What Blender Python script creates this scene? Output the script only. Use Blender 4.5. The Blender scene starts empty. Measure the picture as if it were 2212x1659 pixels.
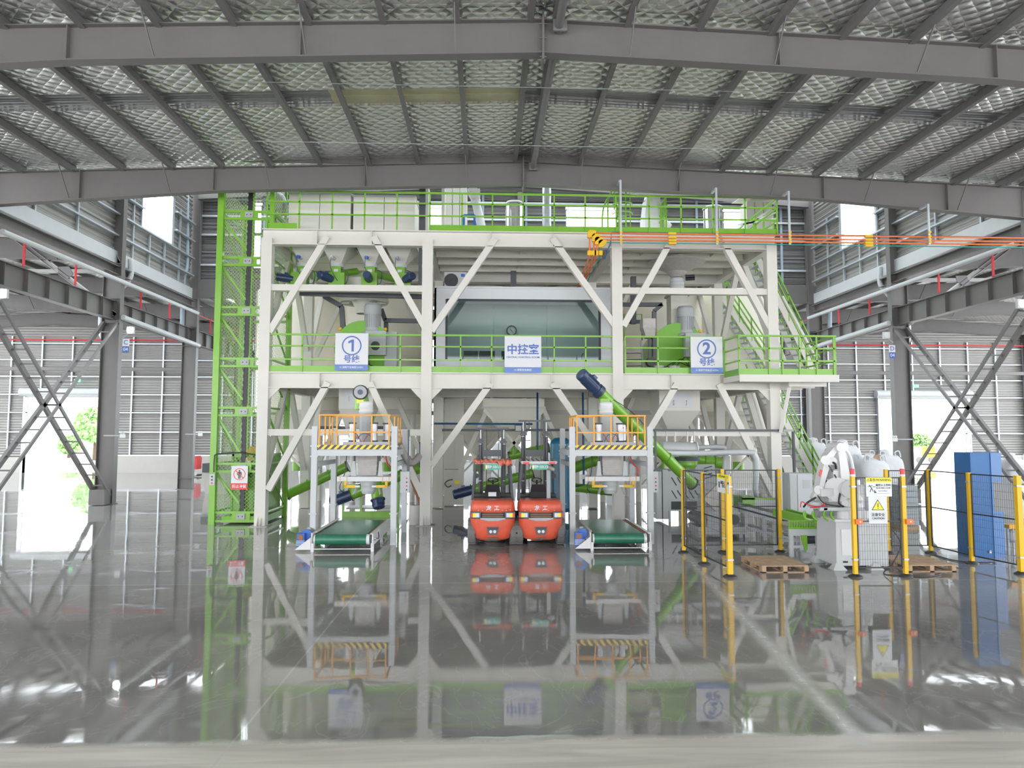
import bpy, math, random
from mathutils import Vector, Matrix
random.seed(7)
SC = bpy.context.scene
COL = SC.collection
V = Vector
PI = math.pi

# ---------------------------------------------------------------- camera
FPX, HC, YAW, PITCH, ROLL = 1530.0, 2.85, 2.1, 4.0, 0.1
_y, _p, _r = (math.radians(a) for a in (YAW, PITCH, ROLL))
CF = V((math.sin(_y) * math.cos(_p), math.cos(_y) * math.cos(_p), math.sin(_p)))
_R = V((math.cos(_y), -math.sin(_y), 0)); _U = _R.cross(CF)
CR = _R * math.cos(_r) + _U * math.sin(_r)
CU = _U * math.cos(_r) - _R * math.sin(_r)
CC = V((0, 0, HC))
cam = bpy.data.cameras.new('camera'); camo = bpy.data.objects.new('camera', cam); COL.objects.link(camo)
m3 = Matrix((CR, CU, -CF)).transposed()
camo.matrix_world = Matrix.Translation(CC) @ m3.to_4x4()
cam.sensor_width = 36; cam.lens = FPX * 36 / 2212; cam.clip_end = 500; cam.clip_start = 0.1
SC.camera = camo

def P(px, py, Y=None, X=None, Z=None):
    """world point seen at a photo pixel, at a known depth Y, side X or height Z"""
    d = CF + CR * ((px - 1106) / FPX) - CU * ((py - 829.5) / FPX)
    t = Y / d.y if Y is not None else (X / d.x if X is not None else (Z - HC) / d.z)
    return CC + d * t

# ---------------------------------------------------------------- world, light, exposure
w = bpy.data.worlds.new('sky'); SC.world = w; w.use_nodes = True
nt = w.node_tree; bg = nt.nodes['Background']
bg.inputs[0].default_value = (0.965, 0.98, 1.0, 1); bg.inputs[1].default_value = 3.2
SC.view_settings.view_transform = 'Standard'; SC.view_settings.look = 'None'
SC.view_settings.gamma = 1; SC.view_settings.use_curve_mapping = False
SC.view_settings.exposure = 0.94
cy = SC.cycles
cy.use_denoising = True; cy.max_bounces = 8; cy.diffuse_bounces = 5; cy.glossy_bounces = 4
cy.transmission_bounces = 4; cy.transparent_max_bounces = 10; cy.caustics_reflective = False; cy.caustics_refractive = False
cy.sample_clamp_indirect = 6

# ---------------------------------------------------------------- materials
def mat(name, col, rough=0.5, metal=0.0, var=0.08, vs=3.0, bump=0.0, bs=40.0, emit=0, spec=0.5, coat=0):
    m = bpy.data.materials.new(name); m.use_nodes = True
    n = m.node_tree.nodes; l = m.node_tree.links; b = n['Principled BSDF']
    b.inputs['Roughness'].default_value = rough; b.inputs['Metallic'].default_value = metal
    b.inputs['Specular IOR Level'].default_value = spec
    if coat: b.inputs['Coat Weight'].default_value = coat
    c = (*col, 1)
    if var:
        tc = n.new('ShaderNodeTexCoord'); no = n.new('ShaderNodeTexNoise'); no.inputs['Scale'].default_value = vs
        no.inputs['Detail'].default_value = 5; l.new(tc.outputs['Object'], no.inputs['Vector'])
        mx = n.new('ShaderNodeMix'); mx.data_type = 'RGBA'; l.new(no.outputs[0], mx.inputs[0])
        mx.inputs[6].default_value = tuple(min(1, x * (1 + var)) for x in col) + (1,)
        mx.inputs[7].default_value = tuple(x * (1 - var) for x in col) + (1,)
        l.new(mx.outputs[2], b.inputs['Base Color'])
    else: b.inputs['Base Color'].default_value = c
    if bump:
        tc = n.new('ShaderNodeTexCoord'); nb = n.new('ShaderNodeTexNoise'); nb.inputs['Scale'].default_value = bs
        l.new(tc.outputs['Object'], nb.inputs['Vector'])
        bm = n.new('ShaderNodeBump'); bm.inputs['Strength'].default_value = bump; bm.inputs['Distance'].default_value = 0.02
        l.new(nb.outputs[0], bm.inputs['Height']); l.new(bm.outputs[0], b.inputs['Normal'])
    if emit:
        b.inputs['Emission Color'].default_value = c; b.inputs['Emission Strength'].default_value = emit
    return m
M = {}
M['steel'] = mat('grey_steel_paint', (0.145, 0.137, 0.135), 0.45)
M['purlin'] = mat('grey_purlin', (0.16, 0.155, 0.158), 0.45)
M['galv'] = mat('galvanised_steel', (0.52, 0.56, 0.60), 0.35, 0.4, 0.12)
M['duct'] = mat('galvanised_duct', (0.55, 0.60, 0.63), 0.3, 0.6, 0.2, 8)
M['drain'] = mat('blue_grey_pipe', (0.30, 0.38, 0.45), 0.4)
M['cream'] = mat('cream_paint', (0.68, 0.665, 0.62), 0.45, var=0.06, vs=1.5)
M['silo'] = mat('silo_cream_lit', (0.92, 0.89, 0.80), 0.5, var=0.04, vs=0.7)  # cream lightened to stand in for light missing under the decks
M['deck'] = mat('deck_underside_lit', (0.74, 0.72, 0.65), 0.6)  # underside made paler than the frame to lift its shade
M['white'] = mat('white_paint', (0.68, 0.69, 0.70), 0.35, var=0.04)
M['lgrey'] = mat('light_grey_paint', (0.53, 0.555, 0.575), 0.4, var=0.05)
M['panel'] = mat('white_wall_panel', (0.62, 0.645, 0.68), 0.4, var=0.03)
M['green'] = mat('lime_green_paint', (0.19, 0.44, 0.035), 0.35, var=0.12, coat=0.2)
M['dgreen'] = mat('dark_lime_paint', (0.15, 0.40, 0.025), 0.4, var=0.15)
M['belt'] = mat('green_belt', (0.025, 0.165, 0.10), 0.33, var=0.35, vs=6)
M['red'] = mat('orange_red_paint', (0.66, 0.105, 0.055), 0.4, var=0.2, vs=5)
M['pipe_red'] = mat('red_pipe', (0.62, 0.02, 0.03), 0.4)
M['black'] = mat('black_plastic', (0.02, 0.02, 0.024), 0.45, var=0.2)
M['dark'] = mat('charcoal_steel', (0.055, 0.062, 0.075), 0.4, var=0.2)
M['navy'] = mat('navy_motor_paint', (0.03, 0.055, 0.13), 0.35, var=0.25)
M['blue'] = mat('blue_paint', (0.02, 0.13, 0.36), 0.4, var=0.1)
M['tank'] = mat('teal_blue_tank', (0.02, 0.20, 0.36), 0.3, var=0.08)
M['mblue'] = mat('blue_gearbox', (0.03, 0.13, 0.50), 0.35, var=0.1)
M['yellow'] = mat('yellow_paint', (0.78, 0.48, 0.015), 0.4, var=0.06)
M['orange'] = mat('orange_yellow_rail', (0.78, 0.36, 0.04), 0.4, var=0.06)
M['conduit'] = mat('orange_conduit', (0.80, 0.17, 0.03), 0.4)
M['bluepipe'] = mat('blue_pipe', (0.02, 0.10, 0.22), 0.4)
M['tealpipe'] = mat('teal_pipe', (0.02, 0.30, 0.25), 0.4)
M['wood'] = mat('pallet_wood', (0.42, 0.29, 0.19), 0.75, var=0.35, vs=7)
M['rubber'] = mat('tyre_rubber', (0.17, 0.168, 0.165), 0.7, var=0.2)
M['silver'] = mat('aluminium', (0.42, 0.43, 0.45), 0.35, 0.5, 0.05)
M['chrome'] = mat('polished_steel', (0.8, 0.8, 0.8), 0.08, 1.0, 0.05)
M['mgrey'] = mat('grey_motor', (0.38, 0.40, 0.41), 0.4, var=0.1)
M['hopper'] = mat('dusty_grey_steel', (0.42, 0.40, 0.38), 0.5, 0.2, 0.2, 9)
M['sign'] = mat('white_sign_face', (0.66, 0.68, 0.71), 0.25, var=0)
M['sblue'] = mat('sign_blue', (0.045, 0.115, 0.42), 0.3, var=0)
M['sband'] = mat('sign_blue_band', (0.06, 0.16, 0.52), 0.2, var=0.1, vs=4)
M['sred'] = mat('sign_red', (0.75, 0.03, 0.03), 0.3, var=0)
M['sblack'] = mat('sign_black', (0.02, 0.02, 0.02), 0.4, var=0)
M['syel'] = mat('sign_yellow', (0.88, 0.80, 0.03), 0.35, var=0)
M['brown'] = mat('brown_ladder', (0.30, 0.13, 0.06), 0.6)
M['plaster'] = mat('plinth_render', (0.50, 0.485, 0.46), 0.8, var=0.05)
M['bag'] = mat('white_woven_bag', (0.68, 0.70, 0.73), 0.6, var=0.06, vs=6, bump=0.5, bs=8)
M['leaf'] = mat('tree_leaves', (0.30, 0.50, 0.20), 0.7, var=0.4)
M['bark'] = mat('tree_bark', (0.12, 0.08, 0.05), 0.8)
M['lamp'] = mat('lamp_glow', (1, 1, 1), 0.5, var=0, emit=26)
M['exit'] = mat('exit_sign_green', (0.15, 0.9, 0.35), 0.5, var=0, emit=1.0)
M['yard'] = mat('concrete_yard', (0.60, 0.59, 0.57), 0.8)
M['screen'] = mat('screen_dark', (0.06, 0.08, 0.09), 0.2, var=0)
M['plate'] = mat('plate_green', (0.02, 0.33, 0.22), 0.3, var=0)
M['tarp'] = mat('torn_orange_tarp', (0.72, 0.22, 0.14), 0.7, var=0.3, vs=9, bump=0.6, bs=14)
M['skyl'] = mat('yellowed_skylight', (0.52, 0.50, 0.33), 0.5, var=0.2)

def foil():
    m = mat('quilted_foil', (0.80, 0.80, 0.78), 0.30, 0.85, 0.08, 1.2)
    n = m.node_tree.nodes; l = m.node_tree.links; b = n['Principled BSDF']
    tc = n.new('ShaderNodeTexCoord'); mp = n.new('ShaderNodeMapping'); l.new(tc.outputs['Object'], mp.inputs[0])
    sep = n.new('ShaderNodeSeparateXYZ'); l.new(mp.outputs[0], sep.inputs[0])
    def mth(op, a, b2=None, v=None):
        q = n.new('ShaderNodeMath'); q.operation = op
        l.new(a, q.inputs[0])
        if b2 is not None: l.new(b2, q.inputs[1])
        elif v is not None: q.inputs[1].default_value = v
        return q.outputs[0]
    no = n.new('ShaderNodeTexNoise'); no.inputs['Scale'].default_value = 1.3; no.inputs['Detail'].default_value = 3
    l.new(tc.outputs['Object'], no.inputs[0])
    wob = mth('MULTIPLY', no.outputs[0], v=0.22)
    u = mth('ADD', mth('ADD', mth('MULTIPLY', sep.outputs[0], v=1.0), sep.outputs[1]), wob)
    d = mth('ADD', mth('SUBTRACT', sep.outputs[0], sep.outputs[1]), wob)
    qu = mth('ABSOLUTE', mth('SINE', mth('MULTIPLY', u, v=PI / 0.34)))
    qd = mth('ABSOLUTE', mth('SINE', mth('MULTIPLY', d, v=PI / 0.34)))
    h = mth('MULTIPLY', mth('POWER', qu, v=0.75), mth('POWER', qd, v=0.75))
    n2 = n.new('ShaderNodeTexNoise'); n2.inputs['Scale'].default_value = 3.2; n2.inputs['Detail'].default_value = 4
    l.new(tc.outputs['Object'], n2.inputs[0])
    hh = mth('ADD', h, mth('MULTIPLY', n2.outputs[0], v=0.8))
    bm = n.new('ShaderNodeBump'); bm.inputs['Strength'].default_value = 1.0; bm.inputs['Distance'].default_value = 0.036
    l.new(hh, bm.inputs['Height']); l.new(bm.outputs[0], b.inputs['Normal'])
    return m
M['foil'] = foil()
M['strut'] = mat('pale_grey_strut', (0.34, 0.335, 0.33), 0.45)

def ribbed(name, col, axis, pitch, rough=0.4, metal=0.3, dist=0.02):
    m = mat(name, col, rough, metal, 0.08, 1.0)
    n = m.node_tree.nodes; l = m.node_tree.links; b = n['Principled BSDF']
    tc = n.new('ShaderNodeTexCoord'); sep = n.new('ShaderNodeSeparateXYZ'); l.new(tc.outputs['Object'], sep.inputs[0])
    q = n.new('ShaderNodeMath'); q.operation = 'MULTIPLY'; q.inputs[1].default_value = 2 * PI / pitch; l.new(sep.outputs[axis], q.inputs[0])
    s = n.new('ShaderNodeMath'); s.operation = 'SINE'; l.new(q.outputs[0], s.inputs[0])
    bm = n.new('ShaderNodeBump'); bm.inputs['Strength'].default_value = 1; bm.inputs['Distance'].default_value = dist
    l.new(s.outputs[0], bm.inputs['Height']); l.new(bm.outputs[0], b.inputs['Normal'])
    return m
M['siding'] = ribbed('ribbed_wall_sheet', (0.34, 0.335, 0.32), 2, 0.19, 0.4, 0.2, 0.03)
M['siding2'] = ribbed('shaded_ribbed_wall_sheet', (0.20, 0.20, 0.20), 2, 0.19, 0.4, 0.2, 0.03)  # darker copy of the wall sheet, offsetting the skylight brightness
M['wire'] = mat('pale_green_wire', (0.38, 0.50, 0.26), 0.4, var=0)
M['strip'] = ribbed('bare_ribbed_roof_sheet', (0.33, 0.33, 0.34), 1, 0.2, 0.35, 0.8)

def stripes():
    m = mat('hazard_stripes', (0.9, 0.62, 0.03), 0.4, var=0)
    n = m.node_tree.nodes; l = m.node_tree.links; b = n['Principled BSDF']
    tc = n.new('ShaderNodeTexCoord'); sep = n.new('ShaderNodeSeparateXYZ'); l.new(tc.outputs['Object'], sep.inputs[0])
    a = n.new('ShaderNodeMath'); a.operation = 'SUBTRACT'; l.new(sep.outputs[0], a.inputs[0]); l.new(sep.outputs[2], a.inputs[1])
    q = n.new('ShaderNodeMath'); q.operation = 'MULTIPLY'; q.inputs[1].default_value = 1 / 0.165; l.new(a.outputs[0], q.inputs[0])
    f = n.new('ShaderNodeMath'); f.operation = 'FRACT'; l.new(q.outputs[0], f.inputs[0])
    g = n.new('ShaderNodeMath'); g.operation = 'GREATER_THAN'; g.inputs[1].default_value = 0.5; l.new(f.outputs[0], g.inputs[0])
    mx = n.new('ShaderNodeMix'); mx.data_type = 'RGBA'; l.new(g.outputs[0], mx.inputs[0])
    mx.inputs[6].default_value = (0.9, 0.62, 0.03, 1); mx.inputs[7].default_value = (0.03, 0.03, 0.035, 1)
    l.new(mx.outputs[2], b.inputs['Base Color']); return m
M['hazard'] = stripes()

def glass(name, tint, refl=0.12):
    m = bpy.data.materials.new(name); m.use_nodes = True; n = m.node_tree.nodes; l = m.node_tree.links
    n.remove(n['Principled BSDF']); out = n['Material Output']
    t = n.new('ShaderNodeBsdfTransparent'); t.inputs[0].default_value = (*tint, 1)
    g = n.new('ShaderNodeBsdfGlossy'); g.inputs['Roughness'].default_value = 0.03
    lw = n.new('ShaderNodeLayerWeight'); lw.inputs[0].default_value = 0.5
    pw = n.new('ShaderNodeMath'); pw.operation = 'POWER'; pw.inputs[1].default_value = 5; l.new(lw.outputs['Facing'], pw.inputs[0])
    ad = n.new('ShaderNodeMath'); ad.operation = 'ADD'; ad.use_clamp = True; ad.inputs[1].default_value = refl; l.new(pw.outputs[0], ad.inputs[0])
    mx = n.new('ShaderNodeMixShader'); l.new(ad.outputs[0], mx.inputs[0]); l.new(t.outputs[0], mx.inputs[1]); l.new(g.outputs[0], mx.inputs[2])
    l.new(mx.outputs[0], out.inputs[0]); return m
M['glass'] = glass('tinted_glass', (0.60, 0.67, 0.65), 0.05)
M['clear'] = glass('clear_glass', (0.93, 0.96, 0.97), 0.0)

def floor_mat():
    m = bpy.data.materials.new('polished_concrete'); m.use_nodes = True
    n = m.node_tree.nodes; l = m.node_tree.links; b = n['Principled BSDF']
    tc = n.new('ShaderNodeTexCoord'); o = tc.outputs['Object']
    sep = n.new('ShaderNodeSeparateXYZ'); l.new(o, sep.inputs[0]); x, y = sep.outputs[0], sep.outputs[1]
    def mth(op, a, bb=None, cl=False):
        q = n.new('ShaderNodeMath'); q.operation = op; q.use_clamp = cl
        for i, s in enumerate((a, bb)):
            if s is None: continue
            if isinstance(s, (int, float)): q.inputs[i].default_value = s
            else: l.new(s, q.inputs[i])
        return q.outputs[0]
    def noise(scale, det=4, stretch=(1, 1, 1), dist=0):
        mp = n.new('ShaderNodeMapping'); mp.inputs['Scale'].default_value = stretch; l.new(o, mp.inputs[0])
        q = n.new('ShaderNodeTexNoise'); q.inputs['Scale'].default_value = scale; q.inputs['Detail'].default_value = det
        q.inputs['Distortion'].default_value = dist
        l.new(mp.outputs[0], q.inputs[0]); return q.outputs[0]
    def ramp(s, a, bb, ca, cb):
        r = n.new('ShaderNodeValToRGB'); r.color_ramp.elements[0].position = a; r.color_ramp.elements[1].position = bb
        r.color_ramp.elements[0].color = (*ca, 1); r.color_ramp.elements[1].color = (*cb, 1); l.new(s, r.inputs[0]); return r.outputs[0]
    def mix(f, a, bb):
        q = n.new('ShaderNodeMix'); q.data_type = 'RGBA'
        l.new(f, q.inputs[0])
        for i, s in ((6, a), (7, bb)):
            if isinstance(s, tuple): q.inputs[i].default_value = (*s, 1)
            else: l.new(s, q.inputs[i])
        return q.outputs[2]
    def line(a, c, width, soft):          # distance mask around straight line a->c
        dx, dy = c[0] - a[0], c[1] - a[1]; L = math.hypot(dx, dy)
        d = mth('ABSOLUTE', mth('DIVIDE', mth('SUBTRACT', mth('MULTIPLY', mth('SUBTRACT', x, a[0]), dy), mth('MULTIPLY', mth('SUBTRACT', y, a[1]), dx)), L))
        return mth('SUBTRACT', 1.0, mth('DIVIDE', mth('SUBTRACT', d, width), soft), True)
    cloud = noise(0.35, 6, dist=0.6); fine = noise(14, 5); mid = noise(1.8, 6, dist=1.2)
    base = ramp(cloud, 0.33, 0.68, (0.19, 0.185, 0.180), (0.34, 0.325, 0.295))
    base = mix(mth('MULTIPLY', fine, 0.35), base, (0.30, 0.29, 0.27))
    vein = ramp(noise(0.9, 9, (1, 0.6, 1), 2.2), 0.490, 0.502, (0, 0, 0), (1, 1, 1))
    vein2 = ramp(noise(0.9, 9, (1, 0.6, 1), 2.2), 0.502, 0.514, (1, 1, 1), (0, 0, 0))
    vm = mth('MULTIPLY', vein, vein2)
    scr = ramp(noise(3.0, 3, (0.35, 1.6, 1), 0.6), 0.64, 0.72, (0, 0, 0), (1, 1, 1))
    base = mix(mth('MULTIPLY', vm, 0.3), base, (0.46, 0.45, 0.44))
    base = mix(mth('MULTIPLY', scr, 0.10), base, (0.40, 0.39, 0.38))
    near = mth('SUBTRACT', 1.0, mth('DIVIDE', mth('SUBTRACT', mth('ADD', y, mth('MULTIPLY', mid, 0.12)), 6.85), 0.12), True)
    base = mix(near, base, ramp(noise(2.0, 6, (0.25, 2.5, 1), 0.8), 0.3, 0.7, (0.42, 0.385, 0.33), (0.68, 0.64, 0.56)))
    far = mth('DIVIDE', mth('SUBTRACT', y, 13.72), 0.05, True)
    base = mix(mth('MULTIPLY', far, 0.28), base, (0.36, 0.36, 0.36))
    j1 = line((-2.33, 5), (-2.25, 40), 0.006, 0.012); j2 = line((-30, 13.72), (30, 13.86), 0.012, 0.02)
    j3 = line((3.45, 6.3), (4.75, 17.2), 0.015, 0.14)
    dust = mth('MULTIPLY', j3, mth('MULTIPLY', mth('GREATER_THAN', y, 6.6), mth('LESS_THAN', y, 17.5)))
    dust = mth('MULTIPLY', dust, mth('ADD', 0.25, noise(5, 6)))
    base = mix(mth('MULTIPLY', mth('MAXIMUM', j1, j2), 0.55), base, (0.5, 0.49, 0.47))
    base = mix(dust, base, (0.60, 0.59, 0.57))
    l.new(base, b.inputs['Base Color'])
    r = mth('ADD', 0.02, mth('MULTIPLY', ramp(noise(0.8, 7, dist=0.8), 0.42, 0.78, (0, 0, 0), (1, 1, 1)), 0.07))
    r = mth('ADD', r, mth('MULTIPLY', near, 0.27)); r = mth('ADD', r, mth('MULTIPLY', dust, 0.3)); r = mth('ADD', r, mth('MULTIPLY', mth('ADD', vm, scr), 0.05))
    l.new(r, b.inputs['Roughness']); b.inputs['IOR'].default_value = 2.0
    b.inputs['Coat Weight'].default_value = 0.0
    hb = mth('ADD', mth('MULTIPLY', noise(0.55, 1.5, dist=0.3), 1.0), mth('MULTIPLY', noise(1.9, 2), 0.16))
    bm = n.new('ShaderNodeBump'); bm.inputs['Strength'].default_value = 0.30; bm.inputs['Distance'].default_value = 0.014
    l.new(hb, bm.inputs['Height'])
    l.new(bm.outputs[0], b.inputs['Normal'])
    return m
M['floor'] = floor_mat()

# ---------------------------------------------------------------- mesh builder
class MB:
    def __init__(s): s.v = []; s.f = []; s.s = []
    def add(s, vs, fs, smooth=False):
        k = len(s.v); s.v += [V(p) for p in vs]
        for f in fs: s.f.append(tuple(i + k for i in f)); s.s.append(smooth)
        return s
    def box(s, x0, x1, y0, y1, z0, z1):
        return s.add([(x0, y0, z0), (x1, y0, z0), (x1, y1, z0), (x0, y1, z0), (x0, y0, z1), (x1, y0, z1), (x1, y1, z1), (x0, y1, z1)],
                     [(3, 2, 1, 0), (4, 5, 6, 7), (0, 1, 5, 4), (1, 2, 6, 5), (2, 3, 7, 6), (3, 0, 4, 7)])
    def frame(s, p, q, up=(0, 0, 1)):
        p, q = V(p), V(q); d = (q - p).normalized(); up = V(up)
        if abs(d.dot(up)) > 0.98: up = V((0, 1, 0)) if abs(d.y) < 0.9 else V((1, 0, 0))
        a = d.cross(up).normalized(); b = a.cross(d)
        return p, q, a, b
    def bar(s, p, q, w, h=None, up=(0, 0, 1)):
        h = h or w; p, q, a, b = s.frame(p, q, up); a = a * w / 2; b = b * h / 2
        return s.add([p - a - b, p + a - b, p + a + b, p - a + b, q - a - b, q + a - b, q + a + b, q - a + b],
                     [(0, 1, 2, 3), (7, 6, 5, 4), (4, 5, 1, 0), (5, 6, 2, 1), (6, 7, 3, 2), (7, 4, 0, 3)])
    def ibeam(s, p, q, h, w, tf=0.02, tw=0.014, up=(0, 0, 1)):
        p, q, a, b = s.frame(p, q, up)
        for k in (-1, 1): s.bar(p + b * k * (h / 2 - tf / 2), q + b * k * (h / 2 - tf / 2), w, tf, b)
        return s.bar(p, q, tw, h - 2 * tf, b)
    def cyl(s, p, q, r, r2=None, n=14, caps=True):
        r2 = r if r2 is None else r2; p, q, a, b = s.frame(p, q)
        c = [(math.cos(2 * PI * i / n), math.sin(2 * PI * i / n)) for i in range(n)]
        A = [p + (a * x + b * y) * r for x, y in c]; B = [q + (a * x + b * y) * r2 for x, y in c]
        s.add(A + B, [(i, i + n, (i + 1) % n + n, (i + 1) % n) for i in range(n)], True)
        if caps: s.add(A, [tuple(range(n))]); s.add(B, [tuple(range(n - 1, -1, -1))])
        return s
    def lathe(s, c, prof, n=20, axis=(0, 0, 1)):
        """profile [(r, t)] along axis from c"""
        c = V(c); ax = V(axis).normalized(); _, _, a, b = s.frame(c, c + ax)
        rings = [[c + ax * t + (a * math.cos(2 * PI * i / n) + b * math.sin(2 * PI * i / n)) * max(r, 1e-4) for i in range(n)] for r, t in prof]
        for A, B in zip(rings, rings[1:]):
            s.add(A + B, [(i, i + n, (i + 1) % n + n, (i + 1) % n) for i in range(n)], True)
        return s
    def tube(s, pts, r, n=8):
        pts = [V(p) for p in pts]; rings = []; up = None
        for i, p in enumerate(pts):
            d = (pts[min(i + 1, len(pts) - 1)] - pts[max(i - 1, 0)]).normalized()
            if up is None: up = V((0, 0, 1)) if abs(d.z) < 0.9 else V((1, 0, 0))
            a = d.cross(up); a = a.normalized() if a.length > 1e-6 else V((1, 0, 0)); up = a.cross(d).normalized()
            rings.append([p + (a * math.cos(2 * PI * j / n) + up * math.sin(2 * PI * j / n)) * r for j in range(n)])
        k = len(s.v); s.v += [q for R in rings for q in R]
        for i in range(len(pts) - 1):
            for j in range(n):
                s.f.append((k + i * n + j, k + (i + 1) * n + j, k + (i + 1) * n + (j + 1) % n, k + i * n + (j + 1) % n)); s.s.append(True)
        s.f.append(tuple(k + j for j in range(n))); s.s.append(False)
        s.f.append(tuple(k + (len(pts) - 1) * n + j for j in range(n - 1, -1, -1))); s.s.append(False)
        return s
    def prism(s, poly, y0, y1, axis=1):
        """poly in the two axes other than `axis`, extruded along it"""
        def mk(a, b, t): return (t, a, b) if axis == 0 else ((a, t, b) if axis == 1 else (a, b, t))
        n = len(poly); A = [mk(a, b, y0) for a, b in poly]; B = [mk(a, b, y1) for a, b in poly]
        s.add(A + B, [tuple(range(n)), tuple(range(2 * n - 1, n - 1, -1))] + [(i, i + n, (i + 1) % n + n, (i + 1) % n) for i in range(n)])
        return s
    def loft(s, loops, smooth=True, cap=True):
        n = len(loops[0]); k = len(s.v)
        for L in loops: s.v += [V(p) for p in L]
        for i in range(len(loops) - 1):
            for j in range(n):
                s.f.append((k + i * n + j, k + i * n + (j + 1) % n, k + (i + 1) * n + (j + 1) % n, k + (i + 1) * n + j)); s.s.append(smooth)
        if cap:
            s.add(loops[0], [tuple(range(n - 1, -1, -1))]); s.add(loops[-1], [tuple(range(n))])
        return s
    def sph(s, c, r, n=10, sz=1.0):
        return s.lathe(V(c) - V((0, 0, r * sz)), [(r * math.sin(PI * i / n), r * sz * (1 - math.cos(PI * i / n))) for i in range(n + 1)], n * 2)
    def frustum(s, a, za, b, zb):
        """rect a=(x0,x1,y0,y1) at za to rect b at zb"""
        f = lambda r, z: [(r[0], r[2], z), (r[1], r[2], z), (r[1], r[3], z), (r[0], r[3], z)]
        return s.loft([f(a, za), f(b, zb)], False)

def wpos(o):
    p = V(o.location)
    while o.parent: o = o.parent; p += V(o.location)
    return p
def O(name, mb, m, parent=None, label=None, kind=None, loc=None):
    me = bpy.data.meshes.new(name)
    base = wpos(parent) if parent else V((0, 0, 0))
    if loc is None:
        loc = V((0, 0, 0)) if parent else V(((min(v.x for v in mb.v) + max(v.x for v in mb.v)) / 2, (min(v.y for v in mb.v) + max(v.y for v in mb.v)) / 2, min(v.z for v in mb.v)))
        off = base + loc
    else: loc = V(loc); off = base + loc
    me.from_pydata([v - off for v in mb.v], [], mb.f); me.polygons.foreach_set('use_smooth', mb.s); me.update()
    me.materials.append(M[m] if isinstance(m, str) else m)
    o = bpy.data.objects.new(name, me); o.location = loc; COL.objects.link(o); o.parent = parent
    if label: o['label'] = label
    if kind: o['kind'] = kind
    return o
def T(name, label, cat, loc=(0, 0, 0), group=None):
    o = bpy.data.objects.new(name, None); COL.objects.link(o); o.location = loc; o.empty_display_size = 0.2
    o['label'] = label; o['category'] = cat
    if group: o['group'] = group
    return o
def tag(o, label, cat, group=None):
    o['label'] = label; o['category'] = cat
    if group: o['group'] = group
    return o
def ST(name, mb, m, label=None, cat=None):
    o = O(name, mb, m); o['kind'] = 'structure'
    if label: o['label'] = label
    if cat: o['category'] = cat
    return o
def STT(name, loc=(0, 0, 0), label=None, cat=None):
    o = bpy.data.objects.new(name, None); COL.objects.link(o); o.location = loc; o['kind'] = 'structure'
    if label: o['label'] = label
    if cat: o['category'] = cat
    return o
KIDS = {}
def dup(root, off, label, group=None):
    def cp(o, par):
        c = o.copy(); COL.objects.link(c); c.parent = par
        for ch in [q for q in list(o.children)]: cp(ch, c)
        return c
    r = cp(root, None); r.location = root.location + V(off); r['label'] = label
    if group: r['group'] = group; root['group'] = group
    return r
FONT = None
def text(name, body, m, parent, pos, size, ax=(1, 0, 0), up=(0, 0, 1), bold=0.0, align='CENTER', sx=1.0, depth=0.002, label=None):
    cu = bpy.data.curves.new(name, 'FONT'); cu.body = body; cu.size = size; cu.align_x = align; cu.align_y = 'CENTER'
    cu.extrude = depth; cu.offset = bold; cu.resolution_u = 4
    to = bpy.data.objects.new(name, cu); COL.objects.link(to)
    dg = bpy.context.evaluated_depsgraph_get(); me = bpy.data.meshes.new_from_object(to.evaluated_get(dg))
    bpy.data.objects.remove(to)
    ax, up = V(ax).normalized(), V(up).normalized(); nn = ax.cross(up); base = wpos(parent) if parent else V((0, 0, 0))
    mtx = Matrix((ax * sx, up, nn)).transposed()
    for v in me.vertices: v.co = mtx @ v.co + V(pos) - base
    me.materials.clear(); me.materials.append(M[m]); me.name = name
    o = bpy.data.objects.new(name, me); COL.objects.link(o); o.parent = parent
    if label: o['label'] = label
    return o
def ring(mb, c, r0, r1, t, n=28, ax=(1, 0, 0), up=(0, 0, 1)):
    """flat ring of thickness t on the plane ax/up, facing ax x up"""
    c, ax, up = V(c), V(ax), V(up); nn = ax.cross(up) * t
    L = []
    for r, k in ((r0, 0), (r1, 0), (r1, 1), (r0, 1)):
        L.append([c + (ax * math.cos(2 * PI * i / n) + up * math.sin(2 * PI * i / n)) * r + nn * k for i in range(n)])
    L.append(L[0]); return mb.loft(L, False, False)
def plate(mb, c, w, h, t, ax=(1, 0, 0), up=(0, 0, 1)):
    c, ax, up = V(c), V(ax).normalized(), V(up).normalized(); nn = ax.cross(up) * t; a = ax * w / 2; b = up * h / 2
    return mb.add([c - a - b, c + a - b, c + a + b, c - a + b, c - a - b + nn, c + a - b + nn, c + a + b + nn, c - a + b + nn],
                  [(3, 2, 1, 0), (4, 5, 6, 7), (0, 1, 5, 4), (1, 2, 6, 5), (2, 3, 7, 6), (3, 0, 4, 7)])
def curve3(pts, n=8):
    """smooth path through points (Catmull-Rom)"""
    pts = [V(p) for p in pts]; q = [pts[0]] + pts + [pts[-1]]; out = []
    for i in range(1, len(q) - 2):
        for k in range(n):
            t = k / n; a, b, c, d = q[i - 1], q[i], q[i + 1], q[i + 2]
            out.append(0.5 * ((2 * b) + (c - a) * t + (2 * a - 5 * b + 4 * c - d) * t * t + (-a + 3 * b - 3 * c + d) * t ** 3))
    out.append(pts[-1]); return out
# ================================================================ SETTING
XR = 1.13                      # ridge line
XL0, XR0 = -14.9, 17.16        # inner faces of the main columns
FY = [14.0, 21.6, 29.25, 36.9, 44.5, 52.1]
def mx(x): return 2 * XR - x   # mirror about the ridge line

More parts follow.
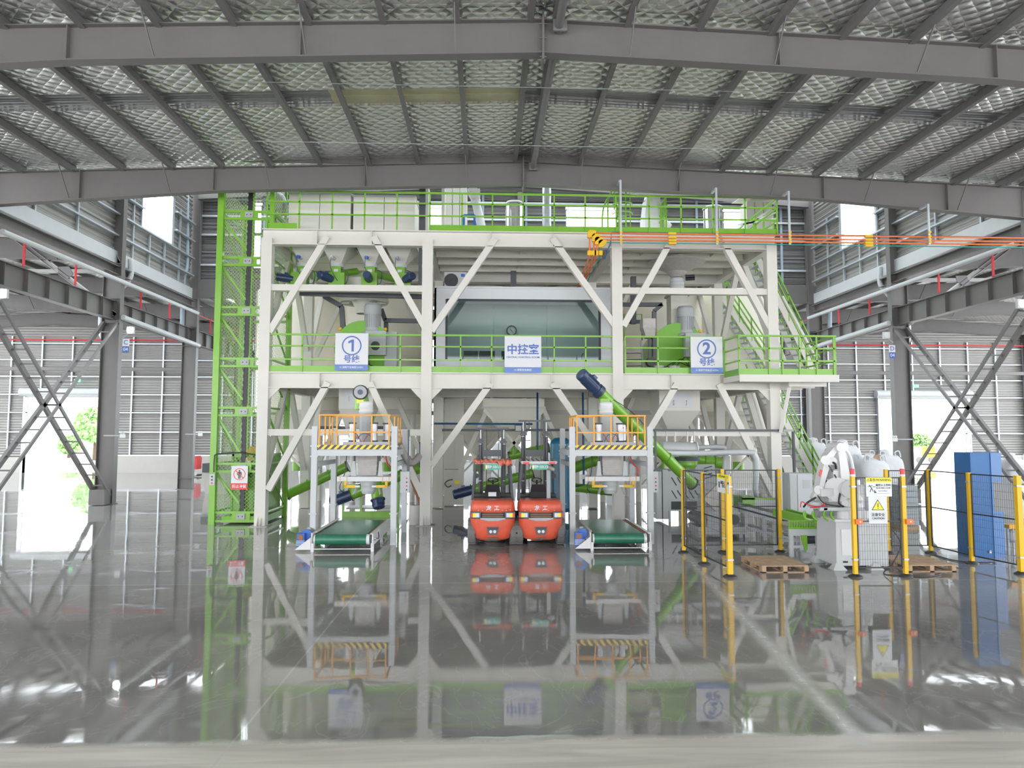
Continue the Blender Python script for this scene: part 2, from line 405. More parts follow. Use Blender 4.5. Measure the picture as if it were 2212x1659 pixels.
fl = O('floor', MB().box(-46, 48, -12, 52.4, -0.2, 0.0), 'floor', loc=(0, 0, 0), kind='structure'); tag(fl, 'polished grey concrete floor with pale joints', 'floor')
ST('ground', MB().box(-150, 150, 52.4, 160, -0.25, -0.03), 'yard', 'pale concrete yard outside the far doors', 'yard')

# ---- roof over the near hall
def roof_z(x): return 11.52 - 0.037 * abs(x - XR)
ceil = STT('ceiling', (XR, 14, 11.5), 'silver quilted foil ceiling over the near hall', 'ceiling')
for s in (-1, 1):
    xe = XR + s * 16.6
    for y0, y1 in ((-12, 17.15), (18.02, 21.9)):
        b = MB().add([(XR, y0, roof_z(XR)), (xe, y0, roof_z(xe)), (xe, y1, roof_z(xe)), (XR, y1, roof_z(XR)),
                      (XR, y0, roof_z(XR) + .1), (xe, y0, roof_z(xe) + .1), (xe, y1, roof_z(xe) + .1), (XR, y1, roof_z(XR) + .1)],
                     [(0, 1, 2, 3) if s > 0 else (3, 2, 1, 0), (4, 7, 6, 5), (0, 4, 5, 1), (2, 6, 7, 3), (1, 5, 6, 2), (0, 3, 7, 4)])
        O('foil_lining', b, 'foil', ceil)
    # bare ribbed strip between the foil sheets
    segs = [(0, 16.6, 'strip')] if s > 0 else [(0, 0.3, 'strip'), (0.3, 5.1, 'skyl'), (5.1, 16.6, 'strip')]
    for a, c, mm in segs:
        for i in range(4):
            ya = 17.15 + i * 0.2175; dz = 0.03 * (i % 2)
            xa, xc = XR + s * a, XR + s * c
            O('roof_sheet', MB().add([(xa, ya, roof_z(xa) + .04 + dz), (xc, ya, roof_z(xc) + .04 + dz), (xc, ya + .2175, roof_z(xc) + .04 + dz), (xa, ya + .2175, roof_z(xa) + .04 + dz),
                  (xa, ya, roof_z(xa) + .09 + dz), (xc, ya, roof_z(xc) + .09 + dz), (xc, ya + .2175, roof_z(xc) + .09 + dz), (xa, ya + .2175, roof_z(xa) + .09 + dz)],
                  [(0, 1, 2, 3), (7, 6, 5, 4), (0, 4, 5, 1), (3, 2, 6, 7), (1, 5, 6, 2), (0, 3, 7, 4)]), mm, ceil, 'yellowed translucent roof strip' if mm == 'skyl' else None)
    for k in range(11):
        x = XR + s * (0.28 + 1.5 * k); z = roof_z(x)
        b = MB().box(x - .035, x + .035, 5, 21.75, z - .22, z - .005)
        b.box(x - .035 if s > 0 else x - .035, x + .035, 5, 21.75, z - .23, z - .215)
        b.box(min(x, x - s * .09), max(x, x - s * .09), 5, 21.75, z - .235, z - .22)
        O('purlin', b, 'purlin', ceil)
b = MB()
for yy in (16.2, 19.6): b.cyl((-15, yy, 11.02), (17, yy, 11.02), .008, n=5)
O('sag_rod', b, 'galv', ceil)

# ---- rafters and columns of the portal frames
def rafter(y, label, low=True, group='main roof rafters'):
    t = T('roof_rafter', label, 'beam', (XR, y, 10.6), group)
    for s in (-1, 1):
        tops = [(0, 11.3), (9.5, 10.97), (16.0, 10.72)]; bots = [(0, 10.60), (9.5, 10.24), (16.0, 9.72)]
        pt = lambda a, dy: [(XR + s * x, y + dy, z) for x, z in a]
        w = MB()
        L = [(XR + s * x, z) for x, z in tops] + [(XR + s * x, z) for x, z in reversed(bots)]
        w.prism(L if s > 0 else L[::-1], y - .008, y + .008)
        for k in range(2):
            for arr in (tops, bots):
                p, q = arr[k], arr[k + 1]
                w.bar((XR + s * p[0], y, p[1]), (XR + s * q[0], y, q[1]), .26, .025, (0, 0, 1))
        O('web_and_flanges', w, 'steel', t)
        for x in (0.02, 4.9, 9.5, 13.5):
            zt = 11.3 - .035 * x; zb = 10.6 - (.038 * x if x < 9.5 else .36 + .08 * (x - 9.5))
            O('stiffener', MB().box(XR + s * x - .01, XR + s * x + .01, y - .12, y + .12, zb, zt), 'steel', t)
        for k in (1, 3, 5, 7, 9):
            x = 0.28 + 1.5 * k; zb = 10.62 - (.038 * x if x < 9.5 else .36 + .08 * (x - 9.5)); 
            for dy in (-1, 1):
                O('flange_brace', MB().bar((XR + s * x, y + dy * .12, zb + .02), (XR + s * x, y + dy * .75, roof_z(XR + s * x) - .2), .045, .02, (1, 0, 0)), 'purlin', t)
    w = MB()
    w.box(XR - .02, XR + .02, y - .2, y + .2, 10.42, 11.45)
    for z in (10.5, 10.62, 10.9, 11.2, 11.33): w.cyl((XR - .07, y - .12, z), (XR + .07, y - .12, z), .018, n=6)
    O('ridge_splice', w, 'steel', t)
    return t
rafter(FY[0], 'near grey steel roof rafter crossing the top of the view')
rafter(FY[1], 'second grey steel roof rafter just in front of the platform')
tp = T('ridge_pipe', 'grey round tie pipe running along the ridge between the two rafters', 'pipe', (XR + .3, 14, 11.1))
O('pipe', MB().cyl((XR + .34, 5, 11.12), (XR + .30, 21.4, 11.12), .085), 'purlin', tp)
O('end_plate', MB().box(XR + .17, XR + .43, 21.4, 21.45, 11.0, 11.24), 'purlin', tp); O('end_plate', MB().box(XR + .2, XR + .48, 13.78, 13.83, 11.0, 11.24), 'purlin', tp)

LADDERS = {}
def column(x_in, s, y, ztop, label):
    """s=-1: left row (web depth outwards)"""
    xo = x_in + s * .72; xc = (x_in + xo) / 2
    t = T('steel_column', label, 'column', (xc, y, 0), 'grey portal columns')
    w = MB(); w.ibeam((xc, y, 0.02), (xc, y, ztop), .72, .30, .022, .014, (1, 0, 0))
    O('column_shaft', w, 'steel', t)
    O('base_plate', MB().box(min(x_in, xo) - .05, max(x_in, xo) + .05, y - .2, y + .2, 0, .03), 'steel', t)
    for z in (.55, 7.3, 8.3, 9.75): 
        if z < ztop: O('stiffener', MB().box(min(x_in, xo) + .02, max(x_in, xo) - .02, y - .14, y + .14, z, z + .02), 'steel', t)
    return t
names = {21.6: 'beside the front edge of the platform', 29.25: 'with braces', 36.9: 'at the rear corner of the high bay'}
for s, xi, side in ((-1, XL0, 'left'), (1, XR0, 'right')):
    column(xi, s, 21.6, 11.0, 'grey steel column at the %s edge of the picture' % side)
    column(xi, s, 29.25, 16, 'large grey steel column carrying the %s sign' % ('C 04' if s < 0 else 'D 04'))
    column(xi, s, 36.9, 16, 'grey steel column behind the %s' % ('green hoist mast' if s < 0 else 'green railed balcony'))
    column(xi, s, 44.5, 11, 'dark steel column far back on the %s row' % side)
# knee haunch of frame 2 onto its columns, floor stub boxes
# ---- plate girders, pipes along the column rows
def siderow(s):
    f = (lambda x: x) if s < 0 else mx
    side = 'left' if s < 0 else 'right'
    xc = f(-15.25)
    g = T('plate_girder', 'grey plate girder with stiffeners along the %s column row' % side, 'beam', (xc, 36, 7.4), 'plate girders')
    O('girder', MB().ibeam((xc, 21.9, 7.83), (xc, 52, 7.83), .78, .3, .025, .014), 'steel', g)
    for i in range(26):
        y = 22.5 + i * 1.15
        O('stiffener', MB().box(xc - .14, xc + .14, y - .008, y + .008, 7.47, 8.19), 'steel', g)
    p = tag(O('overhead_pipe', MB().cyl((f(-14.85), 21.9, 9.0), (f(-14.85), 36.7, 9.0), .09), 'lgrey'), 'long pale round tie pipe high on the %s column row' % side, 'pipe', 'pale tie pipes')
    p = tag(O('overhead_pipe', MB().cyl((f(-14.83), 29.2, 7.55), (f(-14.83), 36.9, 7.35), .11), 'lgrey'), 'pale drain pipe low under the girder on the %s row' % side, 'pipe', 'pale low pipes')
    r = T('sprinkler_pipe', 'red pipe on red stub posts along the %s girder' % side, 'pipe', (xc, 30, 8.2), 'red sprinkler pipes')
    O('pipe', MB().cyl((f(-15.0), 21.9, 9.42 - .35), (f(-15.0), 44, 8.95), .035, n=8), 'pipe_red', r)
    for y in (23.2, 26.1, 31.0, 33.8, 38.8):
        O('post', MB().bar((f(-15.0), y, 8.22), (f(-15.0), y, 9.06), .06, .05), 'pipe_red', r)
    # clerestory wall above the aisle roof
    w = STT('wall_%s' % side, (f(-15.35), 29, 10.3), 'ribbed clerestory wall with a window on the %s' % side, 'wall')
    y0, y1, zt, zb = 21.9, 36.75, 15.6, 10.25
    a, c = (P(305, 440, X=-15.3), P(375, 480, X=-15.3)) if s < 0 else (P(1893, 450, X=f(-15.3)), P(1814, 480, X=f(-15.3)))
    wy0, wy1, wz0 = a.y, c.y, 11.9
    X0, X1 = sorted((f(-15.3), f(-15.42)))
    for i in range(24):                       # horizontal siding sheets, split round the window
        z = zb + i * .223; z2 = z + .223
        spans = [(y0, y1)] if z2 <= wz0 + .05 or z > 14.3 else [(y0, wy0), (wy1, y1)]
        for q0, q1 in spans:
            b = MB(); xi = f(-15.30); xo = f(-15.34)
            b.prism([(xi, z), (xo, z + .03), (xo, z + .12), (xi, z + .15), (xi, z2), (f(-15.42), z2), (f(-15.42), z)][:: (1 if s > 0 else -1)], q0, q1)
            O('siding_sheet', b, 'siding', w)
    for z in (10.95, 11.85, 12.75, 13.65):
        spans = [(y0, y1)] if z < 11.9 or z > 14.3 else [(y0, wy0), (wy1, y1)]
        for q0, q1 in spans: O('girt', MB().box(*sorted((f(-15.3), f(-15.1))), q0, q1, z - .035, z + .035), 'galv', w)
    for y in (24, 26.5, 30.6, 32.1, 33.6, 35.2):
        zt2 = 11.9 if wy0 < y < wy1 else 14
        O('wall_post', MB().box(*sorted((f(-15.29), f(-15.21))), y - .04, y + .04, zb, zt2), 'galv', w)
    wn = STT('window_%d' % (1 if s < 0 else 2), (f(-15.3), (wy0 + wy1) / 2, wz0), 'bright clerestory window with a hooked stay on the %s' % side, 'window')
    O('window_frame', MB().box(*sorted((f(-15.25), f(-15.40))), wy0, wy0 + .08, wz0, 14.3).box(*sorted((f(-15.25), f(-15.40))), wy1 - .22, wy1, wz0, 14.3).box(*sorted((f(-15.25), f(-15.4))), wy0, wy1, wz0 - .06, wz0), 'galv', wn)
    O('pane', MB().box(*sorted((f(-15.33), f(-15.34))), wy0 + .08, wy1 - .22, wz0, 14.3), 'clear', wn)
    # light fascia gutter under the clerestory
    t = T('valley_gutter', 'pale sheet metal gutter beam under the %s clerestory wall' % side, 'gutter', (f(-15.2), 29, 9.7), 'valley gutters')
    O('gutter_face', MB().box(*sorted((f(-15.16), f(-15.3))), 21.9, 36.7, 9.78, 10.3), 'lgrey', t)
    O('bottom_flange', MB().box(*sorted((f(-15.0), f(-15.4))), 21.9, 36.7, 9.62, 9.66), 'steel', t)
    O('beam_web', MB().box(*sorted((f(-15.2), f(-15.23))), 21.9, 36.7, 9.3, 9.62).box(*sorted((f(-15.0), f(-15.4))), 21.9, 36.7, 9.28, 9.31), 'steel', t)
    # downpipe
    dp = curve3([P(404, 415, 36.2), P(404, 560, 36.2), P(400, 590, 36.1), P(396, 615, 36.1), P(393, 725, 36.1)]) if s < 0 else curve3([P(1782, 420, 36.2), P(1783, 580, 36.2), P(1787, 605, 36.1), P(1792, 630, 36.1), P(1792, 735, 36.1)])
    tag(O('downpipe', MB().tube(dp, .11), 'drain'), 'blue-grey downpipe with an offset bend beside the rear %s column' % side, 'pipe', 'downpipes')
    dp = [(f(-15.1), 30.2, 10.2), (f(-15.1), 30.2, 9.4), (f(-15.6), 29.9, 8.6), (f(-15.9), 29.7, 8.4), (f(-15.9), 29.7, 6.9), (f(-15.4), 29.6, 6.7)]
    tag(O('downpipe', MB().tube(curve3(dp), .11), 'lgrey'), 'pale elbow downpipe behind the %s sign column' % ('C 04' if s < 0 else 'D 04'), 'pipe', 'elbow downpipes')
    # frontal bracing in the aisle at frame 3
    S = (lambda px: px) if s < 0 else (lambda px: None)
    br = T('aisle_bracing', 'grey strut and diagonals with a gusset beside the %s sign column' % ('C 04' if s < 0 else 'D 04'), 'brace', (f(-18), 29.25, 8), 'aisle braces')
    Y = 29.25; q = (lambda a, c: P(a, c, Y)) if s < 0 else (lambda a, c: P(2 * 1107 - a, c + 19, Y))
    O('strut', MB().bar(q(252, 586), q(-60, 586), .16, .14), 'strut', br)
    O('diagonal', MB().ibeam(q(250, 680), q(-30, 465), .18, .2), 'strut', br)
    O('diagonal', MB().ibeam(q(258, 568), q(180, 425), .18, .2), 'strut', br)
    c = q(140, 588)
    O('gusset', MB().prism([(c.x - .25, c.z + .2), (c.x + .2, c.z + .22), (c.x + .4, c.z - .1), (c.x + .2, c.z - .28), (c.x - .2, c.z - .05)], Y - .1, Y - .06), 'purlin', br)
    # laced X brace between frames 2 and 3
    xb = T('laced_brace', 'grey laced cross brace standing between the two front columns on the %s' % side, 'brace', (f(-15.2), 25.4, 0), 'laced cross braces')
    def laced(p, q, lab):
        p, q = V(p), V(q); 
        for dx, mm in ((.27, 'steel'), (-.27, 'steel')):
            O('chord', MB().bar(p + V((dx, 0, 0)), q + V((dx, 0, 0)), .12 if dx * s > 0 else .07, .16 if dx * s > 0 else .11), 'purlin' if dx * s < 0 else 'steel', xb)
        L = (q - p).length; n = int(L / .62)
        for i in range(1, n):
            c = p.lerp(q, i / n); O('lace_bar', MB().bar(c + V((-.27, 0, 0)), c + V((.27, 0, 0)), .06, .05), 'steel', xb)
    laced((f(-15.25), 29.1, 7.3), (f(-15.25), 21.75, .35), 'a')
    laced((f(-15.25), 29.1, .35), (f(-15.25), 21.75, 7.3), 'b')
    O('foot_gusset', MB().box(*sorted((f(-14.95), f(-15.55))), 28.6, 29.1, .02, .62), 'steel', xb)
    # aisle roof
    ar = STT('ceiling', (f(-30), 35, 10.9), 'foil lined ceiling of the %s aisle' % side, 'ceiling')
    za = lambda d: 10.75 + .06 * d
    def slab(ya, yb, nm, m_, th):
        for (e0, z0_), (e1, z1_) in (((.1, za(.1)), (16, za(16))), ((16, za(16)), (31, za(1)))):
            O(nm, MB().loft([[(f(-15.4 - e0), ya, z0_ + dz), (f(-15.4 - e1), ya, z1_ + dz), (f(-15.4 - e1), yb, z1_ + dz), (f(-15.4 - e0), yb, z0_ + dz)] for dz in (0, th)], False), m_, ar)
    cuts = [-12, 1, 4, 9, 12, 16.5, 20.5, 24, 27, 31, 34, 39, 42, 46, 48.5, 52.4]  # every second span is an added skylight to brighten floor and foil
    for i_ in range(len(cuts) - 1): slab(cuts[i_], cuts[i_ + 1], 'added_skylight' if i_ % 2 else 'foil_lining', 'clear' if i_ % 2 else 'foil', .02 if i_ % 2 else .1)
    for k in range(10):
        d = .5 + 1.6 * k; x = f(-15.4 - d)
        O('purlin', MB().box(x - .04, x + .04, 16, 52.3, za(d) - .22, za(d)), 'steel', ar)
    for y in FY[2:]:
        t = T('aisle_rafter', 'dark roof rafter in the %s aisle, %s' % (side, {29.25: 'nearest one', 36.9: 'second from the front', 44.5: 'third from the front', 52.1: 'against the far gable wall'}[y]), 'beam', (f(-23), y, 9.9), 'aisle rafters')
        a, c = f(-15.6), f(-31.4)
        zt, zb = 10.55, 9.78
        poly = [(a, zb), (c, zb + .85), (c, zt + .95), (a, zt)]
        O('web', MB().prism(poly if s > 0 else poly[::-1], y - .01, y + .01), 'steel', t)
        O('bottom_flange', MB().bar((a, y, zb), (c, y, zb + .85), .25, .025), 'steel', t)
        O('top_flange', MB().bar((a, y, zt), (c, y, zt + .95), .25, .025), 'steel', t)
        if y > 40:
            e = f(-46); poly = [(c, zb + .85), (e, zb), (e, zt), (c, zt + .95)]
            O('web', MB().prism(poly if s > 0 else poly[::-1], y - .01, y + .01), 'steel', t)
            O('bottom_flange', MB().bar((c, y, zb + .85), (e, y, zb), .25, .025), 'steel', t)
        for k in range(4):
            x = a + (c - a) * (.12 + .22 * k)
            O('flange_brace', MB().bar((x, y - .1, zb + .1 + .2 * k), (x, y - .7, zt + .2 * k), .05, .02, (1, 0, 0)), 'purlin', t)
    # far gable wall of the aisle with a door opening
    gw = STT('wall_back_%s' % side, (f(-25), 52.2, 0), 'ribbed far gable wall of the %s aisle with pale girts' % side, 'wall')
    if s < 0: dx0, dx1, dzt = P(60, 860, 52.2).x, P(228, 860, 52.2).x, P(60, 855, 52.2).z
    else: dx0, dx1, dzt = P(1895, 860, 52.2).x, P(2083, 860, 52.2).x, P(2083, 860, 52.2).z
    x_in, x_out = f(-15.9), f(-46)
    spans = lambda z: [(x_in, x_out)] if z >= dzt - .02 else ([(x_in, dx1), (dx0, x_out)] if s < 0 else [(x_in, dx0), (dx1, x_out)])
    for i in range(11):
        z = 1.25 + i * (9.6 / 10); z2 = z + .96
        for q0, q1 in ([(x_in, x_out)] if z2 >= dzt + .05 else spans(z)):
            q0, q1 = sorted((q0, q1))
            if z < dzt < z2:
                O('siding_sheet', MB().box(q0, q1, 52.2, 52.24, dzt, z2), 'siding', gw)
                for e0, e1 in spans(0): O('siding_sheet', MB().box(*sorted((e0, e1)), 52.2, 52.24, z, dzt), 'siding', gw)
            else: O('siding_sheet', MB().box(q0, q1, 52.2, 52.24, z, z2), 'siding', gw)
    for z in (1.25, 2.9, 4.3, 5.6, 6.9, 8.1, 9.3):
        for q0, q1 in spans(z):
            q0, q1 = sorted((q0, q1)); O('girt', MB().box(q0, q1, 52.0, 52.19, z - .035, z + .035), 'galv', gw)
    for q0, q1 in spans(0): O('plinth', MB().box(*sorted((q0, q1)), 51.95, 52.25, 0, 1.2), 'plaster', gw)
    n = 14
    for k in range(n):
        x = x_in + (x_out - x_in) * (k + .5) / n
        inside = min(dx0, dx1) < x < max(dx0, dx1)
        O('wall_post', MB().box(x - .05, x + .05, 52.05, 52.19, dzt if inside else 1.25, 9.8), 'galv', gw)
    for k in ((-21.6, 'a'), (-38.5, 'b')):
        O('wall_column', MB().ibeam((f(k[0]), 51.9, 0), (f(k[0]), 51.9, 10.4), .45, .25, up=(0, 1, 0)), 'steel', gw)
    O('fire_pipe', MB().cyl((x_in, 51.8, P(300, 735, 51.8).z), (x_out, 51.8, P(300, 735, 51.8).z), .05, n=8), 'pipe_red', gw, 'thin red pipe')
    O('rail_beam', MB().box(*sorted((x_in, x_out)), 51.7, 51.8, 7.3, 7.55), 'steel', gw)
    dr = STT('door_%d' % (1 if s < 0 else 2), ((dx0 + dx1) / 2, 52.1, 0), 'open roller door showing bright daylight in the %s far wall' % side, 'door')
    O('roller_drum', MB().cyl((dx0 - .3, 51.85, dzt + .25), (dx1 + .3, 51.85, dzt + .25), .3), 'lgrey', dr)
    O('door_frame', MB().box(dx0 - .12, dx0, 51.9, 52.31, 0, dzt).box(dx1, dx1 + .12, 51.9, 52.31, 0, dzt), 'galv', dr)
    O('shutter_edge', MB().box(dx0, dx1, 51.96, 52.01, dzt - .12, dzt + .05), 'lgrey', dr)
siderow(-1); siderow(1)

# ---- the high bay rear wall, over the plant
wb = STT('wall_back', (XR, 37, 10.9), 'grey ribbed rear wall of the high bay with long windows', 'wall')
Y = 37.15
wins = [(P(1222, 490, Y).x, P(1332, 490, Y).x), (P(905, 480, Y).x, P(957, 480, Y).x), (P(1562, 480, Y).x, P(1602, 480, Y).x), (P(540, 480, Y).x, P(566, 480, Y).x)]
wz1 = P(1275, 454, Y).z; wz0 = wz1 - 3.2
def cut(x0, x1, holes):
    out = []; c = x0
    for a, b in sorted(holes):
        if a > c: out.append((c, a))
        c = max(c, b)
    if c < x1: out.append((c, x1)); 
    return out
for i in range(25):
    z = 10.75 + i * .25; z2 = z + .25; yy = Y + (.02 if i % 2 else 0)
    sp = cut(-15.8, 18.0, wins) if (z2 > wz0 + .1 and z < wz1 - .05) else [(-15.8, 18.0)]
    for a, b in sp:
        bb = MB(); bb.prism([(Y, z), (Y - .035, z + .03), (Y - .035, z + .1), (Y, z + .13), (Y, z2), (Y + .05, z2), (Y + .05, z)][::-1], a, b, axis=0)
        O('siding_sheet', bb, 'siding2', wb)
for z in (11.6, 13.2, 14.2, 15.1):
    for a, b in (cut(-14.9, 17.16, wins) if wz0 < z < wz1 else [(-14.9, 17.16)]):
        O('girt', MB().box(a, b, Y - .2, Y - .04, z - .05, z + .05), 'galv', wb)
for k in range(14):
    x = -14 + 2.3 * k
    if any(a - .1 < x < b + .1 for a, b in wins): continue
    O('wall_post', MB().box(x - .06, x + .06, Y - .12, Y - .03, 10.8, 15.6), 'drain', wb)
for x in (P(1124, 400, 36.8).x, P(1428, 400, 36.8).x):
    O('wall_column', MB().ibeam((x, 36.8, 10), (x, 36.8, 15.6), .35, .3, up=(0, 1, 0)), 'steel', wb)
for i, (a, b) in enumerate(wins):
    wn = STT('window_%d' % (3 + i), ((a + b) / 2, Y, wz0), 'bright window in the rear wall above the platform, ' + ['wide centre one', 'narrow one left of centre', 'narrow one behind the right drum', 'slim one behind the hoist mesh'][i], 'window')
    O('window_frame', MB().box(a, b, Y - .06, Y, wz1 - .05, wz1).box(a, b, Y - .06, Y, wz0, wz0 + .05).box(a, a + .05, Y - .06, Y, wz0, wz1).box(b - .05, b, Y - .06, Y, wz0, wz1).box(a, b, Y - .04, Y, (wz0 + wz1) / 2 - .02, (wz0 + wz1) / 2 + .02), 'galv', wn)
    O('pane', MB().box(a + .05, b - .05, Y - .02, Y - .01, wz0 + .05, wz1 - .05), 'clear', wn)
t = T('far_hall_rafter', 'grey beam crossing behind the plant under the rear wall', 'beam', (XR, 36.9, 9.8))
O('web', MB().prism([(-14.9, 9.85), (17.16, 9.85), (17.16, 10.75), (XR, 11.2), (-14.9, 10.75)], 36.85, 36.87), 'steel', t)
O('bottom_flange', MB().box(-14.9, 17.16, 36.73, 36.99, 9.82, 9.85), 'steel', t)
t = T('high_bay_rafter', 'grey roof beam high over the rear wall of the high bay', 'beam', (XR, 36.7, 14.9))
for s in (-1, 1):
    O('web', MB().prism([(XR, 15.9), (XR + s * 16.1, 14.95), (XR + s * 16.1, 15.5), (XR, 16.5)][::s], 36.60, 36.62), 'steel', t)
    O('bottom_flange', MB().bar((XR, 36.61, 15.9), (XR + s * 16.1, 36.61, 14.95), .25, .03), 'steel', t)
# high bay roof with unseen clear bands, added and widened to light the plant
hb = STT('ceiling', (XR, 29, 16.5), 'foil ceiling of the high bay over the plant', 'ceiling')
for y0, y1 in ((21.7, 24.6), (27.2, 29.8), (32.4, 35.0), (36.6, 37.3)):
    for s in (-1, 1):
        z = lambda x: 16.7 - .05 * abs(x - XR)
        xe = XR + s * 16.6
        O('foil_lining', MB().loft([[(XR, y0, z(XR) + d), (xe, y0, z(xe) + d), (xe, y1, z(xe) + d), (XR, y1, z(XR) + d)] for d in (0, .1)], False), 'foil', hb)
for y0, y1 in ((24.6, 27.2), (29.8, 32.4), (35.0, 36.6)):
    O('added_skylight', MB().box(XR - 16.6, XR + 16.6, y0, y1, 16.5, 16.52), 'clear', hb)
O('purlin', MB().box(-15, 17, 21.6, 21.66, 11.2, 12.0), 'steel', hb)
ST('wall_front', MB().box(-15, 17.2, 21.78, 21.84, 11.5, 16.6), 'siding', 'high wall above the second rafter, out of view', 'wall')

# ---- low roof behind the plant and the glazed far gable
lr = STT('ceiling', (XR, 45, 11), 'foil ceiling of the low rear bays', 'ceiling')
for s in (-1, 1):
    xe = XR + s * 16.6
    O('foil_lining', MB().loft([[(XR, 37.3, 11.5 + d), (xe, 37.3, 10.9 + d), (xe, 52.4, 10.9 + d), (XR, 52.4, 11.5 + d)] for d in (0, .1)], False), 'foil', lr)
for k in range(11):
    for s in (-1, 1):
        x = XR + s * (.3 + 1.5 * k); O('purlin', MB().box(x - .04, x + .04, 37.3, 52.3, 10.6, 10.85), 'steel', lr)
for y in (44.5, 51.9):
    t = T('far_hall_rafter', 'dark roof rafter behind the plant, %s' % ('mid-way to the far gable' if y < 50 else 'against the far gable'), 'beam', (XR, y, 9.8))
    for s in (-1, 1):
        O('web', MB().prism([(XR, 10.0), (XR + s * 16, 9.1), (XR + s * 16, 10.3), (XR, 10.8)][::s], y, y + .02), 'steel', t)
        O('bottom_flange', MB().bar((XR, y, 10.0), (XR + s * 16, y, 9.1), .25, .03), 'steel', t)
gz = STT('wall_rear', (XR, 52.2, 0), 'bright translucent far gable wall seen on both sides of the plant', 'wall')
O('plinth', MB().box(-15.9, 18.1, 52.1, 52.3, 0, 1.2), 'plaster', gz)
for i in range(8):
    z = 1.2 + i * 1.15
    O('girt', MB().box(-15.9, 18.1, 52.0, 52.1, z - .03, z + .03), 'drain', gz)
    O('pane', MB().box(-15.9, 18.1, 52.16, 52.17, z + .03, z + 1.12), 'clear', gz)
for k in range(23):
    x = -15.5 + 1.5 * k; O('mullion', MB().box(x - .025, x + .025, 52.03, 52.13, 1.2, 10), 'drain', gz)

bw = STT('wall_light_cut', (XR, -12, 0), 'added unseen wall above the end left open for light behind the camera', 'wall')  # unseen wall put in to cut the light from the open end
for i in range(3): O('siding_sheet', MB().box(-46, 48, -12.1, -12.0, 9.2 + i, 10.2 + i), 'siding', bw)
# ================================================================ STEEL PLATFORM
YF = 22.15
Z1, Z2 = 4.75, 9.28            # deck levels
CX = [P(566, 900, YF).x, P(920, 900, YF).x, P(1336, 900, YF).x, P(1676, 900, YF).x]
RY = [YF + .17, 27.6, 33.0]
tower = T('steel_platform', 'tall cream steel platform of two decks with V braces, holding the machines', 'platform', (CX[1], 27, 0))
for j, y in enumerate(RY):
    for i, x in enumerate(CX):
        b = MB(); b.bar((x, y, .02), (x, y, 8.98 if j == 0 else 8.8), .33, .33, (0, 1, 0))
        O('column', b, 'cream', tower)
        if j == 0:
            g = MB()
            for k in (-1, 1): g.add([(x + k * .05 - .006, y - .165, .02), (x + k * .05 + .006, y - .165, .02), (x + k * .05 + .006, y - .3, .02), (x + k * .05 - .006, y - .3, .02), (x + k * .05 - .006, y - .165, .3), (x + k * .05 + .006, y - .165, .3)],
                                  [(0, 1, 5, 4), (3, 4, 5, 2), (0, 4, 3), (1, 2, 5), (0, 3, 2, 1)])
            O('base_gusset', g, 'cream', tower)
            O('base_plate', MB().box(x - .28, x + .28, y - .33, y + .28, 0, .02), 'plaster', tower)
for z, h in ((Z2, .5), (Z1, .5)):
    for j, y in enumerate(RY):
        for i in range(3):
            a, c = CX[i] + (.165 if z == Z1 else (-.165 if i == 0 else 0)), CX[i + 1] - (.165 if z == Z1 else (-.165 if i == 2 else 0))
            O('main_beam', MB().ibeam((a, y, z - h / 2), (c, y, z - h / 2), h, .3, .03, .02), 'cream', tower)
            if j == 0:
                for k in (.33, .66): O('web_stiffener', MB().box(a + (c - a) * k - .008, a + (c - a) * k + .008, y - .145, y + .1, z - h + .03, z - .03), 'cream', tower)
    for i in range(4):
        for j in range(2):
            O('cross_beam', MB().ibeam((CX[i], RY[j], z - .27), (CX[i], RY[j + 1], z - .27), .42, .25, .025, .02), 'cream', tower)
    # secondary joists and deck plate
    for i in range(3):
        for k in range(10):
            y = RY[0] + 1.07 * (k + 1)
            if abs(y - RY[1]) < .3: continue
            if z == Z2 and i == 0 and 22.8 < y < 26.2: continue
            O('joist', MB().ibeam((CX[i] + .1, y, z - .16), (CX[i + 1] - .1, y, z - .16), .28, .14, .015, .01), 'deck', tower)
        if i > 0 or z == Z1:
            for k in range(1, 4):
                x = CX[i] + (CX[i + 1] - CX[i]) * k / 4
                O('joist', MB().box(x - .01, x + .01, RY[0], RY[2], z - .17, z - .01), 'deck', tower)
        y0 = RY[0] if not (z == Z2 and i == 0) else 26.4
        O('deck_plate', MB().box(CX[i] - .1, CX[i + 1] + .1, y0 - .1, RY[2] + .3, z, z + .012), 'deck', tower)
for i in (0, 2):
    for y in RY[:2]:
        O('tie_beam', MB().bar((CX[i] + .165, y, P(700, 623, y).z), (CX[i + 1] - .165, y, P(700, 623, y).z), .22, .2), 'cream', tower)
        if y < 23: O('tie_beam', MB().bar((CX[i] + .165, y, P(700, 934, y).z), (CX[i + 1] - .165, y, P(700, 934, y).z), .22, .2), 'cream', tower)
def brace(a, c, y=YF + .12, w=.2): O('brace', MB().bar(P(*a, y), P(*c, y), .2, w, (0, 1, 0)), 'cream', tower)
for a, c in (((707, 512), (583, 718)), ((807, 512), (920, 712)), ((1070, 516), (932, 716)), ((1193, 516), (1336, 716)), ((1446, 526), (1346, 705)), ((1563, 526), (1668, 720)),
             ((709, 826), (580, 1058)), ((799, 826), (918, 1082)), ((1060, 828), (932, 1006)), ((1193, 828), (1330, 1030)), ((1461, 830), (1344, 1026)), ((1552, 830), (1678, 1085))):
    brace(a, c)
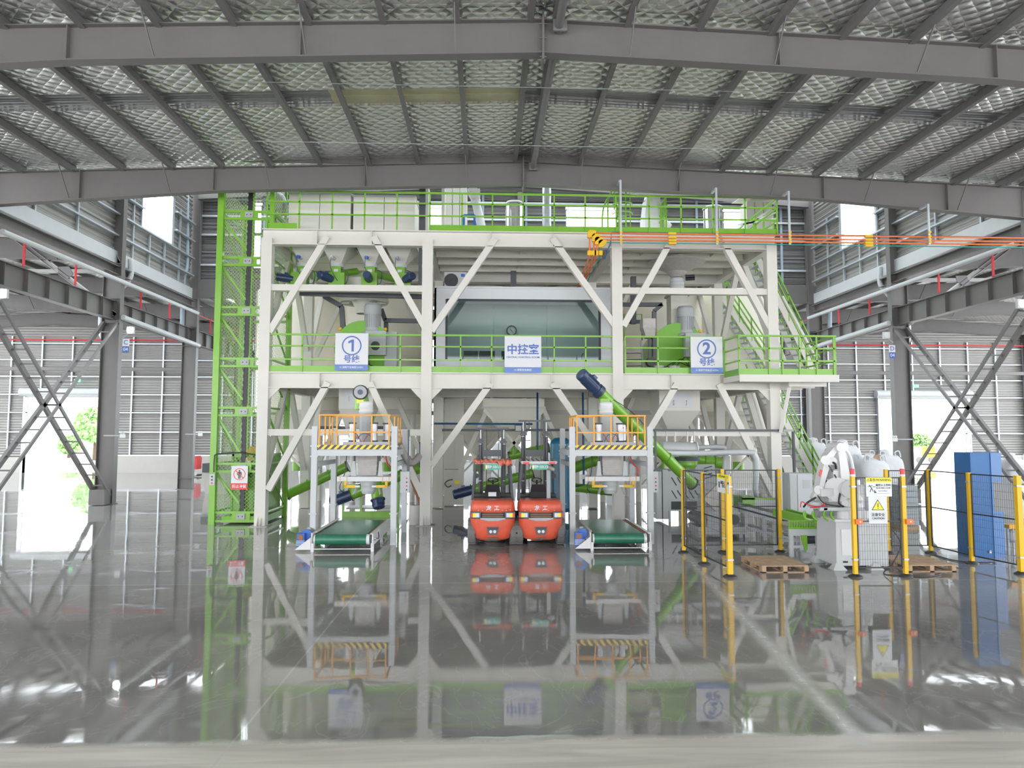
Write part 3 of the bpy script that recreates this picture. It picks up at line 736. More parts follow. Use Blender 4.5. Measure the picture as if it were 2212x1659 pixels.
for i in range(3):                                # back rows of braces
    xm = (CX[i] + CX[i + 1]) / 2
    for z0, z1 in ((.3, Z1 - .5), (Z1 + .1, Z2 - .5)):
        if i == 1 and z0 > 4: continue
        for s in (-1, 1):
            O('brace', MB().bar((xm + s * .9, RY[1], z1), (xm + s * 2.2, RY[1], z0 + (z1 - z0) * .25), .18, .16), 'cream', tower)
for x in (CX[0], CX[3]):                          # side braces
    for z0, z1 in ((.3, Z1 - .5), (Z1 + .1, Z2 - .5)):
        for y0, y1 in ((RY[0], RY[1]), (RY[1], RY[2])):
            ym = (y0 + y1) / 2
            for s in (-1, 1): O('brace', MB().bar((x, ym + s * .4, z1), (x, ym + s * 2.4, z0 + (z1 - z0) * .3), .18, .18), 'cream', tower)
for x in CX[:-1]:
    O('knee_gusset', MB().prism([(x + .165, Z1 - .5), (x + .5, Z1 - .5), (x + .165, Z1 - .85)], YF + .1, YF + .16), 'cream', tower)
for x in CX[1:]:
    O('knee_gusset', MB().prism([(x - .165, Z1 - .5), (x - .165, Z1 - .85), (x - .5, Z1 - .5)], YF + .1, YF + .16), 'cream', tower)

# ---------------------------------------------------------------- guard rails
def rail(name, label, cat, z, pts, posts, hts, toe=.2, r=.022, m='green', group=None, toe_span=None):
    """pts: polyline in plan at height z; posts: list of (x,y)"""
    t = T(name, label, cat, (pts[0][0], pts[0][1], z), group)
    for x, y in posts: O('post', MB().bar((x, y, z), (x, y, z + hts[0]), 2 * r, 2 * r, (0, 1, 0)), m, t)
    for k, h in enumerate(hts):
        for a, c in zip(pts, pts[1:]):
            O('rail' if k else 'handrail', MB().bar((a[0], a[1], z + h), (c[0], c[1], z + h), 2 * r * (1 if k else 1.25), 2 * r * (1 if k else 1.25)), m, t)
    if toe:
        for a, c in (toe_span or zip(pts, pts[1:])):
            O('toe_board', MB().bar((a[0], a[1] + .02, z + toe / 2), (c[0], c[1] + .02, z + toe / 2), .01, toe), m, t)
    return t
yr = YF + .06
X = lambda px, y=yr, py=750: P(px, py, y).x
H1 = (1.18, .82, .40) 
rail('guard_rail', 'green guard rail of the middle deck, left bay with the 1 sign', 'railing', Z1, [(CX[0] + .17, yr), (CX[1] - .17, yr)], [(X(653), yr), (X(865), yr)], H1, group='middle deck rails')
rail('guard_rail', 'green guard rail of the middle deck in front of the control room', 'railing', Z1, [(CX[1] + .17, yr), (CX[2] - .17, yr)], [(X(q), yr) for q in (995, 1062, 1128, 1197, 1265)], H1, group='middle deck rails')
rail('guard_rail', 'green guard rail of the middle deck, right bay with the 2 sign', 'railing', Z1, [(X(1350), yr), (X(1562), yr)], [(X(q), yr) for q in (1350, 1421, 1492, 1561)], H1, group='middle deck rails')
XT = lambda px: P(px, 450, yr).x
t = rail('guard_rail', 'long green guard rail along the top deck, left part before the white bins', 'railing', Z2, [(XT(577), yr), (XT(929), yr)], [(XT(q), yr) for q in (577, 647, 718, 788, 858, 929)], (1.22, .88, .48), toe_span=[((XT(577), yr), (XT(642), yr))], group='top deck rails')
rail('guard_rail', 'long green guard rail along the top deck, right part with toe board', 'railing', Z2, [(XT(929), yr), (XT(1678), yr)], [(XT(q), yr) for q in (998, 1064, 1130, 1197, 1264, 1331, 1402, 1471, 1540, 1609, 1678)], (1.22, .88, .48), toe=.2, group='top deck rails')
rail('guard_rail', 'green guard rail down the right side of the top deck', 'railing', Z2, [(XT(1678), yr), (XT(1678), RY[2])], [(XT(1678), y) for y in (24, 26, 28, 30, 32)], (1.22, .88, .48), group='top deck rails')
# balcony on the right
bz = 4.62; by = 21.0
bx0, bx1 = P(1597, 803, by).x, P(1812, 805, by).x
bal = T('balcony', 'cream balcony slab jutting out at the right end of the middle deck', 'balcony', ((bx0 + bx1) / 2, 22, bz - .2))
O('slab', MB().prism([(bx0, by), (bx1, by), (bx1, 24.2), (CX[3] + .2, 24.2), (CX[3] + .2, YF), (P(1562, 810, YF).x, YF)], bz - .17, bz, axis=2), 'cream', bal)
O('edge_channel', MB().box(bx0, bx1, by - .02, by, bz - .2, bz + .02), 'cream', bal)
for y in (21.6, 22.4, 23.3): O('joist', MB().box(CX[3] + .2, bx1 - .1, y - .02, y + .02, bz - .3, bz - .17), 'cream', bal)
O('strut', MB().bar((CX[3] + .1, YF - .1, 2.9), (P(1706, 812, 21.9).x, 21.9, bz - .2), .1), 'cream', bal)
pl = [(P(1567, 800, YF).x, YF), (bx0, by + .04), (bx1 - .05, by + .04), (bx1 - .05, 23.0)]
xs = [P(q, 760, by).x for q in (1597, 1662, 1691, 1728, 1765)]
rail('balcony_rail', 'green guard rail wrapping the right hand balcony', 'railing', bz, pl, [(pl[0][0], pl[0][1]), (bx1 - .12, by + .04), (bx1 - .05, by + .1), (bx1 - .05, 23.0)] + [(x, by + .04) for x in xs], (1.2, .82, .44), toe=.2)

# ---------------------------------------------------------------- signs hung on the rails
def sign_no(cx, cy, num, label):
    y = YF - .04; c = P(cx, cy, y); s = T('line_sign', label, 'sign', c, 'line number signs')
    w, h = 1.02, 1.16
    O('board', plate(MB(), c - V((0, 0, -.0)), w, h, .03), 'sign', s)
    f = y - .032
    O('band', MB().box(c.x - w / 2, c.x + w / 2, f - .002, f, c.z - h / 2, c.z - h / 2 + .18), 'sband', s)
    O('circle', ring(MB(), (c.x, f, c.z + .19), .265, .305, .004, 36), 'sblue', s)
    if num == '1':
        nx, nz = c.x, c.z + .19
        O('numeral', MB().prism([(nx - .005, nz - .185), (nx + .065, nz - .185), (nx + .065, nz + .19), (nx + .0, nz + .19), (nx - .105, nz + .135), (nx - .105, nz + .065), (nx - .005, nz + .11)], f - .004, f), 'sblue', s)
    else: text('numeral', num, 'sblue', s, (c.x, f - .002, c.z + .19), .52, bold=.016, depth=.002)
    text('lettering', '号线', 'sblue', s, (c.x, f - .002, c.z - .245), .25, bold=.006)
    text('small_print', '☷ 鲲鹏智能集团 KPZN', 'sign', s, (c.x, f - .004, c.z - .49), .072, bold=.001)
    return s
sign_no(760, 760, '1', 'white sign with a circled blue 1 on the left deck rail')
sign_no(1526, 767, '2', 'white sign with a circled blue 2 on the right deck rail')
y = YF - .04; c = P(1129.5, 766, y); s = T('room_sign', 'white sign with blue characters naming the control room', 'sign', c)
O('board', plate(MB(), c, 1.15, 1.16, .03), 'sign', s); f = y - .032
O('band', MB().box(c.x - .575, c.x + .575, f - .002, f, c.z - .58, c.z - .40), 'sband', s)
text('lettering', '中控室', 'sblue', s, (c.x, f - .002, c.z + .14), .34, bold=.008)
text('small_lettering', 'CENTRAL CONTROL ROOM', 'sblue', s, (c.x, f - .002, c.z - .09), .082, bold=.001)
text('small_print', '☷ 鲲鹏智能集团', 'sign', s, (c.x, f - .004, c.z - .49), .075, bold=.001)

# ---------------------------------------------------------------- control room
yc = 23.3
ax0, ax1 = P(938, 700, yc).x, P(1326, 700, yc).x; zt, zb = P(1130, 624, yc).z, Z1 + .02
wx0, wx1, wz0, wz1 = P(965, 700, yc).x, P(1295, 700, yc).x, P(1130, 778, yc).z, P(1130, 650, yc).z
cr = T('control_room', 'white panel control room with a wide tinted window on the middle deck', 'cabin', ((ax0 + ax1) / 2, 25, Z1))
for nm, q in (('front_panel', (ax0, wx0, zb, zt)), ('front_panel', (wx1, ax1, zb, zt)), ('lintel_panel', (wx0, wx1, wz1, zt)), ('sill_panel', (wx0, wx1, zb, wz0))):
    O(nm, MB().box(q[0], q[1], yc, yc + .06, q[2], q[3]), 'panel', cr)
O('roof_panel', MB().box(ax0, ax1, yc - .05, 27.3, zt, zt + .06), 'panel', cr)
for i in range(3):
    a = ax0 + (ax1 - ax0) * i / 3; O('back_panel', MB().box(a + .005, a + (ax1 - ax0) / 3 - .005, 26.2, 26.26, zb, zt), 'panel', cr)
O('side_panel', MB().box(ax0, ax0 + .06, yc, 26.2, zb, zt), 'panel', cr); O('side_panel', MB().box(ax1 - .06, ax1, yc, 26.2, zb, zt), 'panel', cr)
wf = O('window_frame', MB().box(wx0 - .04, wx0 + .03, yc - .02, yc + .02, wz0, wz1 + .04).box(wx1 - .03, wx1 + .04, yc - .02, yc + .02, wz0, wz1 + .04).box(wx0, wx1, yc - .02, yc + .02, wz1 - .02, wz1 + .05), 'black', cr)
O('pane', MB().box(wx0 + .03, wx1 - .03, yc + .02, yc + .03, wz0, wz1 - .02), 'glass', wf)
c = P(1105, 714, 26.1)
ck = T('wall_clock', 'round wall clock on the back wall of the control room', 'clock', c)
O('rim', ring(MB(), (c.x, c.y, c.z), .16, .19, .05), 'black', ck); O('face', MB().cyl((c.x, c.y + .03, c.z), (c.x, c.y, c.z), .165, n=24), 'sign', ck)
O('hand', MB().bar((c.x, c.y - .02, c.z), (c.x - .06, c.y - .02, c.z + .07), .012), 'sblack', ck); O('hand', MB().bar((c.x, c.y - .02, c.z), (c.x + .07, c.y - .02, c.z - .09), .01), 'sblack', ck)
dk = T('control_desk', 'pale desk behind the control room window', 'desk', ((wx0 + wx1) / 2, 24.6, Z1))
O('desk_top', MB().box(wx0 + .2, wx1 - .2, 24.3, 25.0, Z1 + .5, Z1 + .54), 'lgrey', dk)
for x in (wx0 + .3, (wx0 + wx1) / 2, wx1 - .3): O('leg', MB().box(x - .03, x + .03, 24.4, 24.9, Z1, Z1 + .5), 'mgrey', dk)
for i, (px, wd) in enumerate(((1017, .5), (1052, .55), (1096, .42))):
    c = P(px, 765, 24.5); c.z = Z1 + .54
    mo = T('monitor', ['dark monitor, leftmost on the control room desk', 'dark monitor, second from the left on the control desk', 'dark monitor half hidden behind the control room sign'][i], 'monitor', c, 'control room monitors')
    O('screen', MB().box(c.x - wd / 2, c.x + wd / 2, c.y, c.y + .04, c.z + .1, c.z + .42), 'screen', mo)
    O('stand', MB().box(c.x - .03, c.x + .03, c.y + .03, c.y + .06, c.z, c.z + .15).box(c.x - .11, c.x + .11, c.y - .05, c.y + .1, c.z, c.z + .015), 'black', mo)
c = P(1258, 775, 24.6); c.z = Z1 + .54
mi = T('desk_microphone', 'thin gooseneck microphone near the right end of the control desk', 'microphone', c)
O('gooseneck', MB().tube(curve3([c, c + V((-.02, 0, .2)), c + V((0, 0, .34)), c + V((.06, 0, .36))]), .012), 'black', mi); O('base', MB().cyl(c, c + V((0, 0, .03)), .06), 'black', mi)
L_ = bpy.data.lights.new('control_room_fill', 'AREA'); L_.energy = 26; L_.size = 3.6; L_.size_y = .5; L_.shape = 'RECTANGLE'; L_.color = (.95, 1, .98)  # added fill lamp without a fitting, brightens the room behind the glass
Lo = bpy.data.objects.new('control_room_fill', L_); Lo.location = ((wx0 + wx1) / 2, 24.8, zt - .06); COL.objects.link(Lo)
# on the roof of the room
c = P(975, 612, 23.9)
ac = T('air_conditioner', 'outdoor air conditioner unit with a round black fan on the control room roof', 'air conditioner', (c.x, c.y, zt + .06))
O('housing', MB().box(P(960, 600, 23.9).x, P(1008, 600, 23.9).x, 23.8, 24.15, zt + .06, zt + .66), 'lgrey', ac)
fc = V((c.x, 23.79, zt + .37)); O('fan_grille', MB().cyl(fc, fc + V((0, -.02, 0)), .235, n=24), 'black', ac)
b = MB()
for k in range(4): ring(b, fc + V((0, -.022, 0)), .05 + k * .055, .06 + k * .055, .006, 24)
O('grille_ring', b, 'dark', ac); O('badge', MB().box(P(996, 600, 23.9).x, P(1004, 600, 23.9).x, 23.785, 23.8, zt + .5, zt + .6), 'mblue', ac)
# ---------------------------------------------------------------- screened lift / hoist on the left
hy = 22.75; hb_ = 24.95
hx0, hx1 = P(462, 1000, hy).x, P(617, 1000, hb_).x
HT = 10.9
lift = T('goods_lift', 'lime green goods lift tower with chain mesh sides and a black rack', 'lift', ((hx0 + hx1) / 2, 23.8, 0))
for x, y, w_ in ((hx0, hy, .19), (hx1, hy, .14), (hx1, hb_, .16), (hx0, hb_, .14)):
    O('corner_post', MB().bar((x, y, 0), (x, y, HT), w_, w_, (0, 1, 0)), 'green', lift)
xm = P(521, 1000, hy).x + .05
O('guide_post', MB().bar((P(530, 900, hy + .1).x + .06, hy + .1, 2.3), (P(530, 900, hy + .1).x + .06, hy + .1, HT), .12, .1, (0, 1, 0)), 'green', lift)
b = MB().box(xm - .06, xm + .07, hy + .02, hy + .08, .1, HT)
rk = O('rack', b, 'black', lift)
b = MB()
for k in range(54): b.box(xm - .075, xm - .055, hy, hy + .07, .2 + k * .2, .3 + k * .2)
b2 = O('rack_teeth', b, 'dark', rk, kind='stuff')
lv = [P(520, q, hy).z for q in (1115, 1010, 889, 783, 672, 565, 465)]
for k, z in enumerate(lv):
    for dz in (-.12, .12) if k else (-.15, .12): O('front_rail', MB().bar((hx0, hy, z + dz), (hx1, hy, z + dz), .07, .07), 'green', lift)
    for x in (hx0, hx1): O('side_rail', MB().bar((x, hy, z + .12), (x, hb_, z + .12), .06, .06), 'green', lift)
    O('back_rail', MB().bar((hx0, hb_, z), (hx1, hb_, z), .08, .08), 'green', lift)
    O('rack_plate', MB().box(xm - .28, xm + .28, hy - .05, hy - .03, z - .13, z + .13), 'green', lift)
    c_ = O('rack_clamp', MB().box(xm - .13, xm + .13, hy - .09, hy - .05, z - .09, z + .09), 'mgrey', lift)
    O('bolt', MB().cyl((xm - .06, hy - .09, z), (xm - .06, hy - .1, z), .018, n=8).cyl((xm + .06, hy - .09, z), (xm + .06, hy - .1, z), .018, n=8), 'black', c_)
    if k < len(lv) - 1:
        zn = lv[k + 1]
        O('diagonal', MB().bar((hx0 + .05, hy + .05, zn - .15), (xm + .1, hy + .05, z + .15), .06, .05, (0, 1, 0)), 'green', lift)
        for x in (hx0, hx1): O('diagonal', MB().bar((x, hy, zn), (x, hb_, z + .12), .05, .05, (1, 0, 0)), 'green', lift)
def mesh_panel(o, u, vv, W, H, pitch, w_=.007):
    """diamond mesh, square to u x vv"""
    b = MB(); o, u, vv = V(o), V(u), V(vv); n = int((W + H) / pitch)
    for k in range(n + 1):
        t_ = k * pitch
        a = (t_, 0) if t_ <= W else (W, t_ - W); c = (0, t_) if t_ <= H else (t_ - H, H)
        for flip in (0, 1):
            f = (lambda p: o + u * (W - p[0]) + vv * p[1]) if flip else (lambda p: o + u * p[0] + vv * p[1])
            p, q = f(a), f(c)
            if (p - q).length > .02: b.bar(p, q, w_, w_, (0.3, 0.9, 0.1))
    return b
O('chain_mesh', mesh_panel((hx0, hy + .03, .15), (1, 0, 0), (0, 0, 1), hx1 - hx0, HT - .2, .115, .008), 'wire', lift, kind='stuff')
for x in (hx0, hx1): O('chain_mesh', mesh_panel((x, hy, .3), (0, 1, 0), (0, 0, 1), hb_ - hy, HT - .4, .14, .007), 'wire', lift, kind='stuff')
O('base_plate', MB().box(hx0 + .3, hx1, hy - .02, hb_, .05, .25), 'dgreen', lift)
car = T('lift_car', 'green sheet metal lift car parked at the bottom of the lift', 'lift car', ((hx0 + hx1) / 2 + .2, 23.9, .25))
cx0, cx1 = hx0 + .5, hx1 - .1
for i in range(3):
    a = cx0 + (cx1 - cx0) * i / 3; a2 = a + (cx1 - cx0) / 3
    O('front_sheet', MB().box(a + .02, a2 - .02, hy + .25, hy + .27, .3, 1.45), 'green', car)
    O('upright', MB().box(a - .03, a + .03, hy + .2, hy + .3, .25, 2.15), 'dgreen', car)
O('side_sheet', MB().box(cx0, cx0 + .03, hy + .3, hb_ - .2, .3, 1.6), 'dgreen', car); O('side_sheet', MB().box(cx1 - .03, cx1, hy + .3, hb_ - .2, .3, 2.0), 'green', car)
O('back_sheet', MB().box(cx0, cx1, hb_ - .25, hb_ - .22, .3, 2.1), 'dgreen', car)
O('top_frame', MB().box(cx0, cx1, hy + .2, hy + .28, 2.08, 2.18).box(cx0, cx0 + .06, hy + .2, hb_ - .2, 2.08, 2.18).box(cx1 - .06, cx1, hy + .2, hb_ - .2, 2.08, 2.18), 'green', car)
O('floor_plate', MB().box(cx0, cx1, hy + .2, hb_ - .2, .25, .3), 'dgreen', car)
ce = V((P(543, 975, 23.6).x, 23.6, P(543, 975, 23.6).z))
hk = T('crane_hook', 'yellow pulley block with a black hook inside the lift tower', 'hook', ce)
O('pulley_block', MB().cyl(ce - V((0, .06, 0)), ce + V((0, .06, 0)), .17, n=20).box(ce.x - .1, ce.x + .1, ce.y - .07, ce.y + .07, ce.z - .3, ce.z), 'yellow', hk)
O('hook', MB().tube(curve3([ce + V((0, 0, -.3)), ce + V((.1, 0, -.4)), ce + V((.08, 0, -.52)), ce + V((-.05, 0, -.55)), ce + V((-.12, 0, -.45))]), .03), 'black', hk)
O('rope', MB().cyl(ce + V((-.05, 0, .1)), ce + V((-.05, 0, 7.8)), .008, n=5).cyl(ce + V((.06, 0, .1)), ce + V((.06, 0, 7.8)), .008, n=5), 'dark', hk)
# gate frame with cable and the button box on the left
c = P(460, 1035, 22.55)
bx = T('button_box', 'small grey push button box on the green lift post', 'control box', c)
O('box', MB().box(c.x - .09, c.x + .07, c.y - .05, c.y + .02, c.z - .18, c.z + .16), 'lgrey', bx)
for k, mm in enumerate(('sblack', 'sblack', 'sred')): O('button', MB().cyl((c.x - .01, c.y - .05, c.z + .08 - k * .1), (c.x - .01, c.y - .075, c.z + .08 - k * .1), .025, n=10), mm, bx)
pc = [P(462, 1020, 22.55), P(463, 990, 22.6), P(470, 981, 22.6), P(520, 978, 22.6), P(553, 983, 22.6)]
tag(O('power_cable', MB().tube(curve3(pc), .02), 'black'), 'black cable looping from the button box along the lift gate', 'cable')
c = P(517.5, 1032, hy - .1); s = T('prohibition_sign', 'white sign with a struck out standing figure on the lift gate', 'sign', c)
w_, h_ = .51, .74
cz = c.z
O('board', plate(MB(), c, w_, h_, .02), 'sign', s); f = c.y - .022
O('band', MB().box(c.x - w_ / 2, c.x + w_ / 2, f - .002, f, cz - h_ / 2, cz - h_ / 2 + .2), 'sred', s)
cc = V((c.x + .0, f, cz + .11))
O('circle', ring(MB(), cc, .165, .185, .003, 32), 'sred', s)
O('figure', MB().cyl(cc + V((0, 0, .11)), cc + V((0, -.002, .11)), .026, n=14).box(cc.x - .04, cc.x + .04, f - .003, f, cc.z - .03, cc.z + .08).box(cc.x - .035, cc.x - .006, f - .003, f, cc.z - .14, cc.z - .03).box(cc.x + .006, cc.x + .035, f - .003, f, cc.z - .14, cc.z - .03).bar(cc + V((-.05, 0, .07)), cc + V((-.07, 0, -.03)), .02, .004, (0, 1, 0)).bar(cc + V((.05, 0, .07)), cc + V((.07, 0, -.03)), .02, .004, (0, 1, 0)), 'sblack', s)
O('slash', MB().bar(cc + V((-.12, -.004, .12)), cc + V((.12, -.004, -.12)), .024, .004, (0, 1, 0)), 'sred', s)
text('lettering', '禁止停留', 'sign', s, (c.x, f - .004, cz - h_ / 2 + .1), .11, bold=.003)

# ---------------------------------------------------------------- big silos behind the first row
sil_x = [-8.3, -4.3, -.3, 3.7, 7.7, 11.4]
sil_l = ['leftmost cream silo, behind the lift tower', 'cream silo behind the left mixer', 'cream silo behind the left of the control room', 'cream silo behind the right of the control room', 'cream silo behind the right mixer', 'rightmost cream silo, behind the stairs']
for x, lb in zip(sil_x, sil_l):
    y = 31.2 + (.6 if x > 10 or x < -8 else 0)
    t = T('silo', lb, 'silo', (x, y, 0), 'cream silos')
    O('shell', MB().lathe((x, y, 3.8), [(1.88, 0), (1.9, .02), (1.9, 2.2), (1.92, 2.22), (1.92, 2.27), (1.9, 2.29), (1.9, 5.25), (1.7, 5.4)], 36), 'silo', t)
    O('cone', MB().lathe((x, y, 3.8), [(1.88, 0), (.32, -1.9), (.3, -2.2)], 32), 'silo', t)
    O('ring_beam', MB().lathe((x, y, 3.65), [(1.9, 0), (2.0, 0), (2.0, .18), (1.9, .18)], 32), 'cream', t)
    for k in range(4):
        a = PI / 4 + k * PI / 2; px_, py_ = x + 1.75 * math.cos(a), y + 1.75 * math.sin(a)
        O('leg', MB().cyl((px_, py_, 0), (px_, py_, 3.8), .12, n=12), 'cream', t)
    for k in range(2): O('leg_brace', MB().bar((x - 1.23, y - 1.23, .6 + 2.6 * k), (x + 1.23, y - 1.23, 3.2 - 2.6 * k), .08), 'cream', t)
    O('outlet', MB().cyl((x, y, 1.62), (x, y, 1.2), .26, n=14), 'green', t)
# ================================================================ MACHINES ON AND IN THE PLATFORM
def motor(p, q, r, parent, m='navy', name='motor', cap=True):
    """finned motor from p to q (q = fan end)"""
    p, q = V(p), V(q); d = (q - p); L = d.length; d.normalize()
    b = MB(); b.cyl(p, p + d * L * .8, r, n=20)
    _, _, a, c = b.frame(p, q)
    for k in range(12):
        t_ = 2 * PI * k / 12; u = a * math.cos(t_) + c * math.sin(t_)
        b.bar(p + d * L * .12 + u * r, p + d * L * .72 + u * r, r * .07, r * .22, u)
    b.lathe(p + d * L * .78, [(r * 1.06, 0), (r * 1.08, L * .15), (r * .9, L * .22), (0, L * .22)], 20, d)
    o = O(name, b, m, parent)
    O('terminal_box', MB().bar(p + d * L * .4 + c * r, p + d * L * .4 + c * r * 1.5, r * .8, r * .8), m, o)
    return o
# ---- four hoppers under the top deck, left bay
hx = [(625, 688), (691, 755), (765, 827), (829, 893)]
hb2 = [(650, 664), (717, 739), (790, 812), (854, 876)]
hl = ['first cream hopper from the left under the top deck', 'second cream hopper from the left under the top deck', 'third cream hopper from the left under the top deck', 'fourth cream hopper, beside the black cable duct']
for i in range(4):
    y0, y1, Yh = 22.95, 24.5, 22.95
    a, c = P(hx[i][0], 520, Yh).x, P(hx[i][1], 520, Yh).x; ym = (y0 + y1) / 2
    e, f = P(hb2[i][0], 572, ym).x, P(hb2[i][1], 572, ym).x
    cxm = (e + f) / 2; zt_, zb_ = Z2 - .5, P(730, 572, ym).z
    t = T('dosing_hopper', hl[i], 'hopper', (cxm, ym, zb_), 'dosing hoppers')
    O('cone', MB().frustum((e, f, ym - .14, ym + .14), zb_, (a, c, y0, y1), zt_ + .3), 'cream', t)
    O('flange', MB().cyl((cxm, ym, zb_ - .1), (cxm, ym, zb_ + .02), .23, n=18), 'lgrey', t)
    v = O('valve_body', MB().box(cxm - .16, cxm + .16, ym - .16, ym + .16, zb_ - .35, zb_ - .1), 'green', t)
    O('type_plate', MB().box(cxm - .07, cxm + .07, ym - .17, ym - .16, zb_ - .27, zb_ - .18), 'sign', v)
    dx = [-.1, .05, 0, .12][i]
    O('feeder_box', MB().box(cxm - .22 + dx, cxm + .22 + dx, ym - .28, ym + .25, zb_ - .80, zb_ - .35).box(cxm - .26 + dx, cxm + .26 + dx, ym - .30, ym - .28, zb_ - .84, zb_ - .33), 'green', t)
    mp = [(cxm - .3, ym - .2), (cxm - .12, ym - .3), (cxm, ym - .3), (cxm + .2, ym - .3)][i]
    mq = [(cxm - .85, ym - .35), (cxm - .42, ym - .75), (cxm + .0, ym - .8), (cxm + .5, ym - .7)][i]
    motor((mp[0], mp[1], zb_ - .55), (mq[0], mq[1], zb_ - .5), .125, t)
    sl = (y0 - (ym - .14)) / (zt_ + .3 - zb_)
    zs = zb_ + (zt_ - zb_) * .5; ys = ym - .14 + sl * (zs - zb_)
    O('level_sensor', MB().cyl((cxm - .02, ys, zs), (cxm - .05, ys - .16, zs + .01), .055, n=12), 'lgrey', t)
    O('sensor_head', MB().cyl((cxm - .05, ys - .16, zs + .01), (cxm - .08, ys - .26, zs - .01), .06, n=12), ['mblue', 'lgrey', 'mblue', 'drain'][i], t)
    O('sensor_cable', MB().tube(curve3([(cxm - .08, ys - .26, zs), (cxm - .1, ys - .2, zs - .35), (cxm + .1, ys, zs - .75), (cxm + .35, ys + .1, zs - .8), (cxm + .4, ys + .1, zs - .45), (cxm + .2, ys, zs - .35)]), .012, 6), 'dark', t)
for i in range(2):                                 # bins above the deck
    px0, px1 = ((623, 757), (763, 896))[i]
    Yb = 23.1; a, c = P(px0, 470, Yb).x, P(px1, 470, Yb).x; z1 = P(700, 421 if i == 0 else 424, Yb).z
    t = T('storage_bin', ['cream double storage bin on the top deck, left one', 'cream double storage bin on the top deck, beside the black duct'][i], 'bin', ((a + c) / 2, 24, Z2), 'storage bins')
    for q in range(2):
        m_ = (a + c) / 2; O('bin_wall', MB().box(a if q == 0 else m_ + .01, m_ - .01 if q == 0 else c, Yb, 26.2, Z2 - .1, z1), 'cream', t)
    O('bin_lid', MB().box(a - .03, c + .03, Yb - .03, 26.2, z1, z1 + .06), 'lgrey', t)
# long green screws under the hoppers
for i, (a, c) in enumerate((((1030, 915), (1420, 870)), ((1620, 900), (1770, 940)))):
    f = lambda q: (450 + q[0] / 4.424, 390 + q[1] / 4.424)
    p, q = P(*f(a), 24.4), P(*f(c), 25.4)
    t = T('screw_feeder', ['green screw feeder behind the left pair of hoppers', 'green screw feeder behind the right pair of hoppers'][i], 'screw conveyor', p, 'screw feeders')
    O('tube', MB().cyl(p, q, .13), 'green', t); O('end_flange', MB().cyl(p, p + (p - q).normalized() * .04, .17), 'dgreen', t)
# black cable ducts
p = V((P(912, 500, 22.6).x, 22.6, 0))
t = T('cable_duct', 'tall black vertical cable duct beside the second platform column', 'duct', (p.x, 22.6, 7.2))
O('duct', MB().box(p.x - .1, p.x + .1, 22.5, 22.7, P(912, 622, 22.6).z, P(912, 403, 22.6).z), 'dark', t)
for q in (536, 575): c = P(916, q, 22.5); O('clamp', MB().box(c.x - .06, c.x + .1, 22.46, 22.5, c.z - .05, c.z + .05), 'lgrey', t)
def tray(label, pts, w_=.14, group='black cable trays'):
    t = T('cable_tray', label, 'cable tray', pts[0], group)
    for a, c in zip(pts, pts[1:]): O('tray', MB().bar(a, c, w_, w_), 'dark', t)
    return t
tray('dark cable tray under the tie beam of the left bay', [P(648, 634, 23), P(915, 641, 23)])
tray('dark tray frame on the left mixer, with two uprights', [P(700, 640, 24.2), P(738, 662, 24.2), P(742, 720, 24.2)], .16)
tray('dark angled tray leading right from the left mixer', [P(824, 668, 24.6), P(832, 692, 24.6), P(918, 694, 24.6)], .14)
tray('dark upright post behind the right of the left mixer', [P(834, 690, 24.8), P(834, 790, 24.8)], .14)
tray('black duct post with a pointed top behind the right bay', [P(1368, 598, 24.6), P(1368, 700, 24.6)], .18)
tray('dark tray arm reaching over the right mixer', [P(1342, 658, 23.6), P(1430, 658, 23.6), P(1413, 672, 23.6), P(1413, 800, 23.6)], .13)
tray('dark tray low across the right bay behind the tie beam', [P(1345, 695, 24.9), P(1384, 695, 24.9)], .12)
tray('black duct post on the control room roof', [P(1109, 586, 24.8), P(1109, 623, 24.8)], .2)
tray('dark tray across the lower left bay', [P(690, 925, 24.4), P(846, 925, 24.4)], .14)
tray('dark tray on top of the lower tie beam in the right bay', [P(1412, 929, YF - .05), P(1690, 930, YF - .05), P(1713, 930, YF + .5), P(1716, 1020, YF + .6)], .07)
tray('slim dark tray above the two forklifts', [P(955, 929, 26), P(1232, 929, 26)], .09)

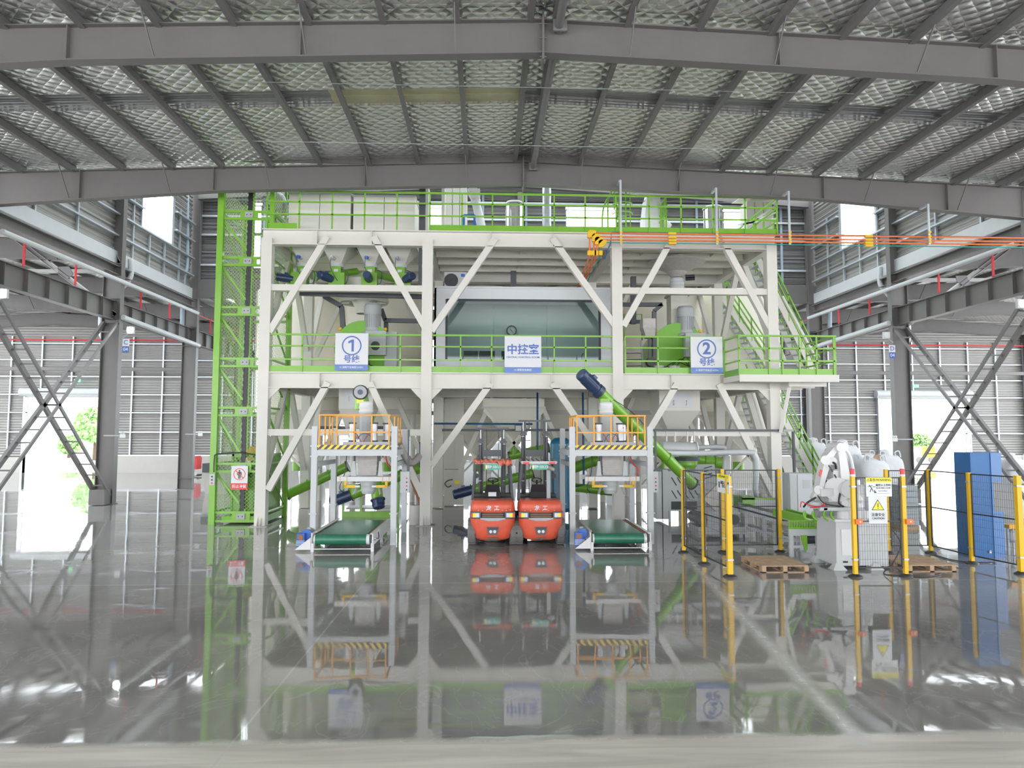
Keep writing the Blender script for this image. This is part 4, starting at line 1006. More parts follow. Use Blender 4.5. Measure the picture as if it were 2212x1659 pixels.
# ---- mixers
def mixer(cx, cy, label, s):
    t = T('mixer', label, 'mixer', (cx, cy, Z1))
    r = .88; zc = Z1 + .92
    O('drum', MB().cyl((cx - .2, cy - .6, zc), (cx - .2, cy + 1.2, zc), r, n=36).box(cx - 1.08, cx + .68, cy - .55, cy + 1.15, Z1 + .04, zc), 'green', t)
    d = O('end_plate', MB().cyl((cx - .2, cy - .66, zc), (cx - .2, cy - .6, zc), r + .06, n=36), 'dgreen', t)
    O('lifting_eye', MB().sph((cx - .95, cy - .62, zc + .66), .06, 6).sph((cx + .55, cy - .62, zc + .66), .06, 6), 'yellow', t)
    O('gear_plate', MB().box(cx + .55, cx + .95, cy - .75, cy - .3, Z1 + .15, zc + .55), 'mgrey', t)
    g = O('gearbox', MB().box(cx - .05 + s, cx + .62 + s, cy - 1.0, cy - .68, zc - .25, zc + .55), 'mgrey', t)
    O('shaft_hole', MB().cyl((cx + .28 + s, cy - 1.01, zc + .05), (cx + .28 + s, cy - .98, zc + .05), .15, n=20), 'black', g)
    mc = (cx + .1 + s, cy - .5)
    b = MB(); b.cyl((*mc, zc + .65), (*mc, zc + 1.35), .25, n=24)
    for k in range(20):
        a = 2 * PI * k / 20; b.bar((mc[0] + .26 * math.cos(a), mc[1] + .26 * math.sin(a), zc + .7), (mc[0] + .26 * math.cos(a), mc[1] + .26 * math.sin(a), zc + 1.15), .012, .04, (math.cos(a), math.sin(a), 0))
    b.lathe((*mc, zc + 1.15), [(.29, 0), (.29, .3), (.24, .38), (0, .38)], 24)
    b.lathe((*mc, zc + .5), [(.36, 0), (.36, .06), (.27, .1), (.27, .2)], 24)
    O('main_motor', b, 'mgrey', t)
    O('foot_frame', MB().box(cx - 1.2, cx + .8, cy - .6, cy - .5, Z1 + .01, Z1 + .12).box(cx - 1.2, cx + .8, cy + 1, cy + 1.1, Z1 + .01, Z1 + .12), 'dgreen', t)
    for k in range(3): O('hose', MB().tube(curve3([(cx - .9 + .2 * k, cy - .8, Z1 + .15), (cx - .4 + .2 * k, cy - .85, Z1 + .5 + .1 * k), (cx + .1, cy - .9, Z1 + .35), (cx + .5, cy - .85, Z1 + .2)]), .015, 6), 'black', t)
    return t
mc = P(782, 720, 23.8); mixer(mc.x + .25, 24.3, 'green mixer with a grey upright motor behind the 1 sign', 0)
mc2 = P(1472, 720, 23.8); mixer(mc2.x + .05, 24.3, 'green mixer with a grey upright motor beside the 2 sign', 0)
# ring hopper above left mixer
c = P(786, 655, 24.6)
t = T('ring_hopper', 'cream funnel with a wide ring collar over the left mixer', 'funnel', (c.x, 24.6, c.z - .7))
O('funnel', MB().lathe((c.x, 24.6, P(786, 672, 24.6).z), [(.25, -.1), (.25, 0), (.42, .35), (.62, .75), (.62, 1.05)], 28), 'cream', t)
O('ring_collar', MB().lathe((c.x, 24.6, P(786, 656, 24.6).z), [(.8, 0), (.82, .0), (.86, .12), (.82, .2), (.78, .2), (.76, .05), (.8, 0)], 32), 'cream', t)
for k in range(6):
    a = k * PI / 3; O('ring_arm', MB().bar((c.x + .5 * math.cos(a), 24.6 + .5 * math.sin(a), c.z), (c.x + .8 * math.cos(a), 24.6 + .8 * math.sin(a), c.z), .05), 'cream', t)
O('weigh_drum', MB().cyl((c.x + .0, 24.6, P(786, 632, 24.6).z), (c.x, 24.6, P(786, 608, 24.6).z), .72, n=28), 'cream', t)
# vertical pipe beside it
c = P(815, 680, 24.9)
tag(O('chute_pipe', MB().cyl((c.x, 24.9, P(815, 725, 24.9).z), (c.x, 24.9, P(815, 630, 24.9).z), .14), 'white'), 'white vertical chute pipe right of the left mixer motor', 'pipe')
# chute with cap above the right mixer
c = P(1462, 600, 24.4)
t = T('feed_chute', 'cream feed chute with a dusty cone and flexible sleeve over the right mixer', 'chute', (c.x, 24.4, P(1462, 700, 24.4).z))
zz = lambda q: P(1462, q, 24.4).z
O('upper_pipe', MB().cyl((c.x, 24.4, zz(553)), (c.x, 24.4, zz(575)), .3, .2, n=20), 'cream', t)
O('cone', MB().lathe((c.x, 24.4, zz(600)), [(.2, 0), (.35, .2), (.95, .5), (1.0, .55)], 28), 'hopper', t)
O('sleeve', MB().lathe((c.x, 24.4, zz(638)), [(.24, 0)] + [(.24 + .02 * (k % 2), .06 * k) for k in range(1, 11)], 20), 'lgrey', t)
O('square_duct', MB().box(c.x - .3, c.x + .3, 24.1, 24.7, zz(705), zz(640)), 'cream', t)
O('flange', MB().box(c.x - .36, c.x + .36, 24.05, 24.75, zz(642), zz(637)), 'hopper', t)
for k in range(2): O('actuator', MB().cyl((c.x + .25, 24.2, zz(600) - .1 * k), (c.x + .55, 24.1, zz(600) - .1 * k), .05), 'black', t)
# small dust hopper left of right mixer
c = P(1396, 700, 23.6)
t = T('small_hopper', 'small grey dusty hopper left of the right mixer', 'hopper', (c.x, 23.6, Z1))
O('bin', MB().frustum((c.x - .05, c.x + .25, 23.4, 23.7), P(0, 722, 23.6).z, (c.x - .18, c.x + .25, 23.3, 23.8), P(0, 700, 23.6).z).box(c.x - .18, c.x + .25, 23.3, 23.8, P(0, 700, 23.6).z, P(0, 680, 23.6).z), 'hopper', t)
O('stand', MB().box(c.x + .05, c.x + .12, 23.5, 23.57, Z1, P(0, 722, 23.6).z).box(c.x + .2, c.x + .25, 23.5, 23.57, Z1, P(0, 722, 23.6).z), 'dark', t)
O('valve', MB().cyl((c.x + .1, 23.3, Z1 + .5), (c.x + .1, 23.6, Z1 + .5), .16), 'black', t)
for i, (px, w_) in enumerate(((1423, 24), (1456, 26))):
    c = P(px, 790, 22.9); r = w_ / 2 / 1530 * 22.9
    t = T('bucket', ['dirty grey bucket on the deck left of the 2 sign', 'dark tub on the deck next to the 2 sign'][i], 'bucket', (c.x, 22.9, Z1 + .012))
    O('pail', MB().lathe((c.x, 22.9, Z1 + .015), [(0, 0), (r * .8, 0), (r, .28), (r * 1.05, .28), (r * 1.05, .3), (r * .95, .3), (r * .78, .02)], 20), 'mgrey' if i == 0 else 'hopper', t)
    O('handle', MB().tube([(c.x - r, 22.85, Z1 + .28), (c.x - r * .6, 22.75, Z1 + .2), (c.x + r * .6, 22.75, Z1 + .2), (c.x + r, 22.85, Z1 + .28)], .01), 'dark', t)
# green plant ladder seen left of right mixer
t = T('step_stand', 'grey step stand behind the left of the right bay rail', 'steps', (P(1368, 760, 24).x, 24, Z1))
c = P(1368, 735, 24)
for dx in (-.32, .32): O('leg', MB().bar((c.x + dx, 23.8, Z1), (c.x + dx * .8, 24, c.z), .05), 'mgrey', t)
for k in range(4): O('tread', MB().box(c.x - .3, c.x + .3, 23.85, 24.15, Z1 + .2 + .22 * k, Z1 + .22 + .22 * k), 'mgrey', t)
O('handrail', MB().tube([(c.x - .32, 24, c.z), (c.x - .32, 24, c.z + .9), (c.x + .3, 24, c.z + .9), (c.x + .3, 24, c.z)], .022), 'green', t)

# ---------------------------------------------------------------- top deck equipment
def gx(px, Y, py=450): return P(px, py, Y).x
def gz(py, Y): return P(1106, py, Y).z
# cyclone + chute
Y = 25.5; t = T('cyclone_chute', 'white transition piece and slanting chute on the top deck left of centre', 'chute', (gx(1030, Y), Y, Z2))
O('hood', MB().box(gx(1013, Y), gx(1030, Y), Y - .35, Y + .35, gz(418, Y), gz(398, Y)).frustum((gx(1019, Y), gx(1036, Y), Y - .15, Y + .15), gz(434, Y), (gx(1011, Y), gx(1037, Y), Y - .4, Y + .4), gz(416, Y)), 'white', t)
O('chute', MB().cyl((gx(1027, Y), Y, gz(434, Y)), (gx(1055, Y), Y, Z2 + .05), .16, n=16), 'white', t)
O('collar', MB().cyl((gx(1026, Y), Y, gz(433, Y)), (gx(1028, Y), Y, gz(438, Y)), .19, n=16), 'white', t)
# elevator casing columns
for i, (a, c, Y, lb) in enumerate(((961, 1009, 27.5, 'broad cream elevator casing on the top deck left of centre'), (917, 926, 25.0, 'slim white elevator leg beside the black duct'), (953, 961, 26.0, 'slim white pipe column left of the broad casing'), (1612, 1668, 27, 'cream enclosure under a small roof at the right of the top deck'))):
    t = T('elevator_casing', lb, 'casing', (gx((a + c) / 2, Y), Y, Z2))
    w_ = (gx(c, Y) - gx(a, Y)); n = 3 if w_ > .6 else 1
    for k in range(n): O('casing_panel', MB().box(gx(a, Y) + w_ * k / n + .01, gx(a, Y) + w_ * (k + 1) / n - .01, Y, Y + .7, Z2 + .012, gz(404 if i != 3 else 428, Y)), 'cream', t)
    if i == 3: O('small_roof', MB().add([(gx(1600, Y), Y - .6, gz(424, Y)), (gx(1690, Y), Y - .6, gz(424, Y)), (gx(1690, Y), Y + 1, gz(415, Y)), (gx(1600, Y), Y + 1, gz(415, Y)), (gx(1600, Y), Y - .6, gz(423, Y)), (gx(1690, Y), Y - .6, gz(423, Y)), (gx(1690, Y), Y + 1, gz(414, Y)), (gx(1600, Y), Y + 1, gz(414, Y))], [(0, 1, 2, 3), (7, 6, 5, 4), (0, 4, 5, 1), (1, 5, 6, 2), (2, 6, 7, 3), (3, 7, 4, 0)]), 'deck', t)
# dust drums with green arc rails
for i, (px0, px1, pyt, Y) in enumerate(((1092, 1130, 436, 27.0), (1520, 1560, 440, 26.2))):
    cx = gx((px0 + px1) / 2, Y); r = (gx(px1, Y) - gx(px0, Y)) / 2; zt_ = gz(pyt, Y)
    t = T('filter_drum', ['polished filter drum on the top deck in the centre', 'polished filter drum on the top deck at the right'][i], 'drum', (cx, Y, Z2), 'filter drums')
    O('shell', MB().cyl((cx, Y, Z2 + .1), (cx, Y, zt_ - .12), r, n=32), 'chrome', t)
    O('lid', MB().lathe((cx, Y, zt_ - .14), [(r * 1.08, 0), (r * 1.1, .05), (r * .9, .12), (r * .4, .17), (0, .18)], 32), 'lgrey', t)
    O('foot_ring', MB().cyl((cx, Y, Z2 + .012), (cx, Y, Z2 + .1), r * 1.05, n=32), 'cream', t)
    rr = 1.5
    tr = T('round_guard_rail', ['light green curved rail around the centre filter drum', 'light green curved rail around the right filter drum'][i], 'railing', (cx, Y, Z2), 'curved rails')
    for h in (.35, .85):
        O('rail', MB().tube([(cx + (rr + .2) * math.cos(a), Y + rr * .5 * math.sin(a), Z2 + h + .08 * math.cos(3 * a)) for a in [2 * PI * k / 28 for k in range(29)]], .035), 'green', tr)
    for k in range(6):
        a = 2 * PI * k / 6 + .4; O('post', MB().bar((cx + (rr + .2) * math.cos(a), Y + rr * .5 * math.sin(a), Z2), (cx + (rr + .2) * math.cos(a), Y + rr * .5 * math.sin(a), Z2 + 1.1), .06), 'green', tr)
t = tag(O('exhaust_duct', MB().lathe((gx(1181, 26.5), 26.5, Z2 + .012), [(.165, 0)] + [(.165 + .008 * (k % 2), .3 * k) for k in range(1, 12)], 20), 'duct'), 'galvanised round duct rising through the top deck', 'duct')
# white bag filter
Y = 25.5; cx = gx(1408, Y)
t = T('bag_filter', 'white tall filter housing with sloped shoulders on the top deck', 'filter', (cx, Y, Z2))
O('body', MB().frustum((gx(1388, Y), gx(1426, Y), Y - .4, Y + .4), gz(470, Y), (gx(1393, Y), gx(1420, Y), Y - .4, Y + .4), gz(428, Y)), 'white', t)
O('cap', MB().lathe((cx, Y, gz(430, Y)), [(.3, 0), (.27, .12), (.1, .18), (0, .18)], 20), 'white', t)
O('base', MB().box(gx(1388, Y), gx(1428, Y), Y - .45, Y + .45, Z2 + .012, gz(470, Y)), 'white', t)
O('fan_outlet', MB().cyl((gx(1424, Y), Y - .1, gz(474, Y)), (gx(1447, Y), Y - .1, gz(487, Y)), .2, .08), 'white', t)
# caged ladder, lamp post and inclined ladders
Y = 24.6
t = T('caged_ladder', 'green hooped access ladder on the top deck right of the bright window', 'ladder', (gx(1345, Y), Y, Z2))
for px in (1337, 1352): O('stile', MB().bar((gx(px, Y), Y, Z2), (gx(px, Y), Y, gz(404, Y)), .05), 'green', t)
for k in range(6): O('rung', MB().bar((gx(1337, Y), Y, Z2 + .2 + .22 * k), (gx(1352, Y), Y, Z2 + .2 + .22 * k), .03), 'green', t)
for z in (440, 415, 460): O('hoop', MB().tube([(gx(1344.5, Y) + .35 * math.cos(a), Y - .35 * math.sin(a), gz(z, Y)) for a in [PI * k / 10 for k in range(11)]], .02), 'green', t)
t = T('step_ladder', 'green steep handrail pair at the top deck left of the caged ladder', 'ladder', (gx(1310, Y), Y, Z2))
O('handrail', MB().tube(curve3([(gx(1302, Y), Y, Z2 + .1), (gx(1302, Y), Y, gz(455, Y)), (gx(1318, Y), Y, gz(418, Y)), (gx(1322, Y), Y, gz(406, Y)), (gx(1327, Y), Y, gz(406, Y)), (gx(1327, Y), Y, gz(450, Y))]), .03), 'green', t)
O('post', MB().bar((gx(1313, Y), Y, Z2), (gx(1313, Y), Y, gz(425, Y)), .05), 'green', t)
t = T('flood_light', 'small bright panel floodlight above the top deck beside the caged ladder', 'lamp', (gx(1369, 24.8), 24.8, Z2))
O('post', MB().bar((gx(1362, 24.8), 24.85, Z2), (gx(1362, 24.8), 24.85, gz(405, 24.8)), .04), 'green', t); O('head', MB().box(gx(1362, 24.8), gx(1375, 24.8), 24.75, 24.8, gz(416, 24.8), gz(407, 24.8)), 'sign', t)
t = T('blue_pipe_frame', 'short bright blue pipe frame on the top deck left of the slanting chute', 'pipe', (gx(1013, 25), 25, Z2))
for px in (1002, 1025): O('post', MB().bar((gx(px, 25), 25, Z2), (gx(px, 25), 25, gz(466, 25)), .08), 'mblue', t)
O('cross_pipe', MB().bar((gx(1002, 25), 25, gz(467, 25)), (gx(1025, 25), 25, gz(467, 25)), .08), 'mblue', t)
for i, (a, c, Y) in enumerate((((578, 436), (624, 486), 24.6), ((1618, 486), (1680, 440), 24.0), ((1425, 450), (1441, 423), 25.0))):
    t = T('stair_rail', ['white stair stringers behind the left end of the top deck rail', 'white inclined stair rails at the right end of the top deck', 'short green inclined rails right of the filter housing'][i], 'stairs', P(*a, Y))
    for d in (0, 22, 40):
        O('rail', MB().bar(P(a[0] - (d * .6 if i == 1 else 0), a[1] + (0 if i == 1 else d * .8), Y), P(c[0] + (0 if i == 1 else 0), c[1] + d * .8, Y), .06), 'green' if i == 2 else 'white', t)
    for k in range(3): u = P(a[0] + (c[0] - a[0]) * (k + .5) / 3, a[1] + (c[1] - a[1]) * (k + .5) / 3, Y); O('post', MB().bar((u.x, Y, Z2), u, .05), 'green', t)
# things behind the lift on the top deck
t = T('vent_hood', 'grey dished motor hood behind the left end of the top deck rail', 'hood', P(598, 440, 24))
O('hood', MB().lathe(P(590, 425, 24), [(.28, 0), (.3, .25), (.2, .5), (0, .55)], 20, (1, 0, -1)), 'mgrey', t); O('stem', MB().bar((P(596, 440, 24).x, 24, Z2), P(596, 440, 24), .05), 'dark', t)
t = T('green_mast', 'broad green mast plates behind the left end of the top deck', 'mast', (gx(592, 25), 25, Z2))
for px, w_ in ((590, .2), (603, .1), (617, .08)): O('mast_post', MB().box(gx(px, 25) - w_ / 2, gx(px, 25) + w_ / 2, 25, 25.1, Z2, gz(408, 25)), 'green', t)

# ---------------------------------------------------------------- orange conduits on hangers
Yc = 21.2
ct = T('conduit_run', 'bundle of orange and teal conduits with yellow couplings crossing to the right', 'conduit', P(1700, 510, Yc))
rows = [(504, 'conduit', 1280, 503), (512, 'conduit', 1289, 511), (519, 'conduit', 1295, 518), (525, 'tealpipe', 1303, 524)]
for i, (py, m_, px, p0) in enumerate(rows):
    zc = P(px, p0, Yc).z; xr = 24.0
    O('conduit', MB().cyl((gx(px, Yc, p0), Yc, zc), (xr, Yc, zc), .024 if m_ == 'conduit' else .016, n=8), m_, ct)
    cz_ = P(px, 547, Yc).z; x0 = gx(px, Yc, p0) - .06
    O('elbow_box', MB().prism([(x0 - .09, zc - .16), (x0 + .02, zc - .16), (x0 + .16, zc - .02), (x0 + .16, zc + .06), (x0 - .02, zc + .08), (x0 - .09, zc + .03)], Yc - .06, Yc + .06), 'yellow', ct)
    O('drop_conduit', MB().cyl((x0 - .03, Yc, zc - .15), (x0 - .03 , Yc, cz_ + .06), .024 if m_ == 'conduit' else .014, n=8), m_, ct)
    O('coupling', MB().box(x0 - .10, x0 + .03, Yc - .05, Yc + .05, cz_ - .07, cz_ + .07), 'yellow', ct)
    e = P(1247 + 5 * i, 622, 24.0)
    O('sloping_conduit', MB().cyl((x0 - .03, Yc, cz_ - .07), e, .024 if m_ == 'conduit' else .014, n=8), m_, ct)
    for q in (1452, 1876): O('coupling', MB().box(gx(q, Yc, 510) - .12, gx(q, Yc, 510) + .12, Yc - .045, Yc + .045, zc - .035, zc + .035), 'yellow', ct)
O('blue_conduit', MB().tube([P(1272 + 34, 560, Yc + .1), P(1319, 525, Yc + .1), P(1321, 502, Yc + .1), (24, Yc + .1, P(1321, 503, Yc + .1).z)], .022), 'bluepipe', ct)
for px in (1341, 1548, 1705, 2006):
    x_ = gx(px, Yc - .06, 500); zt_ = [10.62, 10.42, 10.35, 10.0][(1341, 1548, 1705, 2006).index(px)]
    O('hanger', MB().box(x_ - .03, x_ + .03, Yc - .1, Yc - .06, P(px, 530, Yc).z, zt_), 'galv', ct)
    O('hanger_clip', MB().box(x_ - .05, x_ + .03, Yc - .06, 21.5, zt_ - .06, zt_), 'galv', ct)
    for i in range(4): O('pipe_clip', MB().box(x_ - .04, x_ + .04, Yc - .13, Yc - .1, P(px, rows[i][0], Yc).z - .03, P(px, rows[i][0], Yc).z + .03), 'yellow', ct)

# ---------------------------------------------------------------- stairs on the right
def stair(label, a, c, y0, y1, n):
    """a top, c bottom in (x,z)"""
    t = T('steel_stair', label, 'stairs', (c[0], (y0 + y1) / 2, c[1]), 'platform stairs')
    d = V((c[0] - a[0], 0, c[1] - a[1])); 
    for y in (y0, y1): O('stringer', MB().bar((a[0], y, a[1]), (c[0], y, c[1]), .04, .22), 'cream', t)
    for k in range(1, n):
        x, z = a[0] + d.x * k / n, a[1] + d.z * k / n
        O('tread', MB().box(x - .12, x + .12, y0, y1, z - .02, z + .02), 'galv', t)
    for y in (y0, y1):
        for h in (1.0, .68, .36): O('handrail', MB().bar((a[0], y, a[1] + h), (c[0], y, c[1] + h), .045), 'green', t)
        for k in range(5):
            f_ = (k + .5) / 5; x, z = a[0] + d.x * f_, a[1] + d.z * f_
            O('post', MB().bar((x, y, z), (x, y, z + 1.0), .045), 'green', t)
stair('upper steep stair with green rails dropping from the top deck to the balcony', (P(1636, 541, 25.2).x, Z2), (P(1772, 820, 25.2).x, 4.62), 25.2, 26.0, 20)
stair('lower steep stair with green rails from the middle deck to the floor', (P(1655, 823, 25.2).x, 4.62), (P(1800, 1110, 25.2).x, .02), 25.2, 26.0, 20)
stair('inner stair seen through the right bay under the top deck', (P(1556, 560, 29).x, Z2 - .6), (P(1690, 800, 29).x, Z1), 29, 29.9, 18)
stair('inner lower stair seen behind the right column at ground level', (P(1612, 836, 28).x, Z1 - .1), (P(1700, 1080, 28).x, .02), 28, 28.8, 18)
for i, (a, c, r, Y) in enumerate((((1618, 845), (1665, 1000), .2, 27.0), ((1640, 840), (1672, 935), .26, 27.3), ((1596, 550), (1690, 780), .16, 26.6))):
    tag(O('slanting_pipe', MB().cyl(P(*a, Y), P(*c, Y), r), 'hopper' if i == 1 else 'cream'), ['slanting cream pipe beside the inner lower stair', 'thick dusty slanting pipe left of the fourth platform column', 'long slanting cream pipe beside the upper stair'][i], 'pipe')
tag(O('side_tube', MB().cyl(P(1760, 770, 24.5), P(1690, 640, 24.5), .05), 'cream'), 'thin cream tube along the upper stair', 'tube')

# ---------------------------------------------------------------- weighing hoppers and casings on the ground level
def groundhop(px0, px1, pyt, pym, pyb, Y, label, door=True):
    a, c = P(px0, 850, Y).x, P(px1, 850, Y).x; zt_, zm, zb_ = gz(pyt, Y), gz(pym, Y), gz(pyb, Y); d = (c - a)
    t = T('surge_hopper', label, 'hopper', ((a + c) / 2, Y + d / 2, zb_), 'surge hoppers')
    O('body', MB().box(a, c, Y, Y + d, zm, zt_), 'cream', t)
    m_ = (a + c) / 2
    O('cone', MB().frustum((m_ - .25, m_ + .25, Y + d / 2 - .25, Y + d / 2 + .25), zb_, (a, c, Y, Y + d), zm), 'cream', t)
    O('rim', MB().box(a - .06, c + .06, Y - .06, Y + d + .06, zt_ - .02, zt_ + .1), 'cream', t)
    if door:
        dd = O('hatch', MB().box(m_ - .42, m_ + .42, Y - .03, Y, zm + (zt_ - zm) * .15, zt_ - (zt_ - zm) * .15), 'panel', t)
        for k in (-1, 1): O('handle', MB().tube([(m_ + k * .22, Y - .03, zt_ - .35), (m_ + k * .22, Y - .08, zt_ - .33), (m_ + k * .22, Y - .08, zt_ - .48), (m_ + k * .22, Y - .03, zt_ - .5)], .012, 6), 'lgrey', dd)
groundhop(732, 806, 836, 884, 950, 23.6, 'square cream surge hopper above the left bagging machine')
groundhop(1424, 1512, 842, 886, 935, 23.8, 'square cream surge hopper behind the lower right tie beam')
for i, (a, c, pyt, pyb, Y, lb) in enumerate(((960, 1002, 845, 1088, 28.2, 'tall cream elevator casing left of the forklifts'), (1272, 1290, 845, 1100, 27.0, 'narrow cream casing behind the right bagging machine'), (941, 957, 850, 1090, 27.3, 'slim cream casing beside the tall elevator casing'), (1148, 1168, 845, 1090, 27.6, 'cream casing above the right forklift'))):
    t = T('elevator_casing', lb, 'casing', (P((a + c) / 2, 900, Y).x, Y, 0))
    x0, x1 = P(a, 950, Y).x, P(c, 950, Y).x
    n = 3 if i == 0 else 1
    for k in range(n):
        z0, z1 = .05 + (4.2 / n) * k, .03 + (4.2 / n) * (k + 1)
        O('casing_panel', MB().box(x0, x1, Y, Y + .5, z0, z1), 'cream', t)
    if i == 0:
        O('ridge', MB().box((x0 + x1) / 2 - .02, (x0 + x1) / 2 + .02, Y - .04, Y, 2.0, 4.2), 'cream', t)
        g = O('gauge', MB().cyl(P(977, 1049, Y - .05), P(977, 1049, Y), .07, n=14), 'lgrey', t)
        O('hose', MB().tube(curve3([P(975, 1049, Y - .05), P(967, 1052, Y - .08), P(961, 1045, Y - .08), P(968, 1038, Y - .08), P(978, 1036, Y - .05)]), .02), 'dark', t)
        O('label_plate', MB().box(P(982, 1040, Y).x, P(993, 1040, Y).x, Y - .02, Y, P(0, 1046, Y).z, P(0, 1038, Y).z), 'syel', t)
# cone hopper behind centre and X brace
Y = 27.2; cx = P(1110, 880, Y).x
t = T('cone_hopper', 'big cream conical hopper hanging above the forklifts', 'hopper', (cx, Y, gz(965, Y)))
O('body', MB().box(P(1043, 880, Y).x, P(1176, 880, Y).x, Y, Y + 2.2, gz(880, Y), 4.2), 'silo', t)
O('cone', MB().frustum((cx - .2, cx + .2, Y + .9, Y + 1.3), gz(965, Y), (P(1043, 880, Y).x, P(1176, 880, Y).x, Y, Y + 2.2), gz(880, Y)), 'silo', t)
O('rim', MB().box(P(1043, 880, Y).x - .05, P(1176, 880, Y).x + .05, Y - .04, Y, gz(882, Y), gz(878, Y)), 'cream', t)
t = T('cross_brace', 'cream crossed angle bars between the forklift masts', 'brace', P(1110, 960, 26.6))
O('angle_bar', MB().bar(P(1045, 885, 26.6), P(1150, 1000, 26.6), .11), 'cream', t); O('angle_bar', MB().bar(P(1175, 885, 26.6), P(1080, 990, 26.6), .11), 'cream', t)
# green screw conveyors
def screw(label, a, Ya, c, Yc_, r, mot=None, sp=None):
    p, q = P(*a, Ya), P(*c, Yc_)
    t = T('screw_conveyor', label, 'screw conveyor', ((p.x + q.x) / 2, (p.y + q.y) / 2, min(p.z, q.z)), 'green screw conveyors')
    O('tube', MB().cyl(p, q, r, n=20), 'green', t)
    u = (q - p).normalized()
    for e, s in ((p, -1), (q, 1)): O('end_flange', MB().cyl(e, e + u * s * .04, r * 1.25, n=20), 'dark', t)
    for f_ in (.35, .7): O('joint_ring', MB().cyl(p.lerp(q, f_), p.lerp(q, f_) + u * .03, r * 1.15, n=20), 'dgreen', t)
    if mot == 3: motor(q, q + u * r * 1.6, r * .95, t)
    elif mot: motor(p if mot == 1 else q, (p - u * r * 4.2) if mot == 1 else (q + u * r * 4.2), r * .95, t)
    if sp:
        for x, y0, y1, r2 in sp:
            k = P(x, y0, Ya); O('inlet' if y1 < y0 else 'outlet', MB().cyl(k, (k.x, k.y, P(x, y1, Ya).z), r2, n=18), 'green', t)
    return t
s1 = screw('large green screw conveyor slanting down over the right bagging machine', (1296, 848), 19.9, (1496, 1045), 21.4, .165)
p, q = P(1296, 848, 19.9), P(1496, 1045, 21.4); u = (q - p).normalized()
motor(p - u * .12, p - u * .85, .17, s1); O('gear_housing', MB().cyl(p - u * .14, p + u * .02, .2, n=18), 'navy', s1)
O('drop_spout', MB().cyl(P(1306, 862, 19.8), (P(1306, 862, 19.8).x, 19.8, P(1306, 893, 19.8).z), .16, n=18), 'green', s1)
O('cable', MB().tube(curve3([P(1325, 864, 19.6), P(1352, 880, 19.6), P(1375, 900, 19.9), P(1393, 920, 20.0)]), .012, 6), 'black', s1)
s2 = screw('green screw conveyor ending in a dark disc above the left bagging machine', (779, 848), 19.7, (800, 925), 22.9, .17)
O('drop_spout', MB().cyl(P(779, 862, 19.85), (P(779, 862, 19.85).x, 19.85, P(779, 884, 19.85).z), .165, n=18), 'green', s2)
c = P(778, 847, 19.45); O('bearing_disc', MB().cyl(c, c + V((0, .1, 0)), .17, n=28), 'mgrey', s2); O('bearing_hub', MB().cyl(c - V((0, .03, 0)), c, .07, n=16), 'navy', s2)
O('warning_label', MB().box(P(771, 865, 19.67).x, P(785, 865, 19.67).x, 19.66, 19.68, gz(872, 19.67), gz(860, 19.67)), 'syel', s2)
screw('short steep green screw conveyor with a dark motor at its foot behind the left machine', (803, 985), 23.4, (816, 1078), 22.9, .19, 3)
screw('green screw conveyor rising left behind the left machine legs', (622, 1068), 25.4, (750, 1008), 25.4, .17)
screw('green screw conveyor with a dark motor at its left end under the left machine', (760, 1068), 24.4, (914, 1008), 24.4, .18, 1, [(765, 1068, 1045, .2)])
screw('green screw conveyor crossing behind the forklift masts', (1100, 985), 27.0, (1185, 968), 27.0, .17, None, [(1109, 982, 962, .17)])
screw('low green screw conveyor behind the forklift seats with a dark motor', (1020, 1058), 26.0, (1150, 1022), 26.0, .17, 1)
screw('green screw conveyor behind the blue tank', (1236, 1012), 25.5, (1300, 990), 25.5, .19)
screw('low green screw conveyor behind the right machine legs', (1236, 1052), 26.0, (1325, 1062), 26.0, .16)
screw('green screw conveyor behind the grey sifter cabinet', (1500, 992), 25.6, (1560, 1000), 25.6, .2)
t = T('green_rotary_valve', 'green round rotary valve with bolted flange above the grey cabinet', 'valve', P(1484, 1010, 23.5))
b = MB(); c = P(1484, 1000, 23.5); O('body', MB().lathe((c.x, 23.5, P(0, 1012, 23.5).z), [(.25, 0), (.34, .12), (.34, .3), (.2, .5), (.34, .62), (.34, .75)], 24), 'green', t); O('flange_ring', MB().cyl((c.x, 23.5, c.z + .08), (c.x, 23.5, c.z + .2), .42, n=24), 'dark', t)
t = T('machine_skid', 'green floor skid of machinery behind the left conveyor', 'frame', (P(800, 1090, 24.4).x, 24.4, 0))
a, c = P(740, 1095, 24.6).x, P(862, 1095, 24.6).x
O('front_sill', MB().box(a, c, 24.5, 24.6, .0, .2), 'green', t); O('top_rail', MB().box(a, c, 24.5, 24.56, 1.3, 1.38), 'green', t)
for x in (a, a + .6, c - .05): O('upright', MB().box(x, x + .07, 24.5, 24.57, .2, 1.3), 'green', t)
O('tray_plate', MB().box(a + .1, c - .1, 24.7, 25.6, .25, .3), 'mgrey', t)
